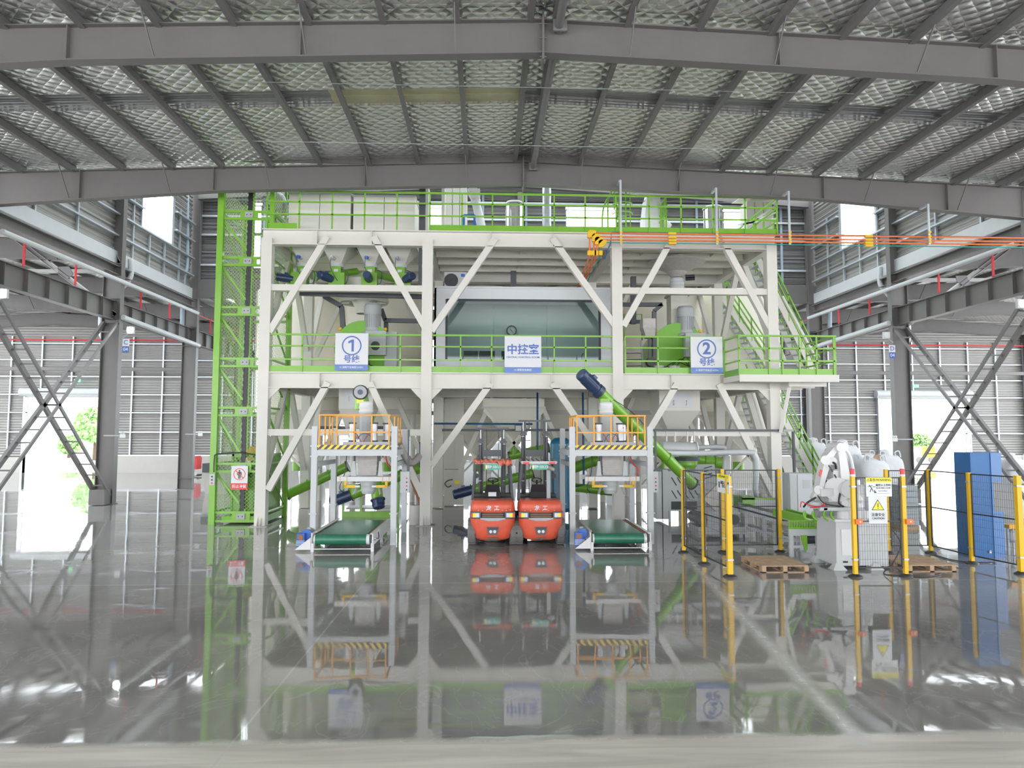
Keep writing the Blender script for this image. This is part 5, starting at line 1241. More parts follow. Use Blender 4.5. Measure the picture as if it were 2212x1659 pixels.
# teal / blue air tank
Y = 24.2; c = P(1211, 1000, Y); r = .36
t = T('air_tank', 'tall blue air receiver tank behind the right forklift', 'tank', (c.x, Y, 0))
O('shell', MB().lathe((c.x, Y, .25), [(0, -.1), (r * .7, -.05), (r, .1), (r, gz(958, Y) - .25), (r * .92, gz(952, Y) - .25), (r * .6, gz(946, Y) - .25), (0, gz(944, Y) - .25)], 28), 'tank', t)
for k in range(3): O('leg', MB().bar((c.x + r * .8 * math.cos(k * 2.1), Y + r * .8 * math.sin(k * 2.1), 0), (c.x + r * .8 * math.cos(k * 2.1), Y + r * .8 * math.sin(k * 2.1), .4), .06), 'tank', t)
lz = P(0, 973, Y - r).z
O('emblem', MB().bar((c.x - .09, Y - r - .004, lz), (c.x, Y - r - .004, lz + .09), .02, .006, (0, 1, 0)).bar((c.x, Y - r - .004, lz + .09), (c.x + .09, Y - r - .004, lz), .02, .006, (0, 1, 0)).bar((c.x - .09, Y - r - .004, lz), (c.x, Y - r - .004, lz - .09), .02, .006, (0, 1, 0)).bar((c.x, Y - r - .004, lz - .09), (c.x + .09, Y - r - .004, lz), .02, .006, (0, 1, 0)).bar((c.x - .03, Y - r - .004, lz), (c.x + .03, Y - r - .004, lz), .03, .006, (0, 1, 0)), 'sign', t, 'white diamond emblem')
for i, pts in enumerate(([P(1161, 848, 25), P(1161, 976, 25), P(1170, 978, 25)], [P(1259, 848, 24.6), P(1261, 1048, 24.6), P(1240, 1051, 24.6)], [P(938, 915, 25.6), P(1150, 916, 25.6)], [P(908, 955, 24), P(908, 1010, 24)])):
    tag(O('air_pipe', MB().tube(pts, .035), 'bluepipe'), ['blue vertical air pipe behind the right forklift mast', 'blue air pipe dropping behind the right bagging machine', 'thin horizontal blue pipe above the left forklift', 'short blue pipe beside the second platform column'][i], 'pipe', 'blue air pipes')
t = T('flood_light', 'square floodlight hanging between the forklift masts', 'lamp', P(1120, 925, 25.5))
c = P(1120, 925, 25.5); O('housing', MB().box(c.x - .13, c.x + .13, 25.5, 25.56, c.z - .12, c.z + .12), 'dark', t); O('lens', MB().box(c.x - .1, c.x + .1, 25.49, 25.5, c.z - .09, c.z + .09), 'lgrey', t)
# dust pipes right
pp = [P(1410, 978, 20.9), P(1500, 979, 21.5), P(1612, 977, 21.6), P(1630, 985, 21.6), P(1634, 1010, 21.6), P(1632, 1060, 21.6), P(1640, 1075, 21.8)]
tag(O('dust_pipe', MB().tube(curve3(pp), .09, 12), 'lgrey'), 'pale dust pipe bending down behind the safety fence', 'pipe')
tag(O('dust_pipe', MB().tube(curve3([P(1500, 967, 22.8), P(1555, 966, 22.8), P(1566, 975, 22.8), P(1564, 1030, 22.8)]), .08, 12), 'lgrey'), 'second pale pipe with an elbow just above the bent dust pipe', 'pipe')
t = T('dust_cylinder', 'horizontal pale cylinder with a round end above the grey cabinet', 'cylinder', P(1470, 965, 21.7)); O('shell', MB().cyl(P(1430, 968, 21.8), P(1502, 970, 21.8), .21, n=24), 'lgrey', t); O('end_cap', MB().cyl(P(1502, 970, 21.8), P(1505, 970, 21.8), .25, n=24), 'white', t)
for i, px in enumerate((1440, 1458, 1485, 1500)): tag(O('hanger_rod', MB().bar(P(px, 932, 21.95), P(px, 966, 21.95), .04), 'cream'), 'thin cream hanger rod, %s of four below the lower right tie beam' % ('first', 'second', 'third', 'fourth')[i], 'rod')
tag(O('suction_hose', MB().tube(curve3([P(862, 960, 20), P(875, 985, 20.2), P(885, 1000, 20.4), P(897, 996, 20.6), P(905, 985, 20.8)]), .1, 12), 'hopper'), 'dusty bent suction hose right of the left bagging machine', 'hose')
t = T('brown_ladder', 'brown steel step ladder beside the second platform column', 'ladder', P(895, 1090, 23))
O('stile', MB().bar(P(872, 990, 23), P(908, 1092, 23), .07), 'brown', t); O('stile', MB().bar(P(884, 985, 23.5), P(914, 1075, 23.5), .07), 'brown', t)
for k in range(5): f_ = k / 5 + .1; O('rung', MB().bar(P(872, 990, 23).lerp(P(908, 1092, 23), f_), P(884, 985, 23.5).lerp(P(914, 1075, 23.5), f_), .05), 'brown', t)
t = T('barrel', 'dusty pale barrel at the foot of the second platform column', 'barrel', (P(896, 1120, 22.6).x, 22.6, 0)); O('drum', MB().lathe((P(896, 1120, 22.6).x, 22.6, 0), [(0, 0), (.18, 0), (.19, .25), (.18, .52), (.17, .6), (0, .6)], 20), 'plaster', t)
# grey cabinets
t = T('sifter_cabinet', 'grey machine cabinet with slanted vent slots behind the fence', 'cabinet', (P(1475, 1100, 23.2).x, 23.2, 0))
x0, x1 = P(1443, 1070, 23).x, P(1512, 1070, 23).x; zt_ = gz(1018, 23)
O('body', MB().box(x0, x1, 23, 24.6, .35, zt_), 'lgrey', t)
for x in (x0 + .03, x1 - .08): O('foot', MB().box(x, x + .06, 23.02, 23.1, 0, .35), 'lgrey', t)
b = MB()
for r_ in range(2):
    for k in range(5):
        x = x0 + .12 + k * .19; z = zt_ - .2 - r_ * .42
        O('vent_slot', MB().bar((x, 22.995, z), (x + .16, 22.995, z - .26), .03, .012, (0, 1, 0)), 'black', t)
O('lower_opening', MB().box(x0 + .1, x1 - .1, 22.99, 23, .4, .66), 'dark', t)
for k in range(2):
    a = P(1420 + 12 * k, 1060, 22.8 + .1 * k).x; O('side_cabinet', MB().box(a, a + .17, 22.9, 24, .1, zt_ + (.06 if k else 0)), 'lgrey', t)
t = T('vent_box', 'second smaller grey box with slanted slots beyond the sifter cabinet', 'cabinet', P(1522, 1040, 25)); x0 = P(1502, 1010, 25).x; O('body', MB().box(x0, x0 + .7, 25, 25.8, 0, gz(1003, 25)), 'lgrey', t)
for k in range(4): O('vent_slot', MB().bar((x0 + .3, 24.99, gz(1012, 25) - .12 * k), (x0 + .6, 24.99, gz(1007, 25) - .12 * k), .03, .012, (0, 1, 0)), 'black', t)
t = T('electrical_cabinet', 'tall light grey electrical cabinet left of the robot', 'cabinet', (P(1731, 1060, 19.8).x, 19.8, 0))
x0, x1 = P(1706, 1050, 19.8).x, P(1756, 1050, 19.8).x; zt_ = gz(1023, 19.8)
O('body', MB().box(x0, x1, 19.83, 20.3, 0, zt_), 'lgrey', t)
O('door', MB().box(x0 + .23, x1 - .01, 19.8, 19.83, .1, zt_ - .03), 'panel', t); O('door', MB().box(x0 + .01, x0 + .21, 19.8, 19.83, .1, zt_ - .03), 'lgrey', t)
O('inset_panel', MB().box(x1 - .28, x1 - .08, 19.79, 19.8, zt_ - .42, zt_ - .18), 'lgrey', t)
# ================================================================ BAGGING MACHINES
def bagger():
    Y0, Y1 = 18.5, 20.85
    xa, xb = P(677.5, 1100, Y0).x, P(850.5, 1100, Y0).x
    t = T('bagging_machine', 'left bagging machine on four grey posts with an orange railed platform', 'machine', ((xa + xb) / 2, 19.7, 0), 'bagging machines')
    for i, (x, y, zt_) in enumerate(((xa, Y0, 3.03), (xb, Y0, 3.03), (xa, Y1, 3.0), (xb, Y1, 2.95))):
        l = O('leg', MB().bar((x, y, 0), (x, y, zt_), .145, .145, (0, 1, 0)), 'lgrey', t)
        for z in (2.24, 2.5, .78): O('collar', MB().bar((x, y, z), (x, y, z + .035), .2, .2, (0, 1, 0)), 'lgrey', l)
    for y in (Y0, Y1): O('cross_beam', MB().box(xa + .07, xb - .07, y - .06, y + .06, 2.27, 2.42), 'lgrey', t)
    for x in (xa, xb): O('side_beam', MB().box(x - .06, x + .06, Y0 + .07, Y1 - .07, 2.27, 2.42).box(x - .05, x + .05, Y0 + .07, Y1 - .07, 1.98, 2.1), 'lgrey', t)
    O('deck_plate', MB().box(xa + .1, xb - .1, Y0 - .03, Y1, 2.42, 2.45), 'lgrey', t)
    hz = O('hazard_board', MB().box(xa + .1, xb - .12, Y0 - .1, Y0 - .085, 2.44, 2.55), 'hazard', t, 'yellow and black striped toe board')
    ra, rb = xa + .12, xb - .14
    r = O('guard_rail', MB(), 'orange', t) if False else None
    zt_, zm = 3.32, 2.88
    for x in [ra + (rb - ra) * k / 4 for k in range(5)]: O('rail_post', MB().bar((x, Y0 - .07, 2.44), (x, Y0 - .07, zt_), .036, .036, (0, 1, 0)), 'orange', t)
    for z in (zt_, zm): O('rail_bar', MB().bar((ra, Y0 - .07, z), (rb, Y0 - .07, z), .036), 'orange', t)
    for x, y1 in ((ra, 20.0), (rb + .02, 20.7)):
        for z in (zt_, zm): O('rail_bar', MB().bar((x, Y0 - .07, z), (x, y1, z), .036), 'orange', t)
        for k in (.4, .75, 1): O('rail_post', MB().bar((x, Y0 + (y1 - Y0) * k, 2.44), (x, Y0 + (y1 - Y0) * k, zt_), .036, .036, (0, 1, 0)), 'orange', t)
    for z in (zt_, zm): O('rail_bar', MB().bar((ra, 20.0, z), (ra + .8, 20.0, z), .036), 'orange', t)
    O('rail_post', MB().bar((ra + .8, 20, zm), (ra + .8, 20, zt_), .036, .036, (0, 1, 0)), 'orange', t)
    cx, cy = (xa + xb) / 2 + .18, 19.65
    O('valve_frame', MB().box(cx - .62, cx + .62, cy - .5, cy + .4, 2.5, 2.62), 'lgrey', t)
    for dx, dy in ((-.38, -.42), (.2, -.42), (-.1, .3), (.42, .3)):
        c = O('air_cylinder', MB().cyl((cx + dx, cy + dy, 2.66), (cx + dx, cy + dy, 3.1), .085, n=20), 'silver', t)
        O('end_cap', MB().box(cx + dx - .09, cx + dx + .09, cy + dy - .09, cy + dy + .09, 3.1, 3.14), 'black', c); O('end_cap', MB().box(cx + dx - .09, cx + dx + .09, cy + dy - .09, cy + dy + .09, 2.62, 2.66), 'black', c)
    O('inlet_pipe', MB().cyl((cx - .1, cy + .02, 2.62), (cx - .1, cy + .02, 3.42), .175, n=24), 'mgrey', t)
    b = MB(); b.lathe((cx - .1, cy + .02, 3.4), [(.18, 0), (.2, .04), (.185, .1), (.2, .16), (.185, .22), (.19, .28), (.175, .32)], 22)
    O('cloth_sleeve', b, 'white', t)
    for k in (-1, 1): O('air_hose', MB().tube(curve3([(cx - .1 + k * .4, cy - .45, 3.02), (cx - .1 + k * .18, cy - .5, 2.85), (cx - .1 + k * .03, cy - .5, 2.62)]), .01, 6), 'pipe_red', t)
    O('air_hose', MB().tube(curve3([(cx - .25, cy - .5, 2.62), (cx - .15, cy - .5, 2.8), (cx, cy - .5, 2.84), (cx + .12, cy - .5, 2.76), (cx + .15, cy - .5, 2.62)]), .009, 6), 'bluepipe', t)
    # weigh hopper, clamp frame
    wh = O('weigh_hopper', MB().frustum((cx - .24, cx + .24, cy - .24, cy + .24), 1.72, (cx - .27, cx + .27, cy - .27, cy + .27), 2.27), 'hopper', t)
    for k in range(3): O('seam', MB().box(cx - .28, cx + .28, cy - .28, cy - .262, 1.82 + .15 * k, 1.83 + .15 * k), 'lgrey', wh)
    for k in (-1, 1): O('hanger_plate', MB().prism([(cx + k * .36 - .07, 1.7), (cx + k * .36 + .07, 1.7), (cx + k * .36 + .035, 2.1), (cx + k * .36 - .035, 2.1)], cy - .3, cy - .27), 'lgrey', t)
    for k in (-1, 1): O('load_cell', MB().cyl((cx + k * .34, cy - .3, 2.1), (cx + k * .34, cy - .3, 2.26), .022, n=10), 'dark', t)
    for y in (cy - .42, cy + .42): O('clamp_beam', MB().box(cx - .76, cx + .72, y - .05, y + .05, 1.57, 1.69), 'white', t)
    for x in (cx - .6, cx + .55): O('clamp_beam', MB().box(x - .05, x + .05, cy - .42, cy + .42, 1.58, 1.68), 'white', t)
    for x in (cx - .68, cx - .5, cx + .45, cx + .62): O('bolt_band', MB().box(x - .008, x + .008, cy - .48, cy - .47, 1.54, 1.71), 'orange', t)
    for k in (-1, 1):
        x = cx + k * .58
        O('yellow_bracket', MB().box(min(x, x - k * .07), max(x, x - k * .07), cy - .47, cy - .4, 1.42, 1.58).box(min(x, x - k * .3), max(x, x - k * .3), cy - .47, cy - .4, 1.40, 1.47), 'yellow', t)
        O('hook_tip', MB().box(*sorted((x - k * .3, x - k * .42)), cy - .47, cy - .41, 1.41, 1.46), 'white', t)
        O('bag_claw', MB().bar((cx + k * .28, cy - .1, 1.42), (cx + k * .36, cy - .2, 1.2), .04, .05), 'mgrey', t)
    O('fill_spout', MB().lathe((cx, cy, 1.2), [(.16, 0), (.2, .1), (.22, .35)], 24), 'lgrey', t)
    O('red_hose', MB().tube(curve3([(cx + .5, cy - .3, 2.27), (cx + .55, cy - .35, 2.05), (cx + .68, cy - .4, 1.9), (cx + .66, cy - .4, 1.7)]), .018, 6), 'pipe_red', t)
    O('power_cable', MB().tube(curve3([(cx - .55, cy - .3, 2.27), (cx - .58, cy - .35, 1.8), (cx - .7, cy - .4, 1.4), (cx - .6, cy - .3, 1.25)]), .012, 6), 'black', t)
    cb = O('control_box', MB().box(xb + .1, xb + .34, Y0 + .5, Y0 + .75, 1.28, 1.84), 'lgrey', t)
    for k in range(4): O('button', MB().cyl((xb + .27, Y0 + .5, 1.66 - .1 * k), (xb + .27, Y0 + .47, 1.66 - .1 * k), .02, n=8), 'sred' if k % 2 == 0 else 'sblack', cb)
    O('conduit', MB().bar((xb + .3, Y0 + .6, 1.84), (xb + .3, Y0 + .6, 2.95), .05), 'dark', t)
    return t
bg1 = bagger()
off = P(1320, 1100, 18.5).x - P(763.5, 1100, 18.5).x
dup(bg1, (off, 0, 0), 'right bagging machine on four grey posts with an orange railed platform')

# ================================================================ BELT CONVEYORS
def conveyor():
    x0, x1 = P(679, 1160, 17.4).x, P(790, 1160, 17.4).x; y0, y1 = 17.45, 20.5
    t = T('belt_conveyor', 'left green belt conveyor under the bagging machine', 'conveyor', ((x0 + x1) / 2, 19, 0), 'belt conveyors')
    r = .125; zt_ = .40; zc = zt_ - r
    L = [(y0 + r + r * math.sin(a), zc + r * math.cos(a)) for a in [-PI * k / 12 for k in range(13)]]
    poly = [(q[0] if True else 0, q[1]) for q in L]
    prof = [(y0 + r - r * math.sin(PI * k / 12), zc + r * math.cos(PI * k / 12)) for k in range(13)] + [(y1 - r + r * math.sin(PI * k / 12), zc - r * math.cos(PI * k / 12)) for k in range(13)]
    b = MB(); k0 = len(prof)
    A = [(x0, a, c) for a, c in prof]; B = [(x1, a, c) for a, c in prof]
    b.add(A + B, [(i, (i + 1) % k0, (i + 1) % k0 + k0, i + k0) for i in range(k0)], True); b.add(A, [tuple(range(k0))]); b.add(B, [tuple(range(k0 - 1, -1, -1))])
    O('belt', b, 'belt', t)
    O('roller_end', MB().cyl((x0 - .04, y0 + r, zc), (x0, y0 + r, zc), r * .95, n=20), 'white', t); O('roller_end', MB().cyl((x1, y0 + r, zc), (x1 + .07, y0 + r, zc), r, n=20), 'white', t)
    O('side_frame', MB().box(x0 - .1, x0 - .07, y0 + .05, y1, .16, .44).box(x0 - .1, x0 - .02, y0 + .3, y1, .42, .44), 'cream', t)
    O('side_frame', MB().box(x1 + .14, x1 + .17, y0, y1 - .1, .14, .42).box(x1 + .1, x1 + .17, y0, y1 - .1, .41, .43), 'white', t)
    for k in range(20): O('chain_roller', MB().box(x1 + .03, x1 + .13, y0 + .3 + k * .135, y0 + .37 + k * .135, .36, .4), 'brown', t)
    for x in (x0 - .06, x1 + .15):
        for y in (y0, y0 + 1.5, y1 - .2): O('leg', MB().box(x - .035, x + .035, y, y + .07, 0, .2), 'white', t)
    O('tie_rod', MB().bar((x0 - .05, y0 - .02, .07), (x1 + .15, y0 - .02, .07), .02), 'white', t)
    O('gusset_plate', MB().prism([(x0 - .48, .05), (x0 - .1, .05), (x0 - .1, .34)], y0, y0 + .02), 'white', t)
    g = O('gear_unit', MB().box(x0 - .46, x0 - .28, y0 + .12, y0 + .3, .1, .42), 'mblue', t)
    for k in range(4): O('cooling_fin', MB().box(x0 - .475, x0 - .27, y0 + .11, y0 + .12, .13 + .035 * k, .145 + .035 * k), 'lgrey', g)
    O('gear_flange', MB().cyl((x0 - .37, y0 + .1, .33), (x0 - .37, y0 + .13, .33), .065, n=16), 'brown', g)
    O('gear_wheel', MB().cyl((x0 - .26, y0 + .25, .37), (x0 - .26, y0 + .33, .37), .13, n=22), 'mblue', t)
    motor((x0 - .26, y0 + .33, .37), (x0 - .26, y0 + .75, .37), .1, t, 'mgrey')
    O('cable', MB().tube(curve3([(x1 + .19, y0 + .2, .3), (x1 + .25, y0 + .35, .27), (x1 + .22, y0 + .5, .4)]), .012, 6), 'dark', t)
    O('tension_bolt', MB().cyl((x1 + .17, y0 + .15, .29), (x1 + .22, y0 + .15, .29), .04, n=10), 'silver', t)
    return t
cv = conveyor()
dup(cv, (P(1285, 1160, 17.4).x - P(679, 1160, 17.4).x, 0, 0), 'right green belt conveyor beside the forklifts')

# ================================================================ FORKLIFTS
def forklift(ox, label, mast_h, oy=18.05, tarp=False, exhaust=False, platetxt='皖P·10112'):
    t = T('forklift', label, 'forklift', (ox, oy, 0), 'orange forklifts')
    q = lambda x, y, z: V((ox + x, oy + y, z))
    # counterweight: stacked loops (half width, rear bulge, z)
    def loop(hw, yr_, z, yf=.75, e=3.2):
        pts = []
        for k in range(17):
            a = PI * k / 16; c, s = math.cos(a), math.sin(a)
            pts.append(q(-hw * math.copysign(abs(c) ** (2 / e), c), yr_ + (.38) * (1 - abs(s) ** (2 / e)), z))
        return [q(-hw, yf, z)] + pts + [q(hw, yf, z)]
    prof = [(.36, .10, .16), (.44, .02, .2), (.47, .0, .34), (.56, -.02, .56), (.575, -.02, .70)]
    O('counterweight', MB().loft([loop(*p) for p in prof]), 'red', t)
    O('counterweight', MB().loft([loop(.57, -.0, .86), loop(.575, -.02, .9), loop(.56, -.02, 1.04), loop(.535, .02, 1.12), loop(.49, .08, 1.15)]), 'red', t, 'upper rounded engine hood edge')
    O('vent_recess', MB().loft([loop(.555, .04, .68), loop(.555, .04, .88)]), 'black', t)
    for s in (-1, 1):
        lp = O('tail_lamp_housing', MB().prism([(ox + s * .3, .70), (ox + s * .565, .74), (ox + s * .565, .88), (ox + s * .3, .88)][::s], oy - .03, oy + .25), 'dark', t)
        for x0, x1, m_ in ((.34, .43, 'sign'), (.43, .50, 'syel'), (.50, .545, 'sred')):
            O('lamp_lens', MB().box(*sorted((ox + s * x0, ox + s * x1)), oy - .036, oy - .03, .745, .85), m_, lp)
    for z in (.75, .80): O('grille_bar', MB().box(ox - .27, ox + .27, oy + .0, oy + .05, z, z + .02), 'brown', t)
    O('lower_lip', MB().prism([(ox - .32, .70), (ox - .12, .655), (ox + .12, .655), (ox + .32, .70), (ox + .3, .73), (ox - .3, .73)], oy - .045, oy + .1), 'mgrey', t)
    rc = O('tow_recess', MB().prism([(ox - .155, .505), (ox + .155, .505), (ox + .11, .31), (ox - .11, .31)], oy - .035, oy + .05), 'dark', t)
    O('recess_mouth', MB().prism([(ox - .13, .49), (ox + .13, .49), (ox + .12, .44), (ox - .12, .44)], oy - .04, oy - .03), 'black', rc)
    for s in (-1, 1): O('round_lamp', MB().cyl(q(s * .05, -.05, .39), q(s * .05, -.03, .39), .038, n=14), 'sign', rc)
    O('hitch_slot', MB().box(ox - .13, ox + .13, oy - .025, oy + .02, .2, .235).box(ox - .01, ox + .01, oy - .04, oy, .18, .25), 'dark', t)
    text('lettering', '龙  工', 'sign', t, q(0, -.03, .97), .13, bold=.004)
    for k in range(18): O('worn_mark', MB().box(ox - .42 + k * .05, ox - .42 + k * .05 + .02, oy - .026, oy - .022, .905 + .008 * (k % 3), .92 + .008 * (k % 3)), 'sign', t) if tarp and k % 2 or (not tarp and k % 3 == 0) else None
    # wheels
    for s in (-1, 1):
        for yy, rr, w_, xo in ((.5, .33, .2, .535), (2.0, .34, .24, .5)):
            c = q(s * xo, yy, rr)
            wl = O('wheel', MB().lathe(c - V((w_ / 2, 0, 0)), [(rr * .55, 0), (rr * .93, 0), (rr, w_ * .12), (rr, w_ * .88), (rr * .93, w_), (rr * .55, w_)], 28, (1, 0, 0)), 'rubber', t)
            b = MB()
            for k in range(18):
                a = 2 * PI * k / 18; u = V((0, math.cos(a), math.sin(a)))
                b.bar(c + u * rr + V((-w_ * .45, 0, 0)), c + u * rr + V((w_ * .05, 0, 0)) + V((0, -math.sin(a), math.cos(a))) * .03, .035, .03, u)
                b.bar(c + u * rr + V((w_ * .05, 0, 0)) + V((0, -math.sin(a), math.cos(a))) * .03, c + u * rr + V((w_ * .45, 0, 0)), .035, .03, u)
            O('tread_lugs', b, 'rubber', wl, kind='stuff'); O('rim', MB().cyl(c - V((w_ * .45, 0, 0)), c + V((w_ * .45, 0, 0)), rr * .56, n=18), 'mgrey', wl)
    # body, seat, guard
    O('chassis', MB().box(ox - .42, ox + .42, oy + .75, oy + 2.1, .2, .85), 'dark', t)
    O('hood', MB().box(ox - .5, ox + .5, oy + .7, oy + 1.5, .8, 1.14), 'dark', t)
    O('side_tray', MB().box(ox - .52, ox + .52, oy + 1.4, oy + 2.0, 1.0, 1.2), 'black', t)
    b = MB(); b.loft([[q(-.21, .95, 1.15), q(.21, .95, 1.15), q(.21, 1.05, 1.15), q(-.21, 1.05, 1.15)], [q(-.21, .92, 1.3), q(.21, .92, 1.3), q(.21, 1.04, 1.3), q(-.21, 1.04, 1.3)], [q(-.17, .85, 1.5), q(.17, .85, 1.5), q(.17, .97, 1.5), q(-.17, .97, 1.5)]], False)
    st = O('seat', b.box(ox - .22, ox + .22, oy + 1.0, oy + 1.45, 1.15, 1.25), 'black', t)
    if tarp: O('seat_sticker', MB().box(ox - .11, ox + .1, oy + .88, oy + .885, 1.19, 1.3), 'bag', st)
    wh = O('steering_wheel', MB().tube([q(.02 + .14 * math.cos(a), 1.75 + .12 * math.sin(a), 1.56 + .05 * math.sin(a)) for a in [2 * PI * k / 20 for k in range(21)]], .015), 'black', t)
    O('spoke', MB().bar(q(-.12, 1.75, 1.56), q(.16, 1.75, 1.56), .02).bar(q(.02, 1.75, 1.56), q(.02, 1.85, 1.2), .05), 'black', wh)
    for k in range(2): O('lever', MB().bar(q(.27 + .05 * k, 1.5, 1.15), q(.28 + .05 * k, 1.55, 1.5), .015), 'dark', t)
    for s in (-1, 1):
        O('guard_post', MB().bar(q(s * .53, .72, 1.1), q(s * .455, .62, 2.08), .06, .05), 'dark', t)
        O('guard_post', MB().bar(q(s * .5, 1.95, 1.0), q(s * .45, 1.75, 2.1), .05, .05), 'dark', t)
        O('guard_side', MB().bar(q(s * .45, .6, 2.1), q(s * .45, 1.8, 2.14), .06, .05), 'mgrey', t)
        O('mirror', MB().cyl(q(s * .43, 1.0, 1.72), q(s * .43, 1.03, 1.72), .065, n=14), 'black', t)
        bl = O('brake_lamp', MB().box(*sorted((ox + s * .26, ox + s * .42)), oy + .56, oy + .59, 2.06, 2.11), 'sred', t)
    O('guard_rear_bar', MB().bar(q(-.46, .62, 2.09), q(.46, .62, 2.09), .06, .07), 'lgrey', t)
    for k in range(7): O('guard_bar', MB().bar(q(-.4 + k * .133, .62, 2.13), q(-.4 + k * .133, 1.8, 2.15), .02), 'dark', t)
    pl_ = O('number_plate', MB().box(ox - .2, ox + .2, oy + .49, oy + .5, 1.91, 2.05), 'plate', t)
    text('plate_lettering', platetxt, 'sign', t, q(.03, .486, 1.98), .095, bold=.002)
    O('plate_badge', MB().box(ox - .185, ox - .15, oy + .485, oy + .49, 1.93, 2.03), 'syel', t)
    # mast
    ym = 2.3
    for s in (-1, 1):
        O('mast_channel', MB().box(*sorted((ox + s * .30, ox + s * .385)), oy + ym, oy + ym + .1, .15, mast_h - .3), 'dark', t)
        O('mast_channel', MB().box(*sorted((ox + s * .25, ox + s * .30)), oy + ym + .02, oy + ym + .12, .15, mast_h), 'dark', t)
        O('lift_cylinder', MB().cyl(q(s * .34, ym - .06, .3), q(s * .34, ym - .06, mast_h - .35), .042, n=12), 'dark', t)
        O('cylinder_rod', MB().cyl(q(s * .33, ym - .06, mast_h - .3), q(s * .33, ym - .06, mast_h - .05), .02, n=10), 'silver', t)
        O('mast_bracket', MB().box(*sorted((ox + s * .22, ox + s * .42)), oy + ym - .1, oy + ym + .1, mast_h - .42, mast_h - .36), 'dark', t)
        for z in (1.5, mast_h - .46): O('reflective_band', MB().cyl(q(s * .34, ym - .06, z), q(s * .34, ym - .06, z + .02), .046, n=12), 'sign', t)
    O('mast_head', MB().box(ox - .46, ox + .46, oy + ym - .1, oy + ym + .1, mast_h - .03, mast_h + .02), 'dark', t)
    O('mast_crossbar', MB().box(ox - .28, ox + .28, oy + ym - .03, oy + ym + .1, 2.2, 2.38), 'dark', t)
    O('mast_crossbar', MB().box(ox - .3, ox + .3, oy + ym, oy + ym + .1, .3, .5), 'dark', t)
    O('lift_chain', MB().bar(q(-.16, ym, .5), q(-.16, ym, mast_h), .02).bar(q(.18, ym, .5), q(.18, ym, mast_h), .02), 'black', t)
    for s in (-1, 1): O('fork', MB().box(*sorted((ox + s * .2, ox + s * .32)), oy + ym + .15, oy + ym + 1.2, .03, .07).box(*sorted((ox + s * .2, ox + s * .32)), oy + ym + .12, oy + ym + .16, .03, .6), 'dark', t)
    O('carriage', MB().box(ox - .5, ox + .5, oy + ym + .08, oy + ym + .12, .2, .55), 'dark', t)
    if exhaust:
        O('filter_pipe', MB().box(ox + .22, ox + .32, oy + .85, oy + .95, 1.1, 1.95), 'mgrey', t)
        O('filter_cup', MB().cyl(q(.2, .8, 1.98), q(.42, .7, 1.9), .07, .05, n=16), 'hopper', t)
    if tarp:
        b = MB(); n = 26
        top = [q(-.5 + 1.0 * k / n, .5 + .05 * math.sin(k * 2.1), 2.16 + .025 * math.sin(k * 1.7)) for k in range(n + 1)]
        bot = [q(-.5 + 1.0 * k / n, .5 + .06 * math.sin(k * 1.3), (2.11 if k < n * .62 else 2.04) - .035 * abs(math.sin(k * .9))) for k in range(n + 1)]
        bk = [q(-.5 + 1.0 * k / n, 1.0, 2.17 + .02 * math.sin(k)) for k in range(n + 1)]
        for A, B in ((top, bk), (bot, top)): b.add(A + B, [(i, i + 1, i + n + 2, i + n + 1) for i in range(n)], True)
        o = O('torn_tarp', b, 'tarp', t, 'torn orange tarp draped on the guard')
        sm = o.modifiers.new('thick', 'SOLIDIFY'); sm.thickness = .01
    return t
forklift(P(1064, 1178, 18.3).x, 'left forklift with torn orange tarp on its guard', 3.0, tarp=True, platetxt='皖P·10111')
forklift(P(1167, 1178, 18.3).x, 'right forklift with the taller mast and upright filter pipe', 3.22, exhaust=True)

# ================================================================ SAFETY FENCE
def fpost(x, y, label, h=2.02, w_=.075):
    t = T('fence_post', label, 'post', (x, y, 0), 'yellow fence posts')
    O('shaft', MB().bar((x, y, .03), (x, y, h), w_, w_, (0, 1, 0)), 'yellow', t)
    b = MB(); b.lathe((x, y, 0), [(0, 0), (.14, 0), (.13, .025), (.07, .06), (0, .06)], 14); O('base_foot', b, 'black', t)
    for z in (.33, h - .22): O('clamp', MB().bar((x, y, z), (x, y, z + .03), w_ + .02, w_ + .02, (0, 1, 0)), 'silver', t)
    return t
A = dict(a=(P(1477, 1190, 17.1).x, 17.1), b=(P(1521, 1214, 15.6).x, 15.6), c=(P(1577, 1243, 14.2).x, 14.2), d=(P(1563, 1188, 17.1).x, 17.1), e=(P(1686, 1188, 17.1).x, 17.1),
         f=(P(1919, 1192, 16.9).x, 16.9), g=(P(2011, 1193, 16.9).x, 16.9), h=(P(2100, 1214, 15.5).x, 15.5), i=(P(2207, 1240, 14.3).x, 14.3), j=(P(1848, 1243, 14.15).x, 14.15), k=(P(1957, 1243, 14.15).x, 14.15))
lab = dict(a='yellow fence post at the far left corner of the fence', b='yellow fence post in the middle of the left side panel', c='near yellow fence post at the end of the left side panel', d='yellow fence post behind the small warning notice', e='yellow fence post at the right end of the rear left panel',
           f='yellow fence post behind the gate, seen beside the caution signs', g='yellow fence post at the far right corner before bright daylight', h='yellow fence post in front of the blue cabinet', i='near yellow fence post at the right edge of the picture', j='left gate post of the fence with a red beacon', k='right gate post of the fence with a red beacon')
for q in A: fpost(*A[q], lab[q], 2.0, .1 if q in 'ci' else .075)
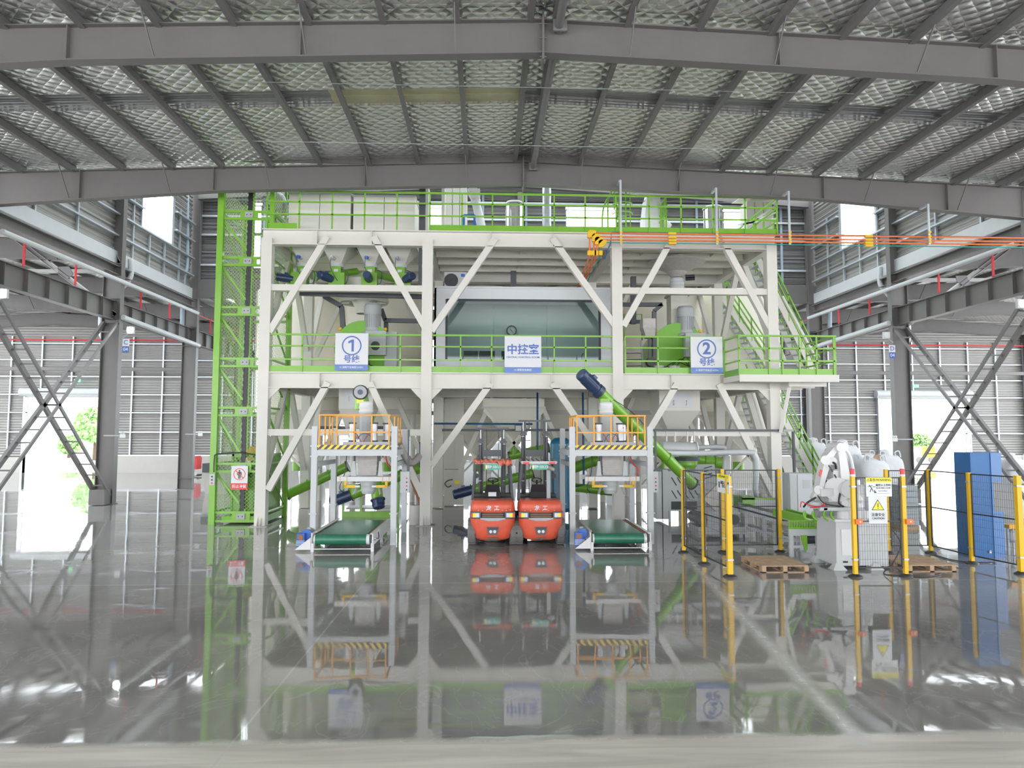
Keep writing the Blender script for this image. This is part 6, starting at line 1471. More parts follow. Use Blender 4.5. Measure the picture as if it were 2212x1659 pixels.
def fpanel(p, q, label, z0=.18, z1=1.97, mid=1.1, step=.055):
    a, c = V((*A[p], 0)), V((*A[q], 0)); u = (c - a).normalized(); L = (c - a).length
    a = a + u * .06; L -= .12
    t = T('mesh_fence', label, 'fence', a + u * L / 2 + V((0, 0, z0)), 'black mesh fence panels')
    E_ = lambda s, z: a + u * s + V((0, 0, z))
    O('frame', MB().bar(E_(0, z0), E_(L, z0), .025).bar(E_(0, z1), E_(L, z1), .025).bar(E_(0.012, z0), E_(0.012, z1), .025).bar(E_(L - .012, z0), E_(L - .012, z1), .025), 'black', t)
    O('middle_bar', MB().bar(E_(0, mid), E_(L, mid), .025), 'black', t)
    b = MB(); n = int(L / .05)
    for k in range(1, n): b.bar(E_(L * k / n, z0), E_(L * k / n, z1), .0035)
    m_ = int((z1 - z0) / .15)
    for k in range(1, m_): b.bar(E_(0, z0 + (z1 - z0) * k / m_), E_(L, z0 + (z1 - z0) * k / m_), .0035)
    O('wire_mesh', b, 'black', t, kind='stuff')
    return t
fpanel('a', 'd', 'short black mesh panel at the back of the left fence'); fpanel('d', 'e', 'wide black mesh panel behind the small warning notice')
fpanel('a', 'b', 'black mesh side panel, far half'); fpanel('b', 'c', 'black mesh side panel with the warning notice, near half')
fpanel('f', 'g', 'black mesh panel behind the right pallet'); fpanel('g', 'h', 'black mesh panel against the bright doorway'); fpanel('h', 'i', 'black mesh panel in front of the blue cabinet')
gt = fpanel('j', 'k', 'black mesh gate between the two beacon posts')
e2 = A['e']; f2 = A['f']
for q in 'jk':
    x, y = A[q]; t = T('beacon', 'red beacon lamp on the %s gate post' % ('left' if q == 'j' else 'right'), 'lamp', (x, y, 2.0), 'red beacons')
    O('base', MB().cyl((x, y, 2.0), (x, y, 2.04), .05, n=16), 'white', t); O('lens', MB().cyl((x, y, 2.04), (x, y, 2.15), .045, n=16), 'sred', t)
    xx = x + (.05 if q == 'j' else -.0)
    l = T('interlock', 'orange safety lock on the %s gate post' % ('left' if q == 'j' else 'right'), 'lock', (x, y - .08, 1.08), 'orange safety locks')
    O('block', MB().box(x + .02 - .02, x + .14, y - .09, y - .05, 1.05, 1.15), 'conduit', l); O('screw', MB().cyl((x + .08, y - .09, 1.1), (x + .08, y - .1, 1.1), .018, n=8), 'silver', l)
def sign(name, c, w_, h_, label, ax=(1, 0, 0)):
    s = T(name, label, 'sign', c); O('board', plate(MB(), c, w_, h_, .008, ax), 'sign', s); return s
Y = 14.13; c = P(1898, 1052, Y); s = sign('warning_sign', c, .53, .38, 'wide warning sign with a yellow header on the fence gate'); f = Y - .01
O('band', MB().box(c.x - .265, c.x + .265, f - .002, f, c.z + .09, c.z + .19), 'syel', s)
text('header', '△警告/WARNING', 'sblack', s, (c.x, f - .003, c.z + .14), .062, bold=.001)
text('lettering', '机器人工作时', 'sblack', s, (c.x + .09, f - .001, c.z + .035), .052, bold=.001); text('small_lettering', '禁止进入机器人工作范围', 'sblack', s, (c.x + .09, f - .001, c.z - .02), .027)
text('small_lettering', 'ROTATING', 'mgrey', s, (c.x + .08, f - .001, c.z - .08), .036); text('small_lettering', 'Do not enter the working range of robot', 'mgrey', s, (c.x + .09, f - .001, c.z - .125), .014)
O('pictogram', MB().bar((c.x - .2, f, c.z + .04), (c.x - .15, f, c.z - .02), .014, .003, (0, 1, 0)).bar((c.x - .15, f, c.z - .02), (c.x - .19, f, c.z - .1), .012, .003, (0, 1, 0)).bar((c.x - .15, f, c.z - .02), (c.x - .12, f, c.z - .09), .012, .003, (0, 1, 0)).bar((c.x - .23, f, c.z + .01), (c.x - .13, f, c.z + .03), .01, .003, (0, 1, 0)).prism([(c.x - .1, c.z - .12), (c.x - .05, c.z - .12), (c.x - .1, c.z - .05)], f - .003, f).box(c.x - .13, c.x - .07, f - .003, f, c.z + .0, c.z + .01), 'sblack', s)
c = P(1896, 1102, Y); c.z = P(1896, 1102, Y).z; s = sign('caution_sign', c, .38, .54, 'caution sign with a yellow triangle on the fence gate'); 
tri = lambda k: [(c.x - .13 * k, c.z + .0 + .045 * (1 - k)), (c.x + .13 * k, c.z + .0 + .045 * (1 - k)), (c.x, c.z + .045 * (1 - k) + .215 * k)]
O('triangle_border', MB().prism(tri(1), f - .002, f), 'sblack', s); O('triangle', MB().prism([(c.x - .108, c.z + .013), (c.x + .108, c.z + .013), (c.x, c.z + .19)], f - .004, f - .002), 'syel', s)
O('exclamation', MB().box(c.x - .009, c.x + .009, f - .006, f - .004, c.z + .06, c.z + .14).box(c.x - .009, c.x + .009, f - .006, f - .004, c.z + .03, c.z + .046), 'sblack', s)
text('lettering', '注意安全', 'sblack', s, (c.x, f - .002, c.z - .095), .068, bold=.001); text('lettering', 'CAUTION', 'sblack', s, (c.x, f - .002, c.z - .165), .056, bold=.001)
O('box_outline', MB().box(c.x - .15, c.x + .15, f - .001, f, c.z - .05, c.z - .046).box(c.x - .15, c.x + .15, f - .001, f, c.z - .205, c.z - .201).box(c.x - .15, c.x - .147, f - .001, f, c.z - .205, c.z - .046).box(c.x + .147, c.x + .15, f - .001, f, c.z - .205, c.z - .046), 'mgrey', s)
# notice on the left side panel (faces the aisle on the left)
a, cc_ = V((*A['b'], 0)), V((*A['c'], 0)); u = (cc_ - a).normalized(); pos = a.lerp(cc_, .88) + V((-.03, 0, P(1557, 1043, 14.6).z)); s = sign('warning_notice', pos, .62, .38, 'small warning notice on the left side mesh panel', u)
nn = u.cross(V((0, 0, 1))); up = V((0, 0, 1)); pf = pos + nn * .01
b = plate(MB(), pf + up * .14, .62, .1, .002, u); O('band', b, 'syel', s)
text('header', '△警告/WARNING', 'sblack', s, pf + up * .14 + nn * .003, .06, u); text('lettering', '机器人工作时\n禁止进入', 'sblack', s, pf + u * .08 + nn * .002 - up * .02, .07, u)
O('pictogram', plate(MB(), pf - u * .2 - up * .03, .06, .12, .003, u), 'sblack', s)
a, cc_ = V((*A['h'], 0)), V((*A['i'], 0)); pos = a.lerp(cc_, .72); pos.z = P(2174, 1074, 14.7).z
s = sign('blank_board', pos + V((.04, 0, 0)), .55, .62, 'plain grey board fixed behind the mesh by the blue cabinet', (cc_ - a).normalized())

# ================================================================ PALLETS
def pallet(x0, y0, label, w_=.98, d=1.2):
    t = T('pallet', label, 'pallet', (x0 + w_ / 2, y0 + d / 2, 0), 'wooden pallets')
    for k in range(8): y = y0 + k * (d - .11) / 7; O('deck_board', MB().box(x0 + random.uniform(-.01, .01), x0 + w_ + random.uniform(-.01, .01), y, y + .115, .125, .147), 'wood', t)
    for k in range(3):
        x = x0 + k * (w_ - .09) / 2
        O('stringer', MB().box(x, x + .09, y0, y0 + d, .103, .125), 'wood', t)
        for y in (y0, y0 + d / 2 - .07, y0 + d - .14): O('block', MB().box(x, x + .09, y, y + .14, .02, .103), 'wood', t)
        O('bottom_board', MB().box(x, x + .09, y0, y0 + d, 0, .02), 'wood', t)
    for y in (y0, y0 + d - .1): O('bottom_board', MB().box(x0, x0 + w_, y, y + .1, .001, .02), 'wood', t)
    return t
pallet(P(1646, 1233, 14.6).x, 14.6, 'wooden pallet on the floor left of the robot pedestal')
pallet(P(1962, 1233, 14.6).x, 14.6, 'wooden pallet on the floor right of the gate', 1.02)

# ================================================================ ROBOT
Y = 15.3; cx = P(1822, 1150, Y).x
t = T('palletising_robot', 'white palletising robot arm on a grey pedestal inside the fence', 'robot', (cx, Y, 0))
x0, x1 = P(1786, 1160, Y).x, P(1862, 1160, Y).x; zt_ = P(0, 1128, Y).z
pd = O('pedestal', MB().frustum((x0, x1, Y - .4, Y + .5), .08, (x0 + .02, x1 - .02, Y - .38, Y + .48), zt_), 'lgrey', t)
for x, y in ((x0 - .12, Y - .5), (x1 - .1, Y - .5), (x0 - .12, Y + .4), (x1 - .1, Y + .4)): O('anchor_foot', MB().frustum((x, x + .3, y, y + .25), 0, (x + .1, x + .2, y + .08, y + .17), .14), 'lgrey', pd)
O('inset_panel', MB().box(x0 + .12, x0 + .5, Y - .405, Y - .39, .3, zt_ - .15), 'white', pd); O('cable_hole', MB().box(x0 + .14, x0 + .24, Y - .408, Y - .39, .14, .18), 'black', pd)
O('side_box', MB().box(x1, x1 + .4, Y - .3, Y + .4, .05, zt_ - .06), 'lgrey', pd)
RB = lambda px, py, dy=0: P(px, py, Y + dy)
O('base_plate', MB().box(x0 + .03, x1 - .05, Y - .33, Y + .33, zt_, zt_ + .05), 'white', t)
c = RB(1838, 1118); c.z = zt_ + .05
O('base_lobe', MB().cyl((c.x - .25, Y - .15, c.z), (c.x - .25, Y - .15, c.z + .17), .12, n=16).cyl((c.x + .2, Y - .15, c.z), (c.x + .2, Y - .15, c.z + .17), .12, n=16).cyl((c.x, Y, c.z), (c.x, Y, c.z + .2), .27, n=26), 'white', t)
O('turret', MB().lathe((c.x, Y, c.z + .2), [(.25, 0), (.27, .05), (.25, .12), (.27, .2), (.24, .28), (.2, .62), (0, .62)], 26), 'white', t)
sh = RB(1812, 1056); 
O('shoulder', MB().cyl(sh + V((-.15, -.22, 0)), sh + V((.2, .25, 0)), .26, n=26).box(sh.x - .05, sh.x + .45, Y - .2, Y + .25, sh.z - .35, sh.z + .1), 'white', t)
O('shoulder_motor', MB().cyl(sh + V((.05, -.38, .02)), sh + V((.05, -.2, .02)), .19, n=24), 'white', t)
O('joint_disc', MB().cyl(RB(1829, 1057, -.25), RB(1829, 1057, -.2), .21, n=24), 'lgrey', t)
el = RB(1806, 966)
b = MB()
for dy in (-.15, .15): b.loft([[sh + V((x, dy + y, z)) for x, y, z in ((-.02, -.03, .1), (.2, -.03, .1), (.2, .03, .1), (-.02, .03, .1))], [el + V((x, dy + y, z)) for x, y, z in ((-.04, -.03, -.05), (.1, -.03, .0), (.1, .03, .0), (-.04, .03, -.05))]], False)
O('lower_arm', b, 'white', t); O('lower_arm_web', MB().bar(sh.lerp(el, .15), sh.lerp(el, .45), .3, .2, (0, 1, 0)), 'white', t)
for px, py in ((1790, 1005), (1802, 1025)): O('arm_slot', MB().bar(RB(px, py, -.21), RB(px + 9, py + 14, -.21), .03, .012, (0, 1, 0)), 'black', t)
O('elbow', MB().cyl(el + V((0, -.22, 0)), el + V((0, .22, 0)), .1, n=22).cyl(el + V((.1, -.2, .02)), el + V((.1, .2, .02)), .085, n=20), 'white', t)
wr = RB(1763, 1068)
mid_ = RB(1779, 995)
ua = O('upper_arm', MB().loft([[q_ + V((x, y, z)) for x, y, z in ((-w_, -.13, 0), (w_, -.13, 0), (w_, .13, 0), (-w_, .13, 0))] for q_, w_ in ((RB(1804, 964), .07), (RB(1787, 985), .085), (RB(1776, 1020), .065), (RB(1767, 1058), .045))], False), 'white', t)
O('pivot', MB().cyl(RB(1784, 994, -.2), RB(1784, 994, .2), .1, n=20).cyl(RB(1799, 996, -.16), RB(1799, 996, .16), .085, n=20), 'white', t)
text('arm_lettering', 'ABB', 'sred', t, RB(1772, 1022, -.135), .085, ax=(.32, 0, .95), up=(-.95, 0, .32), bold=.004)
O('parallel_rod', MB().tube(curve3([RB(1812, 968, .1), RB(1824, 1000, .1), RB(1838, 1050, .1)]), .035).tube(curve3([RB(1812, 964, -.15), RB(1832, 978, -.15), RB(1842, 1010, -.1), RB(1846, 1055, -.1)]), .035), 'white', t)
O('counter_link', MB().bar(RB(1800, 985), RB(1810, 1040), .05, .05), 'white', t)
O('fore_link', MB().bar(RB(1770, 1064, -.1), RB(1808, 1062, -.1), .16, .16), 'white', t)
O('wrist', MB().cyl(RB(1768, 1058, -.12), RB(1768, 1058, .12), .09, n=20).bar(RB(1766, 1060), RB(1755, 1078), .14, .1), 'white', t)
for cb_ in (MB().tube(curve3([RB(1796, 998, -.1), RB(1804, 1002, -.2), RB(1806, 1012, -.15)]), .025), MB().tube(curve3([RB(1762, 1075, -.1), RB(1745, 1085, -.2), RB(1736, 1095, -.1)]), .022), MB().tube(curve3([RB(1766, 1070, -.2), RB(1782, 1088, -.2), RB(1816, 1094, -.25)]), .012), MB().tube(curve3([RB(1816, 1060, -.25), RB(1812, 1085, -.3), RB(1822, 1094, -.2)]), .02)): O('cable_loom', cb_, 'black', t)
g = O('gripper_head', MB().cyl(RB(1760, 1084), RB(1760, 1092), .14, n=20).box(RB(1752, 0).x, RB(1770, 0).x, Y - .15, Y + .15, RB(0, 1086).z, RB(0, 1078).z), 'lgrey', t)
gr = O('gripper_frame', MB().box(RB(1727, 0).x, RB(1815, 0).x, Y - .3, Y - .24, RB(0, 1104).z, RB(0, 1097).z).box(RB(1727, 0).x, RB(1815, 0).x, Y + .24, Y + .3, RB(0, 1102).z, RB(0, 1095).z).box(RB(1735, 0).x, RB(1742, 0).x, Y - .3, Y + .3, RB(0, 1103).z, RB(0, 1098).z).box(RB(1790, 0).x, RB(1797, 0).x, Y - .3, Y + .3, RB(0, 1103).z, RB(0, 1098).z), 'lgrey', t)
for px in (1738, 1757, 1781, 1797):
    O('claw', MB().tube(curve3([RB(px, 1104, -.27), RB(px - 2, 1112, -.27), RB(px + 2, 1120, -.27), RB(px + 8, 1124, -.27)]), .022, 6), 'dgreen', gr); O('claw', MB().tube(curve3([RB(px, 1104, .27), RB(px + 2, 1112, .27), RB(px - 1, 1120, .27)]), .022, 6), 'dgreen', gr)
O('air_hose', MB().tube(curve3([RB(1729, 1096, -.3), RB(1732, 1084, -.3), RB(1745, 1090, -.3), RB(1765, 1094, -.3), RB(1785, 1092, -.3)]), .011, 6).tube(curve3([RB(1750, 1096, -.3), RB(1770, 1095, -.32), RB(1783, 1086, -.3)]), .011, 6), 'pipe_red', gr)
tag(O('floor_cable', MB().tube(curve3([(x1 + .25, 14.6, .9), (x1 + .38, 14.5, .6), (x1 + .2, 14.45, .25), (x1 - .05, 14.4, .02), (x1 + .1, 14.2, .015), (x1 + .5, 14.05, .015), (x1 + .95, 14.2, .015), (x1 + 1.15, 14.4, .02)]), .013, 6), 'black'), 'black cable trailing over the floor by the gate', 'cable')
tag(O('floor_cable', MB().tube(curve3([(10.6, 16.6, .015), (10.55, 15.9, .015), (10.8, 15.6, .015), (11.3, 15.5, .02)]), .012, 6), 'black'), 'thin black cable on the floor by the blue cabinet', 'cable')

# ================================================================ ROLLER CONVEYOR
t = T('roller_conveyor', 'grey framed bag conveyor with lime green side guards left of the robot', 'conveyor', (P(1700, 1150, 17).x, 17.3, 0))
def leg2(px, Yy, z1): x = P(px, 1100, Yy).x; O('leg', MB().box(x - .04, x + .04, Yy - .04, Yy + .04, .0, z1), 'lgrey', t)
x0, x1 = P(1722, 1150, 16.5).x, P(1796, 1150, 16.5).x
for y in (16.5, 17.4):
    O('side_beam', MB().box(x0 - .2, x1, y - .03, y + .03, .48, .66), 'lgrey', t); O('lower_beam', MB().box(x0 - .2, x1, y - .03, y + .03, .2, .26), 'lgrey', t)
    for x in (x0 - .15, x0 + .48): O('leg', MB().box(x - .04, x + .04, y - .04, y + .04, 0, .5), 'lgrey', t)
for k in range(11): O('guard_slat', MB().bar((x0 - .2 + k * .06, 16.47, .66), (x0 - .2 + k * .06, 16.47, .82), .03), 'green', t)
O('guard_top', MB().box(x0 - .22, x0 + .45, 16.45, 16.49, .8, .84).box(x0 - .22, x0 + .45, 16.45, 16.49, .64, .68), 'green', t)
O('guard_plate', MB().box(x0 + .38, x1 + .1, 16.42, 16.46, .74, .86).box(x0 + .6, x0 + .66, 16.4, 16.44, .4, .74), 'green', t)
O('green_bracket', MB().prism([(x0 + .05, .5), (x0 + .2, .5), (x0 + .2, .15), (x0 + .14, .15)], 16.42, 16.45), 'green', t)
for k in range(12): O('roller', MB().cyl((x0 - .1 + k * .085, 16.54, .68), (x0 - .1 + k * .085, 17.36, .68), .035, n=10), 'silver', t)
motor((x0 + .35, 16.9, .35), (x0 + .75, 16.9, .35), .11, t, 'dark')
t = T('infeed_conveyor', 'long inclined grey infeed conveyor with green guards behind the fence', 'conveyor', (P(1640, 1130, 19).x, 19, 0))
a, c = P(1597, 1098, 19.8), P(1742, 1138, 17.9)
for d in (V((0, -.0, 0)), V((.25, .75, 0))):
    O('side_beam', MB().bar(a + d, c + d, .06, .2), 'lgrey', t); O('lower_beam', MB().bar(a + d - V((0, 0, .5)), c + d - V((0, 0, .38)), .05, .06), 'lgrey', t)
    for f_ in (.1, .4, .62, .9): k = a.lerp(c, f_) + d; O('leg', MB().bar((k.x, k.y, 0), k, .08, .08, (0, 1, 0)), 'lgrey', t)
O('belt', MB().bar(a + V((.12, .37, .05)), c + V((.12, .37, .05)), .7, .04), 'dark', t)
b0 = a.lerp(c, .75)
O('green_guard', MB().bar(a.lerp(c, .52) + V((0, -.05, .15)), a.lerp(c, .98) + V((0, -.05, .17)), .04, .2), 'green', t)
O('green_guard', MB().bar(P(1700, 1102, 19.4), P(1760, 1118, 18.4), .1, .1), 'green', t); O('green_bracket', MB().bar(a.lerp(c, .57) - V((0, .06, .1)), a.lerp(c, .57) - V((0, .06, .55)), .06, .14), 'green', t)
t = T('green_press_box', 'lime green flattening box with a dusty inlet on the infeed conveyor', 'machine', P(1640, 1095, 20.6)); a, c = P(1603, 1095, 20.5).x, P(1680, 1095, 20.5).x
O('box', MB().box(a, a + .36, 20.45, 21.2, gz(1100, 20.5), gz(1074, 20.5)), 'green', t); O('top_frame', MB().box(a, c, 20.45, 20.5, gz(1080, 20.5), gz(1076, 20.5)), 'green', t); O('panel', MB().box(a + .36, c, 20.5, 21.2, gz(1100, 20.5), gz(1080, 20.5)), 'lgrey', t)
for x in (a + .05, a + .5, c - .05): O('leg', MB().box(x - .04, x + .04, 20.6, 20.68, 0, gz(1100, 20.5)), 'lgrey', t)
O('inlet', MB().cyl((c - .35, 20.7, gz(1078, 20.5)), (c - .35, 20.7, gz(1068, 20.5)), .12, n=14), 'hopper', t)
t = T('bag_kicker', 'grey bag tipping machine with a tilted plate behind the small warning notice', 'machine', (P(1545, 1090, 19.5).x, 19.5, 0)); c = P(1545, 1080, 19.5)
O('body', MB().box(c.x - .25, c.x + .5, 19.5, 20.3, .3, 1.15), 'mgrey', t); O('tilted_plate', MB().bar((c.x - .2, 19.4, .9), (c.x + .35, 19.4, 1.45), .1, .5), 'hopper', t); O('skid', MB().box(c.x - .5, c.x + .8, 19.45, 20.4, .1, .3), 'mgrey', t)
for k in range(2): O('roller', MB().cyl((c.x - .4 + k * .9, 19.4, .5), (c.x - .4 + k * .9, 20.4, .5), .14, n=14), 'dark', t)
for k in range(2): O('foot', MB().box(c.x - .45 + k * 1.1, c.x - .35 + k * 1.1, 19.5, 20.3, 0, .1), 'mgrey', t)
# bulk bags
def bulkbag(x, y, z, w_, h, label):
    t = T('bulk_bag', label, 'bag', (x, y, z), 'white bulk bags')
    L = []
    for k in range(9):
        f_ = k / 8; s_ = w_ / 2 * (.9 + .12 * math.sin(PI * f_)) * (1 if k < 8 else .8)
        L.append([(x + s_ * math.copysign(abs(math.cos(a)) ** .55, math.cos(a)) + .02 * math.sin(5 * a + k), y + s_ * math.copysign(abs(math.sin(a)) ** .55, math.sin(a)), z + h * f_ + .015 * math.sin(3 * a + k)) for a in [2 * PI * i / 24 for i in range(24)]])
    O('sack', MB().loft(L), 'bag', t)
    for sx in (-1, 1):
        for sy in (-1, 1): O('loop', MB().tube(curve3([(x + sx * w_ * .36, y + sy * w_ * .36, z + h - .05), (x + sx * w_ * .32, y + sy * w_ * .34, z + h + .16), (x + sx * w_ * .18, y + sy * w_ * .34, z + h + .12), (x + sx * w_ * .2, y + sy * w_ * .34, z + h - .02)]), .022, 6), 'bag', t)
    O('neck', MB().lathe((x, y, z + h - .02), [(w_ * .3, 0), (w_ * .12, .1), (w_ * .16, .2), (w_ * .05, .24)], 12), 'bag', t)
for i, (px, Yb, z, w_, h, lb) in enumerate(((1822, 24, 0, 1.1, 1.3, 'white bulk bag on the floor behind the robot arm'), (1822, 24, 1.3, 1.05, 1.15, 'tall white bulk bag standing on another behind the robot arm'), (1878, 23, 0, 1.1, 1.15, 'white bulk bag behind the gate, lower one'), (1880, 23, 1.15, 1.0, .85, 'crumpled white bulk bag on top of the one behind the gate'), (1912, 24.5, 0, 1.1, 1.2, 'white bulk bag right of the gate signs, lower one'), (1913, 24.5, 1.2, 1.0, .9, 'tied white bulk bag stacked right of the gate signs'), (2190, 24, 0, 1.1, 1.2, 'white bulk bag right of the blue cabinet, lower one'), (2185, 24, 1.2, 1.0, .8, 'white bulk bag stacked right of the blue cabinet'), (1760, 27, 0, 1.1, 1.3, 'white bulk bag under the lower steep stair'), (1758, 27, 1.3, 1.0, 1.2, 'white bulk bag stacked under the lower steep stair'))):
    bulkbag(P(px, 1050, Yb).x, Yb, z, w_, h, lb)
for k in range(9):
    for z in (0, 1.15):
        if z and k % 3 == 1: continue
        x = -9.5 + 2.1 * k; bulkbag(x, 39.5 + .3 * (k % 2), z, 1.35, 1.15, 'white bulk bag in the far row behind the steel platform'); 
for o_ in list(COL.objects):
    if o_.get('label') == 'white bulk bag in the far row behind the steel platform': o_['group'] = 'far row of bulk bags'
Y = 21; x0, x1 = P(1951, 1100, Y).x, P(1985, 1100, Y).x
t = T('wrapped_stack', 'film wrapped grey pallet stack beside the right sign column', 'stack', ((x0 + x1) / 2, Y, 0))
for k in range(7): O('sack_layer', MB().box(x0 + random.uniform(0, .03), x1 - random.uniform(0, .03), Y, Y + 1, .12 + k * .17, .28 + k * .17), 'mgrey', t)
O('pallet_base', MB().box(x0, x1, Y, Y + 1, 0, .11), 'wood', t); O('film_wrap', MB().box(x0 - .01, x1 + .01, Y - .02, Y + 1.02, .1, 1.32), 'clear', t)
# small crate on top of a bulk bag
c = P(1891, 988, 23); tag(O('crate', MB().box(c.x - .16, c.x + .16, 22.9, 23.3, c.z - .06, c.z + .08), 'wood'), 'small brown crate on the crumpled bulk bag', 'crate')
# blue cabinet & punch stand
Y = 16.25
t = T('blue_cabinet', 'tall blue cabinet behind the fence at the right', 'cabinet', (P(2140, 1200, Y).x, Y, 0)); zt_ = P(2140, 978, Y).z
x0, x1, x2 = P(2104, 1150, Y).x, P(2147, 1150, Y).x, P(2178, 1150, Y).x
O('left_panel', MB().prism([(x0, Y + .02), (x1, Y + .02), (x1, Y + .6), (x0, Y + .6)], 0, zt_, axis=2), 'blue', t); O('right_panel', MB().prism([(x1, Y + .0), (x2, Y + .12), (x2, Y + .6), (x1, Y + .6)], 0, zt_, axis=2), 'blue', t)
O('anchor_bolt', MB().box(x1 - .14, x1 - .09, Y - .02, Y + .02, .1, .16), 'silver', t)
t = T('drum_stand', 'small stand with an orange top and grey legs right of the blue cabinet', 'stand', (P(2186, 1190, 16.6).x, 16.6, 0)); c = P(2186, 1138, 16.6)
O('top', MB().box(c.x - .14, c.x + .14, 16.5, 16.8, c.z - .03, c.z + .06), 'orange', t); O('drum', MB().lathe((c.x + .03, 16.65, c.z - .38), [(.06, 0), (.12, .06), (.12, .22), (.08, .3)], 18), 'mgrey', t)
for dx in (-.11, 0.02, .12): O('leg', MB().bar((c.x + dx, 16.6, 0), (c.x + dx, 16.6, c.z), .035), 'mgrey', t)
# ================================================================ COLUMN FITTINGS
def col_sign(s, letter, px, py):
    Yc_ = 29.05; c = P(px, py, Yc_); t = T('column_sign', 'white and blue %s 04 plate on the large grey column' % letter, 'sign', c, 'column signs')
    O('upper_plate', MB().box(c.x - .13, c.x + .13, Yc_ - .02, Yc_, c.z, c.z + .3), 'sign', t); O('lower_plate', MB().box(c.x - .13, c.x + .13, Yc_ - .02, Yc_, c.z - .26, c.z), 'sblue', t)
    text('letter', letter, 'sblue', t, (c.x, Yc_ - .022, c.z + .15), .26, bold=.002); text('number', '04', 'sign', t, (c.x, Yc_ - .022, c.z - .13), .19, bold=.002)
col_sign(-1, 'C', 272, 748); col_sign(1, 'D', 1927, 761)
for s, px, py, lb in ((-1, 264, 941, 'small twin emergency light on the C 04 column'), (1, 1934, 949, 'small twin emergency light on the D 04 column'), (-1, 432, 938, 'small emergency light on the left rear column')):
    Yc_ = 28.98 if px != 432 else 36.6; c = P(px, py, Yc_); t = T('emergency_light', lb, 'lamp', c, 'emergency lights')
    O('box', MB().box(c.x - .1, c.x + .1, Yc_, Yc_ + .06, c.z - .09, c.z + .06), 'white', t)
    for k in (-1, 1): O('lamp_head', MB().cyl((c.x + k * .05, Yc_, c.z + .11), (c.x + k * .05, Yc_ + .06, c.z + .12), .045, n=12), 'white', t)
    O('conduit', MB().bar((c.x, Yc_ + .05, c.z), (c.x + (-.75 if s < 0 else .75), Yc_ + .05, c.z), .05), 'mgrey', t)
# lamps
for i, (px, py, Yl, on) in enumerate(((4, 634, 21.2, 1), (281, 713, 29.0, 1), (1916, 724, 29.0, 0), (2208, 656, 21.2, 0))):
    c = P(px, py, Yl); t = T('flood_lamp', ['glowing floodlight at the left edge of the picture', 'glowing floodlight above the C 04 plate', 'unlit white floodlight beside the D 04 column', 'unlit white floodlight at the right edge of the picture'][i], 'lamp', c, 'column floodlights')
    O('housing', MB().box(c.x - .14, c.x + .14, c.y, c.y + .1, c.z - .14, c.z + .14), 'lgrey', t); O('lens', MB().cyl((c.x, c.y - .01, c.z), (c.x, c.y, c.z), .13, n=20), 'lamp' if on else 'sign', t)
    O('bracket', MB().bar((c.x, c.y + .05, c.z - .1), (c.x + (-.3 if px < 1000 else .3), c.y + .1, c.z - .3), .04), 'mgrey', t)
for i, (px, py) in enumerate(((167, 822), (1978, 834))):
    c = P(px, py, 51.6); t = T('exit_sign', 'small green lit exit sign above the %s far door' % ('left' if i == 0 else 'right'), 'sign', c, 'exit signs'); O('box', MB().box(c.x - .22, c.x + .22, 51.58, 51.62, c.z - .1, c.z + .1), 'exit', t)
# wall speakers / cable bundles on columns
# pilaster: low ramp wall near left
t = T('ramp_wall', 'low cream concrete block with a dark top left of the lift', 'block', (P(450, 1060, 34).x, 34, 0)); a, c = P(436, 1060, 34).x, P(485, 1060, 34).x
O('block', MB().prism([(a + .15, 0), (c, 0), (c, 1.0), (a + .05, 1.0), (a + .05, .6)], 34, 35.5), 'plaster', t); O('top', MB().box(a, c, 33.95, 35.5, 1.0, 1.42), 'dark', t)
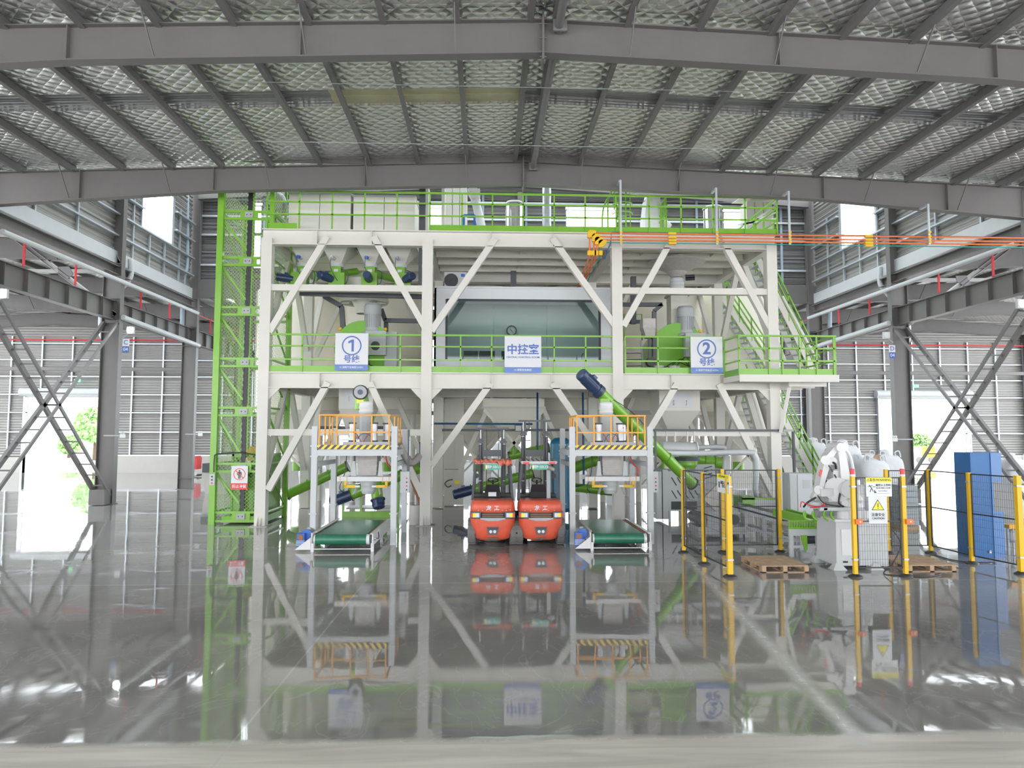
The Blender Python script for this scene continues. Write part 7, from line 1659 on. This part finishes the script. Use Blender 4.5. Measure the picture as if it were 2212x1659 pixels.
# red scrubber
Yb = 47; cx = P(448, 1000, Yb).x
t = T('floor_scrubber', 'red ride-on floor scrubber parked by the far wall left of the lift', 'scrubber', (cx, Yb, 0)); zz = lambda q: P(448, q, Yb).z
b = MB().prism([(P(432, 0, Yb).x, zz(1014)), (P(457, 0, Yb).x, zz(1014)), (P(458, 0, Yb).x, zz(990)), (P(455, 0, Yb).x, zz(985)), (P(438, 0, Yb).x, zz(987)), (P(434, 0, Yb).x, zz(1003))], Yb, Yb + .8)
O('body', b, 'pipe_red', t); O('seat', MB().prism([(P(440, 0, Yb).x, zz(1006)), (P(453, 0, Yb).x, zz(1006)), (P(453, 0, Yb).x, zz(1003.5)), (P(443, 0, Yb).x, zz(1003.5)), (P(440.5, 0, Yb).x, zz(996)), (P(439.5, 0, Yb).x, zz(996))], Yb - .03, Yb), 'black', t)
for px in (443, 455): O('wheel', MB().cyl((P(px, 0, Yb).x, Yb - .04, .2), (P(px, 0, Yb).x, Yb + .1, .2), .2 if px == 443 else .12, n=18), 'lgrey', t)
O('squeegee', MB().box(P(436, 0, Yb).x, P(460, 0, Yb).x, Yb + .1, Yb + .7, .05, .15), 'black', t)
# trees and hedge outside the left door
def tree(px, Yt, h, cr, label):
    x = P(px, 950, Yt).x; t = T('tree', label, 'tree', (x, Yt, 0), 'trees outside')
    O('trunk', MB().cyl((x, Yt, 0), (x, Yt, h * .5), .18, .1, n=8), 'bark', t)
    b = MB(); rnd = random.Random(int(px))
    for k in range(900):
        a = rnd.uniform(0, 2 * PI); ph = rnd.uniform(-1, 1); r = cr * rnd.uniform(.55, 1) * (1 + .2 * math.sin(3 * a))
        c = V((x + r * math.cos(a) * math.sqrt(1 - ph * ph), Yt + r * math.sin(a) * math.sqrt(1 - ph * ph), h * .68 + ph * cr * .8)); s_ = .22
        u = V((rnd.uniform(-1, 1), rnd.uniform(-1, 1), rnd.uniform(-1, 1))).normalized(); v_ = u.orthogonal().normalized()
        b.add([c - u * s_, c + v_ * s_, c + u * s_, c - v_ * s_], [(0, 1, 2, 3)])
    O('crown', b, 'leaf', t, kind='stuff')
tree(205, 75, 5.4, 2.2, 'leafy tree outside the left door, beside the column'); tree(150, 82, 2.2, 1.2, 'low green bush outside the left door'); tree(1990, 82, 2.6, 1.4, 'low green bush outside the right door')
t = T('parked_lorry', 'small yellow and white vehicle shape far outside the right door', 'vehicle', (P(2000, 1000, 70).x, 70, 0)); c = P(2000, 990, 70)
O('cargo', MB().box(c.x - .3, c.x + 1.0, 70, 71.5, .5, 1.6), 'syel', t); O('cab', MB().box(c.x - 1.1, c.x - .35, 70, 71.5, .4, 1.5), 'sign', t)
for dx in (-.7, .6): O('wheel', MB().cyl((c.x + dx, 69.95, .3), (c.x + dx, 70.1, .3), .3, n=14), 'rubber', t)
